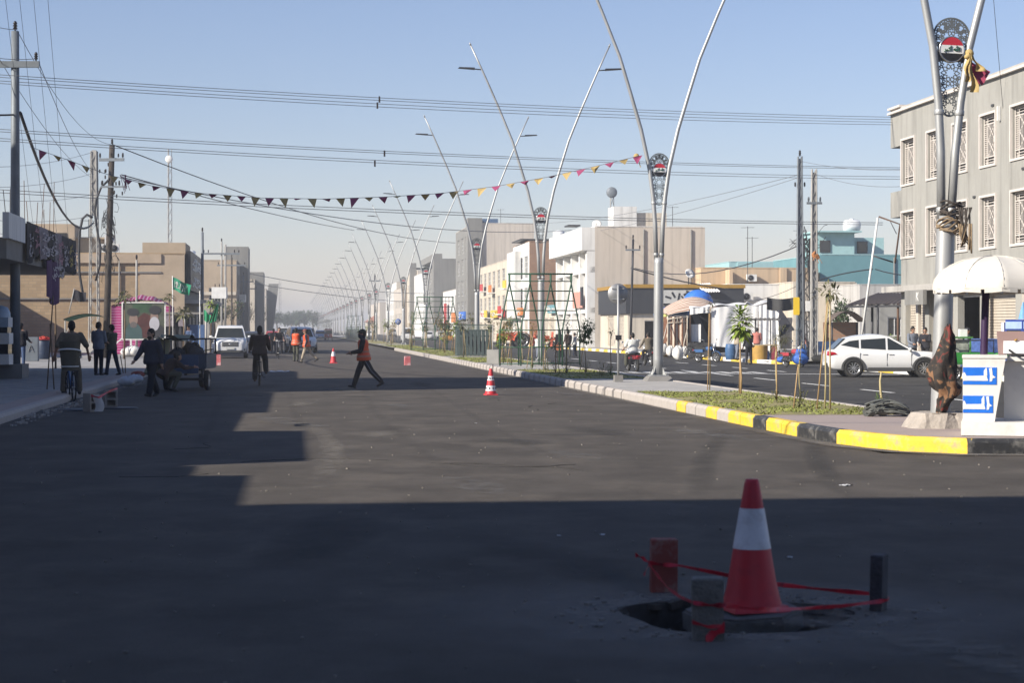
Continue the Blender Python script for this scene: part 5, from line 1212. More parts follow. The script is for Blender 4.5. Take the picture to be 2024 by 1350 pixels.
# scarf on the nearest lamp, rope and ribbons
def noisecloth(name, cols, sc=4.):
    m = M(name, cols[0], .9); nt = m.node_tree; N = nt.nodes; L = nt.links; b = next(n for n in N if n.type == 'BSDF_PRINCIPLED')
    tc = N.new('ShaderNodeTexCoord'); nz = N.new('ShaderNodeTexNoise'); nz.inputs['Scale'].default_value = sc; nz.inputs['Detail'].default_value = 2; nz.inputs['Distortion'].default_value = .8
    L.new(tc.outputs['Object'], nz.inputs['Vector']); cr = N.new('ShaderNodeValToRGB'); cr.color_ramp.interpolation = 'CONSTANT'
    el = cr.color_ramp.elements
    ps = [0, .40, .47, .55, .60, .68]
    for i, p in enumerate(ps[:len(cols)]):
        e = el[i] if i < 2 else el.new(p); e.position = p; e.color = tuple(cols[i]) + (1,)
    L.new(nz.outputs[0], cr.inputs[0]); L.new(cr.outputs[0], b.inputs['Base Color']); return m
m_scarf = noisecloth('scarf_pattern', [(.24, .13, .07), (.045, .036, .03), (.03, .026, .024), (.06, .045, .035), (.16, .035, .03), (.22, .12, .07)], 5.5)
lb = lamps[0].location
prof = [(1.93, .03, .0), (1.86, .055, -.01), (1.7, .10, .0), (1.5, .135, -.01), (1.36, .17, -.03), (1.15, .215, -.06), (.95, .235, -.05), (.8, .22, -.02), (.68, .20, .05), (.58, .165, .07), (.45, .12, .0), (.28, .085, -.03), (.2, .05, -.03)]
mb = MB(); n = 26; vs = []
for i, (z, r, ox) in enumerate(prof):
    for j in range(n):
        a = 2 * PI * j / n; k = 1 + .17 * math.sin(5 * a + i * .9) + .1 * math.sin(9 * a - i * 1.3); vs.append(V(ox + .05 * z + .9 * r * k * math.cos(a), -.19 + r * .75 * k * math.sin(a), (z * .78 + .05) + .03 * math.sin(4 * a + i)))
mb.add(vs, [(i * n + j, i * n + (j + 1) % n, (i + 1) * n + (j + 1) % n, (i + 1) * n + j) for i in range(len(prof) - 1) for j in range(n)], True)
o = mb.build('scarf', m_scarf, None, V(lb.x, lb.y, MZ)); tag(o, 'dark patterned scarf with red and tan bands tied low on the nearest lamp post', 'scarf')
for lab, z, mat, sq in (('brown rope bundle knotted where the nearest lamp splits', 3.45, M('rope_brown', (.22, .16, .10), .95, var=.4, vs=14), 0), ('dark cable tangle tied at the split of the nearest lamp', 3.7, m_pole_w, 1)):
    mb = MB()
    for k in range(7):
        r = .17 + .02 * R.random(); mb.tube([V(r * math.cos(t) + .02 * sq, r * math.sin(t), .05 * math.sin(t * 2 + k) + R.uniform(-.02, .02) + (k - 3) * .028) for t in [2 * PI * i / 16 for i in range(16)]], .015, 5, True)
    for k in range(7): mb.tube([V(.1 + .03 * k, -.19 - .01 * k, .03), V(.12 + .035 * k * R.random(), -.22, -.12 - .05 * k), V(.15 + .02 * k, -.2, -.2 - .06 * k * sq), V(.1, -.2, -.1)], .014, 5)
    o = mb.build('rope' if not sq else 'cable_tangle', mat, None, V(lb.x + .15, lb.y, lb.z + z - .15)); tag(o, lab, 'rope')
mb = MB(); mb.ball((.0, -.05, 0), (.07, .05, .06), 9, 6, Matrix.Rotation(.6, 3, 'Y')); mb.ball((-.03, -.06, -.05), (.06, .05, .045), 9, 6, Matrix.Rotation(-.5, 3, 'Y'))
for k in range(3): mb.sheet(lambda u, v: V(-.05 + .09 * u * (.4 + v * (.6 + .5 * k)) + .02 * k + .08 * v * (k - .6) + .02 * math.sin(v * 9 + k), -.08 + .03 * math.sin(u * 6 + v * 5 + k), -(.28 + .16 * ((k + 1) % 3)) * v - .05 * u * math.sin(v * 3)), 5, 8)
g0 = D(1915, 105, lb.y - .05); o = mb.build('ribbon', m_pg, None, g0); tag(o, 'gold cloth knotted on the right arm of the nearest lamp', 'ribbon')
mb = MB()
for k in range(2): mb.sheet(lambda u, v: V(.0 + .3 * v * (1 - .4 * u) + .05 * k, .02 * math.sin(u * 9 + v * 5), -.04 - .3 * v * (u * .3 + .55) - .12 * u), 4, 6)
o = mb.build('ribbon', m_pk, None, D(1912, 115, lb.y - .03)); tag(o, 'crimson cloth fluttering from the right arm of the nearest lamp', 'ribbon')
mb = MB(); mb.ball((0, 0, 0), (.09, .05, .11), 8, 5); mb.bar((.05, 0, -.05), (.12, 0, -.3), .05, .02); o = mb.build('ribbon', m_pg, None, D(1258, 310, 55.4)); tag(o, 'gold cloth at the bunting end on the second lamp', 'ribbon')
# roll of grey netting
mb = MB(); g0 = G(1755, 822, MZ)
for k in range(46):
    a0 = R.uniform(-.15, .15); off = V(R.uniform(-.05, .05), R.uniform(-.16, .16), R.uniform(.03, .2)); w = R.uniform(.26, .36)
    mb.tube([V(-w + 2 * w * t / 9, .07 * math.sin(t * .5 + k), 0) + off * V(1, 1, 1).length * .6 + V(0, .1 * a0 * t, .045 * math.sin(PI * t / 9) * (2 if off.z > .1 else 1) - .004 * t) for t in range(10)], .012, 5)
mb.sheet(lambda u, v: V((.37 - .04 * math.sin(5 * v)) * (2 * u - 1), .15 * math.cos(2 * PI * v), .10 + (.11 + .02 * math.sin(20 * u)) * math.sin(2 * PI * v) * (1 - .45 * u)), 12, 18)
o = mb.build('netting_roll', M('netting_grey', (.12, .125, .115), .95, var=.4, vs=18, streak=(1, 6, 6)), None, g0, .1); tag(o, 'rolled bundle of grey netting lying on the median nose', 'roll')
# round sign seen from behind, board on a stand, blue U-turn sign
m_alu = M('sign_back', (.30, .30, .30), .5, .6)
g0 = G(1222, 754, MZ); P = thing('road_sign', 'round road sign seen from behind, beside the second lamp', 'road sign', g0, TH)
mb = MB(); mb.tube([(0, 0, 0), (0, 0, 2.75)], .032, 10); mb.build('post', m_galv, P); mb = MB(); mb.box((0, 0, .09), (.24, .24, .18)); mb.build('foot', m_conc_d, P)
mb = MB(); mb.lathe([(.005, .012), (.29, .012), (.295, 0), (.29, -.012), (.005, -.012)], (0, .05, 2.5), 28, Matrix.Rotation(PI / 2, 3, 'X')); mb.build('disc', m_alu, P)
[(lambda b: (b.box((0, .03, z), (.36, .02, .03)), b.build('bracket', m_galv, P)))(MB()) for z in (2.35, 2.65)]
mb = MB(); mb.box((0, -.05, 1.25), (.16, .1, .14)); mb.build('clamp', m_steel_d, P)
g0 = G(787, 668, MZ); Yq = 205; g0 = V((787 - 1012) * Yq / F, Yq, MZ); P = thing('road_sign', 'blue round sign with a white U-turn arrow', 'road sign', g0)
mb = MB(); mb.tube([(0, 0, 0), (0, 0, 2.4)], .04, 8); mb.build('post', m_galv, P); zc = EYE - (636 - 650) * Yq / F - MZ
mb = MB(); mb.lathe([(.005, .02), (.31, .02), (.32, 0), (.31, -.02), (.005, -.02)], (0, -.06, zc), 24, Matrix.Rotation(PI / 2, 3, 'X')); dd = mb.build('disc', M('sign_blue_dark', (.02, .08, .30), .45), P)
mb = MB(); mb.tube([V(.1, -.09, zc - .17), V(.1, -.09, zc + .05)] + [V(.1 * math.cos(a), -.09, zc + .05 + .1 * math.sin(a)) for a in (.6, 1.2, 1.8, 2.5)] + [V(-.1, -.09, zc + .03), V(-.1, -.09, zc - .08)], .026, 6); mb.prism([(-.17, -.06), (-.03, -.06), (-.1, -.17)], (0, -.09, zc), (1, 0, 0), (0, 0, 1), .02); mb.build('arrow', m_wf, dd)
Yq = 73; P = thing('notice_board', 'small pale board on a thin post behind the striped cone', 'notice board', V((974 - 1012) * Yq / F, Yq, .0)); mb = MB(); mb.tube([(0, 0, 0), (0, 0, 1.85)], .02, 8); mb.build('post', m_pole_c, P)
mb = MB(); mb.box((0, -.04, .62), (.44, .02, .55)); pb = mb.build('panel', M('board_pale', (.42, .41, .38), .8), P); mb = MB(); mb.box((0, -.03, .62), (.47, .02, .58)); mb.build('rim', m_pole_c, pb)

# climbing frames of green steel on the median
m_gr = M('frame_green', (.03, .085, .05), .6, var=.2)
me_cache = {}
def trellis(label, loc, sc=1., n=4):
    P = thing('climbing_frame', label, 'trellis', loc, TH, 'green climbing frames over the lamps'); P.scale = (sc, sc, sc)
    Wd = 2.55; top = 3.75
    if not me_cache:
        prof = lambda k: [V(0, 0, top), V(0, 0, top - .3), V(.42 * k, .62 * k, 1.75), V(.48 * k, .72 * k, 1.4), V(.48 * k, .72 * k, 0)]
        for nm, k in (('front', -1), ('back', 1)):
            mb = MB(); mb.tube([p + V(0, .12 * k, 0) for p in prof(k)], .03, 6); me_cache[nm] = mb.mesh('rib', m_gr)
            mb = MB(); pr = prof(k)
            for z in (3.45, 3.05, 2.65, 2.25, 1.85, 1.45, .75, .08):
                t = max(0, min(1, (top - .3 - z) / (top - .3 - 1.75))); x = .42 * k * t + (.06 * k if z < 1.6 else 0); y = (.62 * t + .12) * k + (.1 * k if z < 1.6 else 0)
                mb.tube([(x - Wd / 2, y, z), (x + Wd / 2, y, z)], .02, 5)
            me_cache[nm + 'r'] = mb.mesh('rail', m_gr)
        mb = MB(); mb.tube([(-Wd / 2 - .05, -.12, top), (Wd / 2 + .05, -.12, top)], .035, 6); mb.tube([(-Wd / 2 - .05, .12, top), (Wd / 2 + .05, .12, top)], .035, 6)
        for i in range(n): mb.tube([(-Wd / 2 + Wd * i / (n - 1), -.12, top), (-Wd / 2 + Wd * i / (n - 1), .12, top)], .02, 5)
        me_cache['ridge'] = mb.mesh('ridge', m_gr)
    put('ridge', me_cache['ridge'], P)
    for nm in ('front', 'back'):
        put('rail', me_cache[nm + 'r'], P)
        for i in range(n): put('rib', me_cache[nm], P, (-Wd / 2 + Wd * i / (n - 1), 0, 0))
    return P
trellis('green climbing frame around the third lamp, nearest of the frames', V((1068 - 1012) * 78 / F, 78, MZ))
trellis('green climbing frame around the fifth lamp', V((860 - 1012) * 135 / F, 135, MZ), 1.0)
trellis('far pale green climbing frame among the distant lamps', V((703 - 1012) * 330 / F, 330, MZ), 1.0)
m_cage = M('cage_green', (.075, .10, .095), .6, var=.15); m_cage2 = M('cage_band', (.16, .22, .18), .6)
def cage(label, loc, sc):
    P = thing('picket_cage', label, 'fence', loc, TH, 'picket cages on the median'); P.scale = (sc,) * 3
    W_, D_, H_ = 1.86, 1.5, 1.72; mb = MB(); mb.box((0, 0, .75), (.13, .03, 1.42)); me = mb.mesh('slat', m_cage)
    for i in range(9):
        x = -W_ / 2 + .07 + (W_ - .14) * i / 8; put('slat', me, P, (x, -D_ / 2, 0)); put('slat', me, P, (x, D_ / 2, 0))
    for i in range(1, 6):
        y = -D_ / 2 + D_ * i / 6
        for s in (-1, 1): put('slat', me, P, (s * W_ / 2, y, 0), PI / 2)
    mb = MB()
    for z in (.1, 1.42, H_):
        for s in (-1, 1): mb.box((0, s * D_ / 2, z), (W_ + .06, .05, .05)); mb.box((s * W_ / 2, 0, z), (.05, D_, .05))
    mb.build('rail', m_cage, P); mb = MB()
    for s in (-1, 1):
        for i in range(8): mb.lathe([(.10, -.02), (.115, -.02), (.115, .02), (.10, .02)], (-W_ / 2 + .12 + (W_ - .24) * i / 7, s * D_ / 2, 1.57), 8, Matrix.Rotation(PI / 2, 3, 'X'), False)
        for i in range(6): mb.lathe([(.10, -.02), (.115, -.02), (.115, .02), (.10, .02)], (s * W_ / 2, -D_ / 2 + .13 + (D_ - .26) * i / 5, 1.57), 8, Matrix.Rotation(PI / 2, 3, 'Y'), False)
    mb.build('ornament_band', m_cage2, P); mb = MB()
    for i in range(8): mb.box((-W_ / 2 + .12 + (W_ - .24) * i / 7, 0, 1.1), (.2, D_ * .8, .05))
    mb.build('lid', m_cage2, P)
cage('dark green picket cage with an octagon band beside the fourth lamp', V((936 - 1012) * 104 / F, 104, MZ), 1)
cage('small grey looking picket cage far along the median', V((697 - 1012) * 290 / F, 290, MZ), 1.0)

# ---------------------------------------------------------------- market on the right pavement
m_tstr = stripes('tent_brown_stripes', (.62, .52, .42), (.17, .075, .04), 4.2, 'X', .35)
m_tstr2 = stripes('tent_brown_stripes_roof', (.66, .57, .48), (.30, .15, .09), 4.2, 'Y', .5)
m_twh = M('canvas_white', (.72, .71, .69), .85, var=.05, vs=3); m_tarp = M('tarp_blue', (.035, .16, .55), .5, var=.15); m_blkc = M('cloth_black', (.018, .018, .024), .9)
PZr = ZR + .15
P = thing('striped_tent', 'brown and white striped tent at the kerb, left part of the market', 'tent', V(11.7, 122, PZr), TH)
mb = MB(); mb.sheet(lambda u, v: V(-1.75 + 1.25 * u, .05 * math.sin(u * 14) + .03 * math.sin(u * 31), 2.45 * v), 20, 3); mb.sheet(lambda u, v: V(-1.75 + .05 * math.sin(u * 17), 4.6 * u, 2.45 * v), 16, 3); mb.build('striped_wall', m_tstr, P)
mb = MB(); mb.sheet(lambda u, v: V(-1.75 + 4.4 * u, 4.6 * v, 2.45 + 1.3 * math.sin(PI * min(1, u * .96 + .05)) ** .8 * math.sin(PI * (v * .8 + .1)) + .04 * math.sin(v * 20)), 16, 12); mb.build('domed_roof', m_tstr2, P)
mb = MB(); 
for x, y in ((-1.75, 0), (-.5, -.05), (2.1, 0), (-1.75, 4.6), (2.1, 4.6)): mb.tube([(x, y, 0), (x, y, 2.5)], .035, 6)
mb.tube([(-1.75, -.04, 2.3), (-.5, -.04, 2.42)], .04, 6); mb.tube([(-1.75, -.04, 2.05), (-.5, -.04, 2.1)], .03, 6)
for k in range(5): mb.tube([(-1.75 + .31 * k, -.04, 2.05), (-1.75 + .31 * k, -.04, 2.38)], .025, 5)
mb.tube([(-1.8, -.1, 2.0), (-2.5, -1.2, .1)], .03, 6); mb.tube([(-.5, -.1, 1.7), (-1.1, -1.2, .1)], .03, 6)
mb.build('tent_pole', m_cream, P)
mb = MB(); mb.sheet(lambda u, v: V(-1.7 + 3.7 * u, 4.5, 2.4 * v), 2, 2); mb.build('back_wall', m_blkc, P)
P = thing('white_tent', 'white cloth tent with an open dark entrance, right of the striped tent', 'tent', V(13.0, 115.5, PZr), TH)
L0t = V(13.0, 115.5, PZr); tq = lambda px, py, dy=0: Matrix.Rotation(-TH, 3, 'Z') @ (D(px, py, 115.5 + dy) - L0t)
mb = MB()
def curtain(pxs, top, bot, nu, amp, dy=0, ph=0):
    def fn(u, v):
        k = u * (len(pxs) - 1); i = min(int(k), len(pxs) - 2); f = k - i
        px = pxs[i] + (pxs[i + 1] - pxs[i]) * f; yt = top[i] + (top[i + 1] - top[i]) * f; yb = bot[i] + (bot[i + 1] - bot[i]) * f
        p = tq(px, yb + (yt - yb) * v, dy); return p + V(0, amp * (.25 + .75 * math.sin(u * 7 + ph) ** 2) * math.sin(u * nu * .6 + 2.2 * math.sin(u * 5 + ph) + ph + .8 * v) * (1.15 - .8 * v) + .25 * amp * math.sin(u * nu * 1.9 + 1 + ph - v), 0)
    return fn
mb.sheet(curtain([1406, 1430, 1455, 1480, 1502], [609, 606, 604, 603, 606], [684, 686, 690, 690, 692], 17, .065), 60, 10)
mb.sheet(curtain([1500, 1512, 1526, 1542], [604, 602, 606, 622], [694, 690, 700, 692], 12, .12, -.3, 2), 30, 8)
mb.sheet(curtain([1363, 1372, 1385], [641, 641, 641], [676, 676, 676], 9, .06, .3), 10, 4); mb.build('curtain', m_twh, P)
mb = MB(); mb.sheet(curtain([1364, 1385, 1406], [610, 608, 606], [622, 619, 618], 14, .1, -.2, 1), 18, 3); mb.build('valance', m_twh, P)
mb = MB(); mb.sheet(lambda u, v: tq(1362 + 180 * u, 611 - 8 * math.sin(PI * u) - (9 * abs(math.sin(u * 9)) if u > .62 else 0) + (14 * max(0, u - .9) * 10 if u > .9 else 0), 4.6 * v) + V(0, 0, .12 * math.sin(PI * v) + .05 * math.sin(u * 23 + v * 3)), 60, 10); mb.build('roof_cloth', m_twh, P)
mb = MB(); mb.sheet(lambda u, v: tq(1362 + 180 * u, 612 + 85 * v, 4.7), 4, 2); mb.sheet(lambda u, v: tq(1362, 700 - 88 * v, 4.7 * u), 4, 2); mb.build('inner_cloth', m_blkc, P)
mb = MB(); mb.sheet(lambda u, v: tq(1366 + 14 * u + 26 * (1 - v), 620 + 62 * (1 - v), .5 + .3 * u), 6, 8); mb.build('tied_flap', M('cloth_grey', (.11, .11, .12), .9), P)
mb = MB()
for px in (1364, 1405, 1500, 1541): mb.tube([tq(px, 700, .05), tq(px, 612, .05)], .04, 6)
mb.build('tent_pole', m_rust, P)
mb = MB(); mb.box(tq(1382, 693, -.2) , (1.3, .4, .95)); cs = mb.build('counter', m_wfd, None, L0t, TH); tag(cs, 'dark wooden counter below the tent entrance', 'counter')
for lab, c, r, sq, Y in (('blue tarpaulin hump behind the striped tent roof', (1380, 592), 1.0, (1, 1, .75), 127.5), ('bright blue tarpaulin slope left of the striped tent', (1330, 614), 1.25, (1, .7, .36), 127)):
    mb = MB(); p = D(*c, Y); mb.sheet(lambda u, v: V(math.cos(2 * PI * u) * math.sin(PI * .5 * v) * r * sq[0] * (1 + .07 * math.sin(10 * PI * u)), math.sin(2 * PI * u) * math.sin(PI * .5 * v) * r * sq[1], r * sq[2] * math.cos(PI * .5 * v) * 1.3 - .3), 24, 8)
    mb.tube([(0, 0, -.3), (0, 0, -p.z + PZr)], .04, 5); o = mb.build('tarpaulin', m_tarp, None, p); tag(o, lab, 'tarpaulin', 'blue tarpaulins of the market')
mb = MB(); a = D(1304, 636, 123); mb.sheet(lambda u, v: a + V(.62 * u, .03 * math.sin(u * 7), .5 * v), 8, 4); bn = mb.build('banner', M('banner_yellow', (.62, .60, .20), .7), None); tag(bn, 'small yellow green banner beside the striped tent', 'banner')
mb = MB(); scribx(mb, a.x + .05, a.y - .05, a.z + .08, .5, .3, 6, .045); mb.build('lettering', M('lettering_green', (.06, .28, .08), .7), bn, kind='stuff')
mb = MB(); mb.sheet(lambda u, v: D(1516 + 53 * u, 612 - 24 * v + 3 * math.sin(PI * u), 112 + .2 * math.sin(9 * u)), 10, 4); o = mb.build('shade_net', M('net_dark', (.05, .05, .05), .9), None); tag(o, 'dark shade net stretched between the white tent and the poles', 'net')
mb = MB(); mb.add([D(1542, 608, 110), D(1571, 652, 107), D(1540, 666, 109), D(1538, 630, 111)], [(0, 1, 2, 3)]); mb.add([D(1542, 608, 110.03), D(1571, 652, 107.03), D(1540, 666, 109.03), D(1538, 630, 111.03)], [(0, 1, 2, 3)]); o = mb.build('shade_cloth', m_blkc, None); tag(o, 'black triangular cloth hanging right of the white tent', 'cloth')
P = thing('shelf_canopy', 'small white corrugated canopy on a post in front of the white tent', 'canopy', D(1493, 712, 108)); mb = MB()
mb.sheet(lambda u, v: V(-.6 + 2.0 * u, -.5 + v, 2.35 - .1 * v + .025 * math.sin(u * 50)), 50, 2, False); mb.sheet(lambda u, v: V(-.6 + 2.0 * u, -.5 + v, 2.38 - .1 * v + .025 * math.sin(u * 50)), 50, 2, False); mb.build('roof_sheet', m_twh, P); mb = MB(); mb.tube([(0, 0, 0), (0, 0, 2.3)], .04, 6); mb.tube([(.9, .3, 0), (.9, .3, 2.3)], .03, 6); mb.build('post', m_steel_d, P)
def barrel(label, loc, r, h, mat, group=None, name='barrel', cat='barrel'):
    mb = MB(); mb.lathe([(.01, .01), (r * .85, .01), (r * .9, .03), (r, h * .3), (r * 1.02, h * .5), (r, h * .7), (r * .88, h * .96), (r * .84, h), (r * .8, h * .97), (.01, h * .97)], (0, 0, 0), 18)
    for z in (.3, .7): mb.lathe([(r * 1.0, h * z - .02), (r * 1.05, h * z), (r * 1.0, h * z + .02)], (0, 0, 0), 18)
    return tag(mb.build(name, mat, None, loc), label, cat, group)
m_brl = M('barrel_blue', (.05, .12, .25), .5, var=.15)
g0 = G(1445, 711, PZr); barrel('blue plastic barrel in front of the white tent', g0, .32, .85, m_brl)
g0 = G(1515, 712, PZr); barrel('small blue water can beside the yellow table', g0, .17, .5, M('can_blue', (.06, .2, .42), .5), name='water_can', cat='can')
P = thing('vendor_table', 'yellow brown drum table with a board top in front of the white tent', 'table', G(1502, 712, PZr)); mb = MB(); mb.lathe([(.4, 0), (.42, .3), (.42, .78)], (0, 0, 0), 14); mb.build('drum', M('drum_ochre', (.42, .25, .06), .7, var=.2), P); mb = MB(); mb.box((.2, 0, .81), (1.5, .6, .06)); mb.build('board_top', M('board_wood', (.45, .36, .24), .8), P); mb = MB(); mb.box((.75, 0, .39), (.3, .5, .76)); mb.build('side_shelf', M('shelf_red', (.25, .04, .06), .7), P)
for i, (px, py, r) in enumerate([(1341, 712, .30), (1312, 702, .28), (1325, 704, .24), (1354, 704, .22)]): bag(['large white sack on the kerb before the striped tent', 'white sack left of the large kerb sack', 'small white sack behind the large kerb sack', 'small grey white sack right of the large kerb sack'][i], G(px, py, PZr), r, m_sack, (1, .9, 1.35), group='white sacks before the striped tent')
bag('blue bundle on the far pavement beside the parked moped', G(1582, 722, PZr), .33, M('bundle_blue', (.03, .12, .45), .6), (1.1, .8, .9), 'bundle', None, 'bundle')
bag('blue bundle lying low before the spiky sapling', G(1548, 717, PZr), .25, M('bundle_blue', (.03, .12, .45), .6), (1.3, .8, .6), 'bundle', None, 'bundle')
bag('tyre black bundle at the foot of the slim poles', G(1622, 718, PZr), .3, m_rub, (1.6, 1, .7), 'bundle', None, 'bundle')
mb = MB(); mb.hexa([V(-.9, -.45, .35), V(.9, -.45, .35), V(.9, .45, .35), V(-.9, .45, .35)], [V(-.95, -.5, .95), V(.95, -.5, .95), V(.95, .5, .95), V(-.95, .5, .95)]); 
P = thing('cargo_cart', 'blue cargo cart parked behind the slim poles', 'cart', G(1622, 708, PZr), TH); mb.build('tray', M('cart_blue', (.03, .07, .17), .6, var=.2), P)
for x in (-.6, .6):
    for y in (-.4, .4): mb = MB(); mb.lathe([(.05, -.05), (.22, -.06), (.25, 0), (.22, .06), (.05, .05)], (x, y, .25), 14, Matrix.Rotation(PI / 2, 3, 'X')); mb.build('wheel', m_rub, P)
mb = MB(); q4 = [D(1375, 562, 158), D(1402, 560, 160), D(1424, 577, 156.5), D(1392, 578, 156.5)]
for d in (0, .03): mb.sheet(lambda u, v: (q4[3] * (1 - u) + q4[2] * u) * (1 - v) + (q4[0] * (1 - u) + q4[1] * u) * v + V(0, 0, .04 * math.sin(u * 40) + d), 40, 2, False)
o = mb.build('roof_sheeting', m_twh, None); tag(o, 'loose white corrugated sheeting on the restaurant roof', 'roof sheet')
# carports
m_sheetb = M('corrugated_brown', (.16, .12, .09), .7, .2, var=.2)
P = thing('carport', 'brown corrugated carport roof on posts behind the white car', 'canopy', V(0, 0, 0)); mb = MB()
c = [D(1673, 603, 93), D(1735, 580, 101), D(1860, 580, 98), D(1860, 600, 91)]
cor = lambda u, v: (c[0] * (1 - u) + c[3] * u) * (1 - v) + (c[1] * (1 - u) + c[2] * u) * v
mb.sheet(lambda u, v: cor(u, v) + V(0, 0, .03 * math.sin(u * 120)), 120, 3, False); mb.sheet(lambda u, v: cor(u, v) + V(0, 0, .03 * math.sin(u * 120) + .02), 120, 3, False); mb.build('roof_sheet', m_sheetb, P)
mb = MB(); mb.bar(c[0] - V(0, 0, .08), c[3] - V(0, 0, .08), .1); mb.bar(c[1] - V(0, 0, .08), c[2] - V(0, 0, .08), .1); mb.bar(c[0] - V(0, 0, .08), c[1] - V(0, 0, .08), .1)
for k in range(1, 5): mb.bar(cor(k / 5, 0) - V(0, 0, .1), cor(k / 5, 1) - V(0, 0, .1), .06)
mb.build('beam', m_steel_d, P)
for px, Y, py in ((1724, 93.5, 602), (1775, 92, 600), (1846, 92, 600), (1735, 100.5, 590)): mb = MB(); t = D(px, py, Y); mb.tube([V(t.x, t.y, PZr), t], .06, 8); mb.build('post', m_steel_d if px != 1775 else m_rust, P)
mb = MB(); b0 = D(1675, 690, 112); mb.sheet(lambda u, v: V(b0.x - 1.0 + 2.0 * u, 111.6 + 2.6 * v, 1.95 + .75 * math.sin(PI * (u * .86 + .07))), 16, 2); mb.sheet(lambda u, v: V(b0.x - 1.0 + 2.0 * u, 111.6 + 2.6 * v, 2.0 + .75 * math.sin(PI * (u * .86 + .07))), 16, 2)
P = thing('carport', 'small arched brown canopy left of the large carport', 'canopy', V(0, 0, 0)); mb.build('roof_sheet', m_sheetb, P); mb = MB()
for dx in (-.95, .95):
    for dy in (0, 2.5): mb.tube([(b0.x + dx, 111.7 + dy, PZr), (b0.x + dx, 111.7 + dy, 2.1)], .05, 6)
mb.build('post', m_steel_d, P); mb = MB(); mb.box((b0.x, 114.3, 1.1), (2.1, .1, 2.0)); mb.build('back_panel', m_brk_r, P)
# drinks fridge, shop table and cabinet in front of the grey building
P = thing('drinks_fridge', 'blue glass fronted drinks fridges behind the kiosk', 'fridge', RT(26.0, 68.8, PZr), TH - PI / 2 + .35)
m_fb = M('fridge_blue', (.02, .05, .25), .4)
for i in range(2):
    x = .05 + .95 * i
    mb = MB(); mb.box((x, .35, 1.0), (.92, .7, 2.0)); cc = mb.build('cabinet', m_fb, P)
    mb = MB(); mb.box((x, -.012, .95), (.74, .02, 1.35)); mb.build('glass_door', m_glass, cc); mb = MB(); mb.box((x, -.012, 1.8), (.86, .02, .26)); mb.build('header', M('fridge_header', (.30, .40, .62), .5), cc)
mb = MB(); mb.box((-.5, .2, 1.15), (.14, .5, 1.5)); mb.build('side_advert', M('advert_pale', (.55, .55, .70), .5, var=.35, vs=6), P)
mb = MB(); mb.lathe([(.18, 0), (.02, .62)], (.2, .3, 2.02), 12); mb.build('paper_cone', M('cone_blue', (.15, .35, .6), .6), P)
mb = MB(); mb.box((.75, .3, 2.12), (.6, .4, .22)); mb.build('stacked_box', m_greyb, P)
mb = MB(); mb.box((0, 0, 1.05), (1.7, .8, .5)); mb.box((0, 0, .5), (1.6, .75, .58)); o = mb.build('freezer', M('freezer_blue', (.06, .11, .30), .5, var=.5, vs=7), None, RT(26.2, 71.8, PZr), TH + PI / 2); tag(o, 'low blue patterned freezer in the shop doorway', 'freezer')
# hedge and plants will follow; left side market
P = thing('pink_tent', 'magenta and white striped tent behind the portrait poster', 'tent', D(220, 701, 118), TH); P.location.z = PZ
m_pink = stripes('tent_magenta_stripes', (.27, .016, .12), (.42, .24, .33), 6.0, 'Z', .25, thin=.8); m_pinkr = stripes('tent_magenta_roof', (.27, .016, .12), (.42, .24, .33), 4.5, 'X', .2, thin=.6)
mb = MB(); mb.sheet(lambda u, v: V(3.6 * u, .07 * math.sin(u * 24) * (1 - .4 * v), 2.95 * v), 40, 6); mb.sheet(lambda u, v: V(.07 * math.sin(u * 22), 4 * u, 2.95 * v), 20, 6); mb.sheet(lambda u, v: V(3.6, 4 * u, 2.95 * v), 8, 3); mb.build('striped_wall', m_pink, P)
mb = MB(); mb.sheet(lambda u, v: V(-.05 + 3.7 * u, -.05 + 4.1 * v, 2.95 + .42 * math.sin(PI * u) + .3 * math.sin(PI * v) * math.sin(PI * u) + .04 * math.sin(u * 30)), 24, 8); mb.build('roof', m_pinkr, P)
P = thing('portrait_poster', 'framed poster of two bearded men in dark turbans before the magenta tent', 'poster', D(284, 668, 108), .04); k_ = 108 / F
L0p = D(284, 668, 108); pq = lambda px, py: D(px, py, 108) - L0p
mb = MB(); a, b = pq(243, 670), pq(325, 599); w, h = b.x - a.x, b.z - a.z; mb.box(((a.x + b.x) / 2, .03, (a.z + b.z) / 2), (w, .04, h)); pp = mb.build('panel', M('poster_ground', (.075, .085, .06), .6, var=.4, vs=1.2), P)
def flat(pts, mat, y, nm): mb = MB(); mb.prism([(pq(x, z).x, pq(x, z).z) for x, z in pts][::-1], (0, y, 0), (1, 0, 0), (0, 0, 1), .003); mb.build(nm, mat, pp)
ell = lambda cx, cy, rx, ry, n=18: [(cx + rx * math.cos(2 * PI * i / n), cy + ry * math.sin(2 * PI * i / n)) for i in range(n)]
m_pskin = M('poster_skin', (.24, .165, .135), .6); m_pbk = M('poster_dark', (.03, .03, .035), .6); m_pgw = M('poster_white_beard', (.42, .41, .44), .6)
flat([(270, 668), (300, 668), (300, 625), (285, 618), (270, 630)], M('poster_red_glow', (.07, .022, .02), .6, var=.5, vs=2), .008, 'print_red'); flat([(262, 618), (300, 618), (300, 600), (262, 600)], M('poster_green', (.035, .075, .04), .6, var=.4), .0075, 'print_green')
flat([(246, 669), (282, 669), (280, 650), (272, 640), (255, 640), (248, 652)], M('poster_cloak_teal', (.05, .09, .09), .6), .004, 'print_cloak'); flat(ell(264, 632, 8.5, 13), m_pskin, .0, 'print_face'); flat(ell(264, 642, 7, 6), M('poster_grey_beard', (.12, .105, .1), .6), -.004, 'print_beard'); flat(ell(263, 617, 12, 8), m_pbk, -.008, 'print_turban')
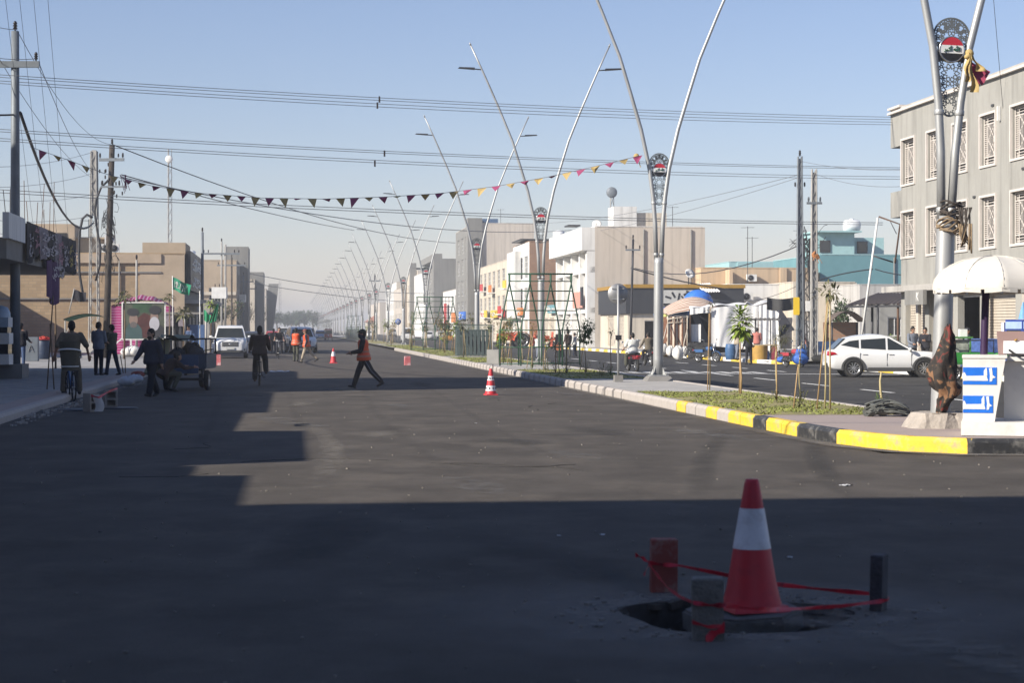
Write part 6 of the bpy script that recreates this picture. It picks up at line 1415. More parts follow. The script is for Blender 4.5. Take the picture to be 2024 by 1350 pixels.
flat([(292, 669), (324, 669), (324, 648), (314, 640), (300, 645)], m_pbk, .003, 'print_cloak'); flat(ell(305, 627, 8, 12), m_pskin, -.001, 'print_face'); flat(ell(305, 640, 10, 14), m_pgw, -.005, 'print_beard'); flat(ell(306, 613, 12, 9), m_pbk, -.009, 'print_turban')
mb = MB()
for p0, p1 in (((242, 671), (242, 598)), ((326, 671), (326, 598)), ((242, 598), (326, 598)), ((242, 671), (326, 671))): mb.bar(pq(*p0), pq(*p1), .07, .06)
mb.build('frame', m_wf, P); mb = MB(); mb.bar(pq(259, 704), pq(259, 671), .1); mb.bar(pq(243, 668), pq(228, 680), .07); mb.bar(pq(310, 704), pq(310, 671), .08); mb.build('post', m_wf, P)
mb = MB(); mb.bar(pq(0, 0), pq(0, .1), .01); 
for i, (px, r) in enumerate([(252, .35), (263, .42), (283, .32)]): bag(['white sand sack left of the poster post', 'white sand sack at the poster post', 'white sand sack right of the poster post'][i], V((px - 1012) * 106 / F, 106, PZ), r, m_sack, (1.1, .9, .75), group='sand sacks under the poster')
# black stall right of the tent
P = thing('black_stall', 'stall draped in black cloth right of the portrait poster', 'stall', D(346, 700, 116)); P.location.z = PZ
mb = MB(); mb.sheet(lambda u, v: V(-.65 + 1.2 * u, .05 * math.sin(u * 20), 2.4 * v), 20, 4); mb.sheet(lambda u, v: V(.55, 2 * u, 2.4 * v), 6, 3); mb.build('black_cloth', m_blkc, P); mb = MB(); mb.box((.5, 1, 2.5), (3.2, 2.4, .12)); mb.build('roof', m_conc_d, P); mb = MB()
for x in (-.7, .6, 1.9): mb.tube([(x, -.1, 0), (x, -.1, 2.45)], .06, 8)
mb.build('post', m_conc, P); mb = MB(); mb.box((-.3, -.12, 2.1), (.5, .04, .8)); mb.box((.4, -.12, 2.0), (.35, .04, .6)); mb.build('hung_cloth', m_bgry, P); mb = MB(); mb.box((1.25, .3, .9), (1.0, .06, 1.8)); mb.build('blue_panel', M('panel_blue', (.05, .10, .22), .7), P)
# flags
def flag(label, loc, Y, pole, cloth, mat, sway=.1, script=None, group='flags on the left pavement'):
    """pole (px,py) bottom/top; cloth four corners px (hoist bottom, hoist top, fly top, fly bottom)"""
    P = thing('flag', label, 'flag', D(*pole[0], Y), 0, group); o = D(*pole[0], Y)
    mb = MB(); mb.tube([V(0, 0, 0), D(*pole[1], Y) - o], .028, 6); mb.build('flagpole', m_wf if mat is not m_blkc else m_pole_c, P)
    c = [D(*p, Y) - o for p in cloth]
    fn = lambda u, v, d=0: (c[0] * (1 - u) + c[3] * u) * (1 - v) + (c[1] * (1 - u) + c[2] * u) * v + V(0, sway * math.sin(u * 9 + v * 2) * u + d, .03 * math.sin(u * 8))
    mb = MB(); mb.sheet(lambda u, v: fn(u, v), 20, 8); mb.sheet(lambda u, v: fn(u, v, .012), 20, 8); cl = mb.build('cloth', mat, P)
    if script:
        mb = MB()
        for k in range(26):
            u, v = R.uniform(.12, .75), R.uniform(.2, .8); du, dv = R.uniform(.05, .16), R.uniform(-.12, .12)
            pts = [fn(u + du * i / 3, v + dv * math.sin(i * 1.4), -.02) for i in range(4)]
            if k % 3 == 0: pts = [fn(u, .22 + .55 * i / 3, -.02) for i in range(4)]
            for a, b in zip(pts, pts[1:]): mb.bar(a, b, .035, .008)
        mb.build('flag_script', m_wf, cl, kind='stuff')
    return P
m_fg = M('flag_green', (.01, .20, .11), .7, var=.15); m_fg2 = M('flag_green_bright', (.01, .24, .10), .6, var=.2)
flag('green flag with white script flying before the dark sign', None, 112, ((342, 690), (341, 545)), [(340, 572), (342, 548), (379, 565), (373, 585)], m_fg, .2, True)
mb = MB()
P = flag('bright green flag hanging in folds at the left kerb', None, 112, ((395, 690), (395, 575)), [(403, 634), (403, 612), (418, 625), (412, 638)], m_fg2, .1)
mb = MB(); o0 = D(395, 690, 112); c = [D(412, 640, 112) - o0, D(428, 634, 112) - o0, D(432, 600, 112) - o0, D(427, 604, 112) - o0]
mb.sheet(lambda u, v: (c[0] * (1 - u) + c[1] * u) * (1 - v) + (c[3] * (1 - u) + c[2] * u) * v + V(0, .12 * math.sin(u * 14), 0), 18, 5); mb.sheet(lambda u, v: (c[0] * (1 - u) + c[1] * u) * (1 - v) + (c[3] * (1 - u) + c[2] * u) * v + V(0, .012 + .12 * math.sin(u * 14), 0), 18, 5); mb.build('cloth_fold', m_fg2, P)
flag('black flag on a slanting stick in front of the brick wall', None, 98, ((136, 620), (147, 570)), [(142, 592), (147, 573), (171, 579), (170, 598)], m_blkc, .1)
flag('small black flag beside the transformer pole', None, 150, ((397, 640), (397, 570)), [(384, 593), (396, 574), (398, 574), (398, 592)], m_blkc, .05)
flag('small black flag far behind the transformer box', None, 168, ((424, 640), (424, 590)), [(424, 600), (424, 591), (430, 592), (430, 600)], m_blkc, .05)
# green awning, barrel of tomatoes, grey box, left edge cooler
P = thing('green_canopy', 'dark green canopy stall in front of the brick wall', 'canopy', D(160, 690, 100)); P.location.z = PZ
mb = MB(); mb.sheet(lambda u, v: V(-.95 + 1.9 * u, 1.6 * v, 1.9 + .42 * math.sin(PI * u * .6 + .3) - .1 * v), 14, 3); mb.sheet(lambda u, v: V(-.95 + 1.9 * u, 1.6 * v, 1.93 + .42 * math.sin(PI * u * .6 + .3) - .1 * v), 14, 3); mb.build('cloth', M('canopy_green', (.015, .10, .06), .8), P); mb = MB()
for x in (-.85, .85): mb.tube([(x, .1, 0), (x, .1, 2.1)], .035, 6)
mb.tube([(-.9, 0, 1.0), (-.4, -.2, 2.0)], .03, 5); mb.tube([(-1.0, -.3, .2), (.2, -.2, .9)], .03, 5); mb.build('post', m_pole_c, P); mb = MB(); mb.box((.3, .5, .55), (1.1, .7, .5)); mb.build('table', m_conc, P)
g0 = V((86 - 1012) * 97 / F, 97, PZ); barrel('dark blue barrel carrying a tray of tomatoes on the left pavement', g0, .33, .98, M('barrel_navy', (.03, .045, .08), .5))
mb = MB(); mb.lathe([(.01, 0), (.36, 0), (.42, .08), (.40, .08), (.36, .02)], (0, 0, 0), 16); tr = mb.build('tray', m_red, None, g0 + V(0, 0, .985)); tag(tr, 'round tray heaped with tomatoes on the dark barrel', 'tray'); mb = MB()
for k in range(34): a, r = R.uniform(0, 6.28), R.uniform(0, .34) ; mb.ball((r * math.cos(a), r * math.sin(a), .08 + .1 * (1 - r / .36) * R.random()), .05, 8, 5)
mb.build('tomatoes', M('tomato', (.42, .04, .02), .4, var=.3), tr, kind='stuff')
P = thing('grey_bin', 'grey metal box with a worn emblem beside the barrel', 'box', V((62 - 1012) * 92 / F, 92, PZ), TH); mb = MB(); mb.box((0, 0, .58), (.66, .6, 1.16)); mb.build('casing', m_pole_s, P); mb = MB(); mb.bar((-.1, -.31, .45), (0, -.31, .75), .05, .01); mb.bar((.14, -.31, .45), (.02, -.31, .75), .05, .01); mb.bar((-.05, -.31, .58), (.08, -.31, .58), .04, .01); mb.build('emblem', m_pole_c, P)
P = thing('water_cooler', 'pale drink dispenser with a domed top at the left edge', 'dispenser', V((2 - 1012) * 58.6 / F, 58.6, .602)); s5 = 58.6 / F
mb = MB(); mb.box((0, 0, .16), (.62, .5, .32)); mb.box((0, 0, .80), (.62, .5, .34)); mb.build('body', m_wf, P); mb = MB(); mb.box((0, .02, .48), (.54, .44, .32)); mb.box((0, .02, 1.05), (.5, .44, .2)); mb.build('window', m_glass, P); mb = MB(); mb.box((0, 0, 1.3), (.58, .5, .3)); mb.lathe([(.29, 1.45), (.28, 1.6), (.2, 1.76), (.01, 1.82)], (0, 0, 0), 18); mb.build('dome', M('dome_paleblue', (.36, .45, .55), .35), P)
for i, px in enumerate((97, 102)): pass
# ---------------------------------------------------------------- vegetation
m_lf = [M('leaf_bright', (.21, .28, .045), .6, var=.35, vs=9), M('leaf_mid', (.07, .12, .025), .65, var=.35, vs=9), M('leaf_dark', (.04, .07, .02), .7, var=.35, vs=7), M('leaf_dusty', (.12, .12, .055), .8, var=.3, vs=8), M('leaf_dry', (.24, .17, .07), .85, var=.35, vs=8)]
m_bark = M('bark', (.17, .12, .075), .95, var=.3, vs=6, bump=.5); m_stake = M('stake_wood', (.42, .28, .14), .85, var=.2, vs=6); m_bamb = M('stake_pale', (.46, .38, .2), .8, var=.2, vs=5)
def leaf(mb, p, d, l, w, droop=.3):
    """a bent leaf of four triangles pairs from p along d"""
    d = Vector(d).normalized(); s = d.cross(V(0, 0, 1)); s = (s if s.length > .05 else V(1, 0, 0)).normalized() * w / 2
    m = p + d * l * .5 + V(0, 0, -droop * l * .12); t = p + d * l + V(0, 0, -droop * l * .6)
    mb.add([p, m - s, t, m + s, m + V(0, 0, -w * .12)], [(0, 1, 4), (1, 2, 4), (2, 3, 4), (3, 0, 4)])
def clump(mb, c, r, n, l, w, droop=.4, shell=.5):
    for _ in range(n):
        v = V(R.gauss(0, 1), R.gauss(0, 1), R.gauss(0, 1)); v.normalize(); k = shell + (1 - shell) * R.random()
        p = Vector(c) + V(v.x * r[0], v.y * r[1], v.z * r[2]) * k
        leaf(mb, p, v + V(R.uniform(-.7, .7), R.uniform(-.7, .7), R.uniform(-.5, .6)), l * R.uniform(.6, 1.2), w * R.uniform(.7, 1.2), droop)
def sapling(label, loc, trunk_h, crown=None, leafmat=1, stakes=0, bush=0, stakemat=None, group='young trees and stakes on the median', tilt=0, trunk_r=.014, name='sapling', rosette=False, cat='sapling', nl=160, ll=.12, lw=.05):
    P = thing(name, label, cat, loc, R.uniform(-.4, .4), group)
    if trunk_h:
        mb = MB(); pts = [V(tilt * k * k + .015 * math.sin(k * 7), .012 * math.cos(k * 5), trunk_h * k) for k in (0, .25, .5, .75, 1)]; mb.tube(pts, [trunk_r * (1.2 - .5 * k) for k in (0, .25, .5, .75, 1)], 6)
        for k in range(3):
            if crown: mb.tube([pts[-1] - V(0, 0, .1 * k), pts[-1] + V(R.uniform(-.6, .6) * crown[0], R.uniform(-.6, .6) * crown[0], R.uniform(.2, .8) * crown[1])], [trunk_r * .5, trunk_r * .25], 5)
        mb.build('trunk', m_bark if not stakemat else stakemat, P)
    for k in range(stakes):
        a = R.uniform(-.13, .13) + (.09 if k else -.09); mb = MB(); h = trunk_h * R.uniform(.8, 1.05) if trunk_h else 2.0; mb.tube([(a, R.uniform(-.1, .1), 0), (a * .2 + tilt, 0, h)], [.014, .011], 6); mb.build('stake', [m_stake, m_bamb][k % 2], P)
    if crown:
        mb = MB(); r, h = crown; c = V(tilt, 0, trunk_h + h * .3)
        if rosette:
            for k in range(46):
                a = k * 2.4; el = .9 - 1.5 * k / 46; z = trunk_h + h * (.75 - .9 * k / 46); d = V(math.cos(a) * math.cos(el), math.sin(a) * math.cos(el), math.sin(el))
                for q in range(4): leaf(mb, V(tilt, 0, z) + d * r * .15 * q, d + V(R.uniform(-.4, .4), R.uniform(-.4, .4), .1), r * .62, r * .26, .8)
        else:
            for q in range(5):
                o = V(R.uniform(-.55, .55) * r, R.uniform(-.55, .55) * r, R.uniform(-.4, .5) * h); clump(mb, c + o, (r * .55, r * .55, h * .4), nl // 5, ll, lw)
        mb.build('crown', m_lf[leafmat], P)
    if bush:
        mb = MB(); clump(mb, V(0, 0, bush * .45), (bush * .5, bush * .5, bush * .5), 70, .08, .03, .3, .2)
        for k in range(6): mb.tube([(0, 0, 0), (R.uniform(-.5, .5) * bush, R.uniform(-.3, .3) * bush, bush * R.uniform(.6, 1.1))], .005, 4)
        mb.build('undergrowth', m_lf[R.choice([1, 3, 3])], P)
    return P
mg = lambda px, py: G(px, py, MZ)
sapling('pair of wooden stakes holding a bare twig, first from the second lamp', mg(1403, 771), 2.0, (.12, .25), 3, 2, 0, m_stake, nl=20, ll=.1)
sapling('young tree with a bright rosette crown between stakes on the near bed', mg(1464, 778), 1.5, (.36, .5), 0, 1, 0, m_stake, rosette=True, trunk_r=.02)
sapling('stake with a greyish spiky crown on the near bed', mg(1534, 790), 1.15, (.28, .38), 3, 1, .2, m_bamb, nl=230, ll=.16, lw=.014)
sapling('thin stake wound with a climbing plant at the rear of the near bed', mg(1580, 806), .95, (.08, .5), 3, 1, .34, m_bamb, nl=50, ll=.07, lw=.03)
sapling('tall bamboo stakes with a drooping papaya-like crown on the near bed', mg(1630, 808), 2.15, (.22, .2), 3, 3, 0, m_bamb, nl=55, ll=.2, lw=.05, tilt=.08)
sapling('cut pale stake with a weedy foot beside the netting roll', mg(1741, 806), .68, None, 1, 0, .28, m_bamb, trunk_r=.024)
sapling('bushy green young tree behind the round sign', mg(1157, 737), 1.25, (.32, .62), 1, 1, .5, nl=420, ll=.14, lw=.07)
sapling('thin dry sapling just left of the round sign', mg(1207, 742), 1.35, (.12, .14), 4, 0, .35, nl=24)
sapling('low dark bush at the foot of the round sign', mg(1190, 745), 0, None, 2, 0, .45, name='bush', cat='bush')
sapling('green shrub left of the near climbing frame', mg(995, 718), .9, (.3, .6), 0, 1, .7, nl=260, ll=.16, lw=.08)
for i, (px, py) in enumerate([(1010, 722), (1052, 728), (1078, 733), (1098, 737), (1120, 738), (1030, 719)]):
    sapling('thin plant tied to a stake inside the near climbing frame, ' + ['leftmost', 'third', 'fourth', 'fifth', 'rightmost', 'second'][i] + ' of six', mg(px, py), R.uniform(.8, 1.5), (.16, .5), [3, 4, 1, 4, 3, 1][i], 2, .5, nl=70, ll=.13, lw=.05)
for i in range(26):
    Y = [92, 98, 101, 109, 113, 118, 122, 127, 131, 138, 142, 147, 158, 164, 170, 176, 188, 195, 203, 212, 222, 232, 245, 258, 275, 300][i]; t = R.uniform(8.6, 10.7)
    sapling('staked young plant, ' + ['first', 'second', 'third', 'fourth', 'fifth', 'sixth', 'seventh', 'eighth', 'ninth', 'tenth', 'eleventh', 'twelfth', 'thirteenth', 'fourteenth', 'fifteenth', 'sixteenth', 'seventeenth', 'eighteenth', 'nineteenth', 'twentieth', 'sixth last', 'fifth last', 'fourth last', 'third last', 'second last', 'last'][i] + ' along the median beyond the near climbing frame', RT(t, Y, MZ), R.uniform(.8, 2.0), (R.uniform(.2, .5), R.uniform(.4, .9)), R.choice([0, 1, 3, 4]), 2, R.choice([0, .5, .7]), group='staked plants along the median', nl=90, ll=.2, lw=.08)
# street trees on the left pavement
def tree(label, loc, h, r, cr_h, mat, n, ll, lw, group=None, tr=.06, name='street_tree', cat='tree', clumps=9, base=.35):
    P = thing(name, label, cat, loc, R.uniform(0, 3), group); th = h - cr_h * .75
    mb = MB(); mb.tube([(0, 0, 0), (.03 * r, 0, th * .5), (0, .05 * r, th), (.04, 0, th + cr_h * .3)], [tr * 1.3, tr, tr * .8, tr * .4], 8)
    for k in range(6):
        a = k * 1.05 + R.random(); mb.tube([(0, 0, th * (.8 + .05 * k)), (r * .4 * math.cos(a), r * .4 * math.sin(a), th + cr_h * .3), (r * .7 * math.cos(a), r * .7 * math.sin(a), th + cr_h * (.35 + .3 * R.random()))], [tr * .5, tr * .3, tr * .12], 5)
    mb.build('trunk', m_bark, P); mb = MB()
    for q in range(clumps):
        a = R.uniform(0, 6.28); k = R.random() ** .5; c = V(math.cos(a) * r * .62 * k, math.sin(a) * r * .62 * k, th + cr_h * (base + R.uniform(-.3, .32) * (1.15 - k * .6))); s = R.uniform(.28, .5)
        clump(mb, c, (r * s, r * s, cr_h * s * .62), n // clumps, ll, lw, .4, .35)
    mb.build('crown', mat, P); return P
tree('round crowned green street tree below the purple drape', V((110 - 1012) * 74 / F, 74, PZ), 4.2, .5, .95, m_lf[1], 520, .16, .08, tr=.03)
for i, (px, Y, h, r, ch, mi) in enumerate([(245, 98, 3.55, .55, .9, 3), (334, 108, 3.7, .4, .8, 3), (362, 112, 3.0, .7, 1.3, 3), (416, 125, 3.6, .5, 1.0, 0)]):
    P = thing('street_tree', ['drooping young tree before the brick wall above the tent', 'slender young tree beside the green script flag', 'dusty bushy tree beside the street canopy at left', 'small bright tree beside the white flagpole'][i], 'tree', V((px - 1012) * Y / F, Y, PZ), 0, 'young street trees at left'); mb = MB(); mb.tube([(0, 0, 0), (.05, 0, h * .5), (0, 0, h - ch * .3)], [.05, .04, .02], 7); mb.build('trunk', m_bark, P); mb = MB()
    for k in range(70):
        a = R.uniform(0, 6.28); el = R.uniform(-.3, 1.2); d = V(math.cos(a) * math.cos(el), math.sin(a) * math.cos(el), math.sin(el)); leaf(mb, V(0, 0, h - ch * .5) + d * r * R.uniform(.1, .6), d, r * .7, r * .22, 1.0)
    mb.build('crown', m_lf[mi], P)
for i, (px, Y, h) in enumerate([(425, 185, 4.4), (445, 215, 4.8), (462, 230, 5.2), (476, 262, 4.6), (493, 300, 5.5), (506, 340, 6), (520, 400, 6.5)]): tree('dusty street tree in the left row, ' + ['nearest', 'second', 'third', 'fourth', 'fifth', 'sixth', 'farthest'][i] + ' of seven', V((px - 1012) * Y / F, Y, PZ), h, h * .3, h * .6, m_lf[2 + i % 2], 420, .3, .15, 'dusty street trees of the left row', tr=.1)
for i, (px, Y, h, r) in enumerate([(548, 760, 8.5, 3.6), (563, 800, 8.6, 4.0), (577, 840, 9.8, 4.6), (592, 815, 8.9, 4.4), (603, 850, 9.2, 4.2), (619, 790, 9.6, 3.8), (629, 830, 8.8, 3.4), (532, 720, 7.6, 3.2), (645, 860, 6, 3), (585, 870, 9, 5)]): tree('large tree at the road end, ' + ['second', 'third', 'fourth and tallest', 'sixth', 'seventh', 'eighth', 'ninth', 'first', 'last', 'fifth'][i] + ' from the left', V((px - 1012) * Y / F, Y, 0), h, r, h * .75, m_lf[2], 900, .9, .5, 'large trees at the road end', tr=.3, clumps=14)
for i, (px, Y, h) in enumerate([(1010, 226, 3.2), (905, 250, 3.0), (880, 178, 2.6), (1655, 120, 3.6), (1850, 93, 3.4), (1662, 118, 3.2)]): tree(['green street tree before the brick flank', 'green street tree before the cream apartment front', 'round green tree behind the second climbing frame', 'dark green tree left of the arched canopy', 'green tree under the carport beside the lamp', 'second dark green tree left of the arched canopy'][i], V((px - 1012) * Y / F, Y, PZr), h, h * .28, h * .55, m_lf[1 + i % 2], 420, .25, .12, 'green trees of the right pavement', tr=.07)
P = thing('hedge', 'trimmed bright green hedge behind the white car', 'hedge', D(1750, 668, 108)); P.location.z = PZr; mb = MB()
for q in range(26): clump(mb, V(R.uniform(-.75, .75), R.uniform(-.3, .3), R.uniform(.5, 1.15)), (.22, .22, .2), 40, .12, .06, .2, .3)
mb.build('foliage', m_lf[0], P, kind='stuff'); mb = MB(); mb.box((0, 0, .25), (1.7, .6, .5)); mb.build('planter', m_stucco_w, P)
# ---------------------------------------------------------------- vehicles (local +x is forwards)
def paint(name, col, rough=.3): return M('paint_' + name, col, rough, var=.03, vs=2, coat=.6, wear=mix3(col, (.35, .31, .26), .5), wearamt=.25, wscale=2)
m_clad = M('cladding_grey', (.06, .06, .06), .75); m_rim = M('rim_alloy', (.52, .52, .52), .3, .8); m_tyre = M('tyre', (.022, .022, .022), .9, var=.2, wear=(.09, .08, .07), wearamt=.5)
m_hl = M('headlight', (.55, .58, .60), .12, spec=.8); m_tl = M('taillight', (.42, .015, .03), .25); m_autog = M('auto_glass', (.025, .03, .032), .08, spec=.35); m_plate = M('plate_white', (.62, .62, .58), .5)
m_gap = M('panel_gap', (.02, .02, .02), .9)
RX = Matrix.Rotation(PI / 2, 3, 'X')
_wheel = {}
def wheel(P, c, r, w, spokes=10, rim=True, name='wheel', side=1):
    key = (r, w, spokes, rim)
    if key not in _wheel:
        mb = MB(); mb.lathe([(r * .66, -w * .5), (r * .9, -w * .52), (r * .97, -w * .4), (r, -w * .2), (r, w * .2), (r * .97, w * .4), (r * .9, w * .52), (r * .66, w * .5), (r * .64, 0), (r * .66, -w * .5)], n=28, M=RX); a = mb.mesh('wheel', m_tyre)
        mb = MB(); mb.lathe([(r * .68, -w * .46), (r * .60, -w * .42), (r * .60, w * .42), (r * .68, w * .46)], n=24, M=RX); mb.lathe([(.01, -w * .42), (r * .14, -w * .42), (r * .16, -w * .3), (r * .16, w * .3), (r * .14, w * .42), (.01, w * .42)], n=12, M=RX)
        for k in range(spokes):
            t = 2 * PI * k / spokes; d = V(math.cos(t), 0, math.sin(t)); mb.bar(d * r * .12 + V(0, -w * .36, 0), d * r * .63 + V(0, -w * .40, 0), r * .09, .03); mb.bar(d * r * .12 + V(0, w * .36, 0), d * r * .63 + V(0, w * .40, 0), r * .09, .03)
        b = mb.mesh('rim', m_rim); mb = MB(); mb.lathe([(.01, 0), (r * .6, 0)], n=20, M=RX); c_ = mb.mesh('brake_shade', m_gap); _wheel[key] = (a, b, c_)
    a, b, c_ = _wheel[key]; o = put(name, a, P, c)
    if rim: put('rim', b, o); put('brake_disc', c_, o)
    return o
def car(label, loc, rz, kind, pm, cat='car', group=None, name='parked_car', detail=True):
    K = dict(L=4.46, W=1.82, H=1.6, wb=2.64, r=.345, zb=.24, belt=.99, hood=.97, nose=.84, tail=1.06, cowl=1.12, rearglass=-2.1, roof0=.1, roof1=-1.5, clad=True, windows=None)
    if kind == 'offroad': K.update(L=4.9, W=1.97, H=1.88, wb=2.85, r=.40, zb=.32, belt=1.18, hood=1.18, nose=1.08, tail=1.18, cowl=1.1, rearglass=-2.3, roof0=.45, roof1=-2.1, clad=False)
    if kind == 'suv': K.update(L=4.75, W=1.86, H=1.82, wb=2.75, r=.39, zb=.34, belt=1.14, hood=1.12, nose=1.0, tail=1.12, cowl=1.05, rearglass=-2.2, roof0=.4, roof1=-1.95)
    if kind == 'sedan': K.update(L=4.5, W=1.76, H=1.45, wb=2.65, r=.32, zb=.2, belt=.9, hood=.88, nose=.72, tail=.95, cowl=.85, rearglass=-1.75, roof0=.2, roof1=-1.0, clad=False)
    if kind == 'van': K.update(L=4.7, W=1.75, H=1.98, wb=2.6, r=.33, zb=.26, belt=1.12, hood=1.05, nose=.9, tail=1.12, cowl=1.75, rearglass=-2.3, roof0=1.2, roof1=-2.2, clad=False)
    L_, W_, H_ = K['L'], K['W'], K['H']; w = W_ / 2; hl = L_ / 2; zb = K['zb']; fx, rx = K['wb'] / 2 + .05, -K['wb'] / 2 + .05
    P = thing(name, label, cat, loc, rz, group)
    # lower shell
    secs = [(-hl, .74, zb + .22, K['tail'] - .25), (-hl + .06, .90, zb + .12, K['tail'] - .08), (-hl + .3, .97, zb + .03, K['tail']), (-hl + .8, 1.0, zb, K['belt'] + .03), (-.4, 1.0, zb, K['belt']), (K['cowl'] - .1, 1.0, zb, K['belt'] - .01), (K['cowl'] + .25, .99, zb, K['hood']), (hl - .55, .97, zb, (K['hood'] + K['nose']) / 2 + .05), (hl - .16, .90, zb + .03, K['nose'] - .02), (hl - .03, .80, zb + .09, K['nose'] - .14), (hl, .70, zb + .15, K['nose'] - .24)]
    prof = lambda k, a, b: [(0, a), (.86 * w * k, a), (w * k * .97, a + .10 * (b - a)), (w * k, a + .45 * (b - a)), (w * k * .985, a + .78 * (b - a)), (w * k * .94, b - .035), (w * k * .82, b), (0, b + .015)]
    mb = MB(); n = 14; vs = []
    for x, k, a, b in secs:
        p = prof(k, a, b); ring = p + [(-y, z) for y, z in p[-2:0:-1]]; vs += [V(x, y, z) for y, z in ring]
    mb.add(vs, [(i * n + j, i * n + (j + 1) % n, (i + 1) * n + (j + 1) % n, (i + 1) * n + j) for i in range(len(secs) - 1) for j in range(n)], True)
    m0 = len(secs) - 1; mb.add([vs[j] for j in range(n)], [list(range(n))]); mb.add([vs[m0 * n + j] for j in range(n)], [list(range(n))[::-1]])
    body = mb.build('body', pm, P)
    # cabin
    c0, c1, r0, r1 = K['cowl'], K['rearglass'], K['roof0'], K['roof1']; zb2 = K['belt'] - .05; yb, yt = w * .93, w * .74
    rk = .07 if K['clad'] else .0
    pts = [(c1, zb2), (r1, H_ - .07 - rk), (r1 + .35, H_ - .02 - rk * .6), ((r0 + r1) / 2 + (.1 if rk else 0), H_), (r0 - .3, H_ - .02), (r0, H_ - .08), (c0, zb2)]
    yy = lambda z: yb + (yt - yb) * (z - zb2) / (H_ - zb2)
    mb = MB(); vs = []
    for x, z in pts: y = yy(z); vs += [V(x, y, z), V(x, y * .86, z + .02 * (z > zb2 + .1)), V(x, 0, z + .035 * (z > zb2 + .1)), V(x, -y * .86, z + .02 * (z > zb2 + .1)), V(x, -y, z)]
    fs = [(i * 5 + j, i * 5 + j + 1, i * 5 + j + 6, i * 5 + j + 5) for i in range(len(pts) - 1) for j in range(4)]
    mb.add(vs, fs, True); mb.add([vs[i * 5] for i in range(7)], [list(range(7))]); mb.add([vs[i * 5 + 4] for i in range(7)], [list(range(7))[::-1]])
    cab = mb.build('cabin', pm, P)
    # glass, set 8 mm proud of the cabin shell
    zt, zl = H_ - .13, K['belt'] + .04
    fxA = lambda z: c0 + (r0 - c0) * (z - zb2) / (H_ - .08 - zb2); rxA = lambda z: c1 + (r1 - c1) * (z - zb2) / (H_ - .07 - zb2)
    xs = [fxA(zl) - .12, fxA(zt) - .12, .02, -.06, -.98, -1.06]
    if kind in ('van',): xs[2:] = [.15, .05, -1.0, -1.1]
    rk2 = K['clad']
    for s in (-1, 1):
        sw = [[(xs[0], zl), (xs[2], zl), (xs[2], zt), (xs[1], zt)], [(xs[3], zl), (xs[4], zl + .01), (xs[4], zt), (xs[3], zt)]]
        if rxA(zt) + .12 < xs[5] - .1: sw.append([(xs[5], zl + .01), (rxA(zl) + .28, zl + .10), (rxA(zt) + .16, zt - .02), (xs[5], zt)])
        for q in sw:
            if rk2: q = [(x, z + max(0, .1 - x) * .045) if z < zl + .2 else (x, z - max(0, -x - .2) * .075 - (max(0, x - .02) * .06)) for x, z in q]
            mb = MB(); a = [V(x, s * (yy(z) + .010), z) for x, z in q]; b = [V(x, s * (yy(z) - .02), z) for x, z in q]; k = len(q)
            mb.add(a + b, [list(range(k)) if s < 0 else list(range(k))[::-1]] + [(i, (i + 1) % k, k + (i + 1) % k, k + i) for i in range(k)]); mb.build('side_window', m_autog, P)
    for (fA, off, nm, zlo) in ((fxA, .045, 'windscreen', zb2 + .05), (rxA, -.035, 'rear_window', zb2 + .12)):
        mb = MB(); zz = H_ - .15; q = [V(fA(zlo) + off, -yy(zlo) * .9, zlo + .01), V(fA(zlo) + off, yy(zlo) * .9, zlo + .01), V(fA(zz) + off, yy(zz) * .88, zz + .01), V(fA(zz) + off, -yy(zz) * .88, zz + .01)]; mb.add(q + [p - V(off * 2, 0, 0) for p in q], [(0, 1, 2, 3), (0, 4, 5, 1), (1, 5, 6, 2), (2, 6, 7, 3), (3, 7, 4, 0)]); mb.build(nm, m_autog, P)
    for s in (-1, 1):
        for x in (fx, rx):
            wheel(P, (x, s * (w - .082), K['r']), K['r'], .22)
            mb = MB(); r_ = K['r']; arc = [(math.cos(PI * (i / 14)), math.sin(PI * (i / 14))) for i in range(-1, 16)]
            ring = [(x + r_ * 1.10 * c_, r_ + r_ * 1.10 * q) for c_, q in arc]; out = [(x + r_ * 1.32 * c_, r_ + r_ * 1.26 * q) for c_, q in arc]
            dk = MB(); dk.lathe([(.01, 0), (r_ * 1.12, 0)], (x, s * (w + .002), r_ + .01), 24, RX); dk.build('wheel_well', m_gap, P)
            for i in range(len(arc) - 1):
                a, b, c_, d = ring[i], ring[i + 1], out[i + 1], out[i]; y0, y1 = s * (w - .03), s * (w + .02)
                mb.add([V(q[0], y1, q[1]) for q in (a, b, c_, d)] + [V(q[0], y0, q[1]) for q in (a, b, c_, d)], [(0, 1, 2, 3), (0, 4, 5, 1), (2, 6, 7, 3)])
            mb.build('wheel_arch', m_clad if K['clad'] else pm, P)
        if detail:
            mb = MB(); mb.hexa([V(rx + .5, s * (w + .004), zb - .02), V(fx - .5, s * (w + .004), zb - .02), V(fx - .5, s * (w - .1), zb - .02), V(rx + .5, s * (w - .1), zb - .02)], [V(rx + .55, s * (w + .012), zb + .13), V(fx - .5, s * (w + .012), zb + .13), V(fx - .5, s * (w - .1), zb + .13), V(rx + .55, s * (w - .1), zb + .13)]); mb.build('sill_cladding', m_clad, P)
            for x in (fx - .48, -.02, -1.02):
                mb = MB(); mb.box((x, s * (w * .993), (zb + K['belt']) / 2 + .06), (.012, .02, K['belt'] - zb - .26)); mb.build('door_gap', m_gap, P)
            for x in (.12, -.86): mb = MB(); mb.box((x, s * (w + .008), K['belt'] - .12), (.17, .03, .03)); mb.build('door_handle', pm, P)
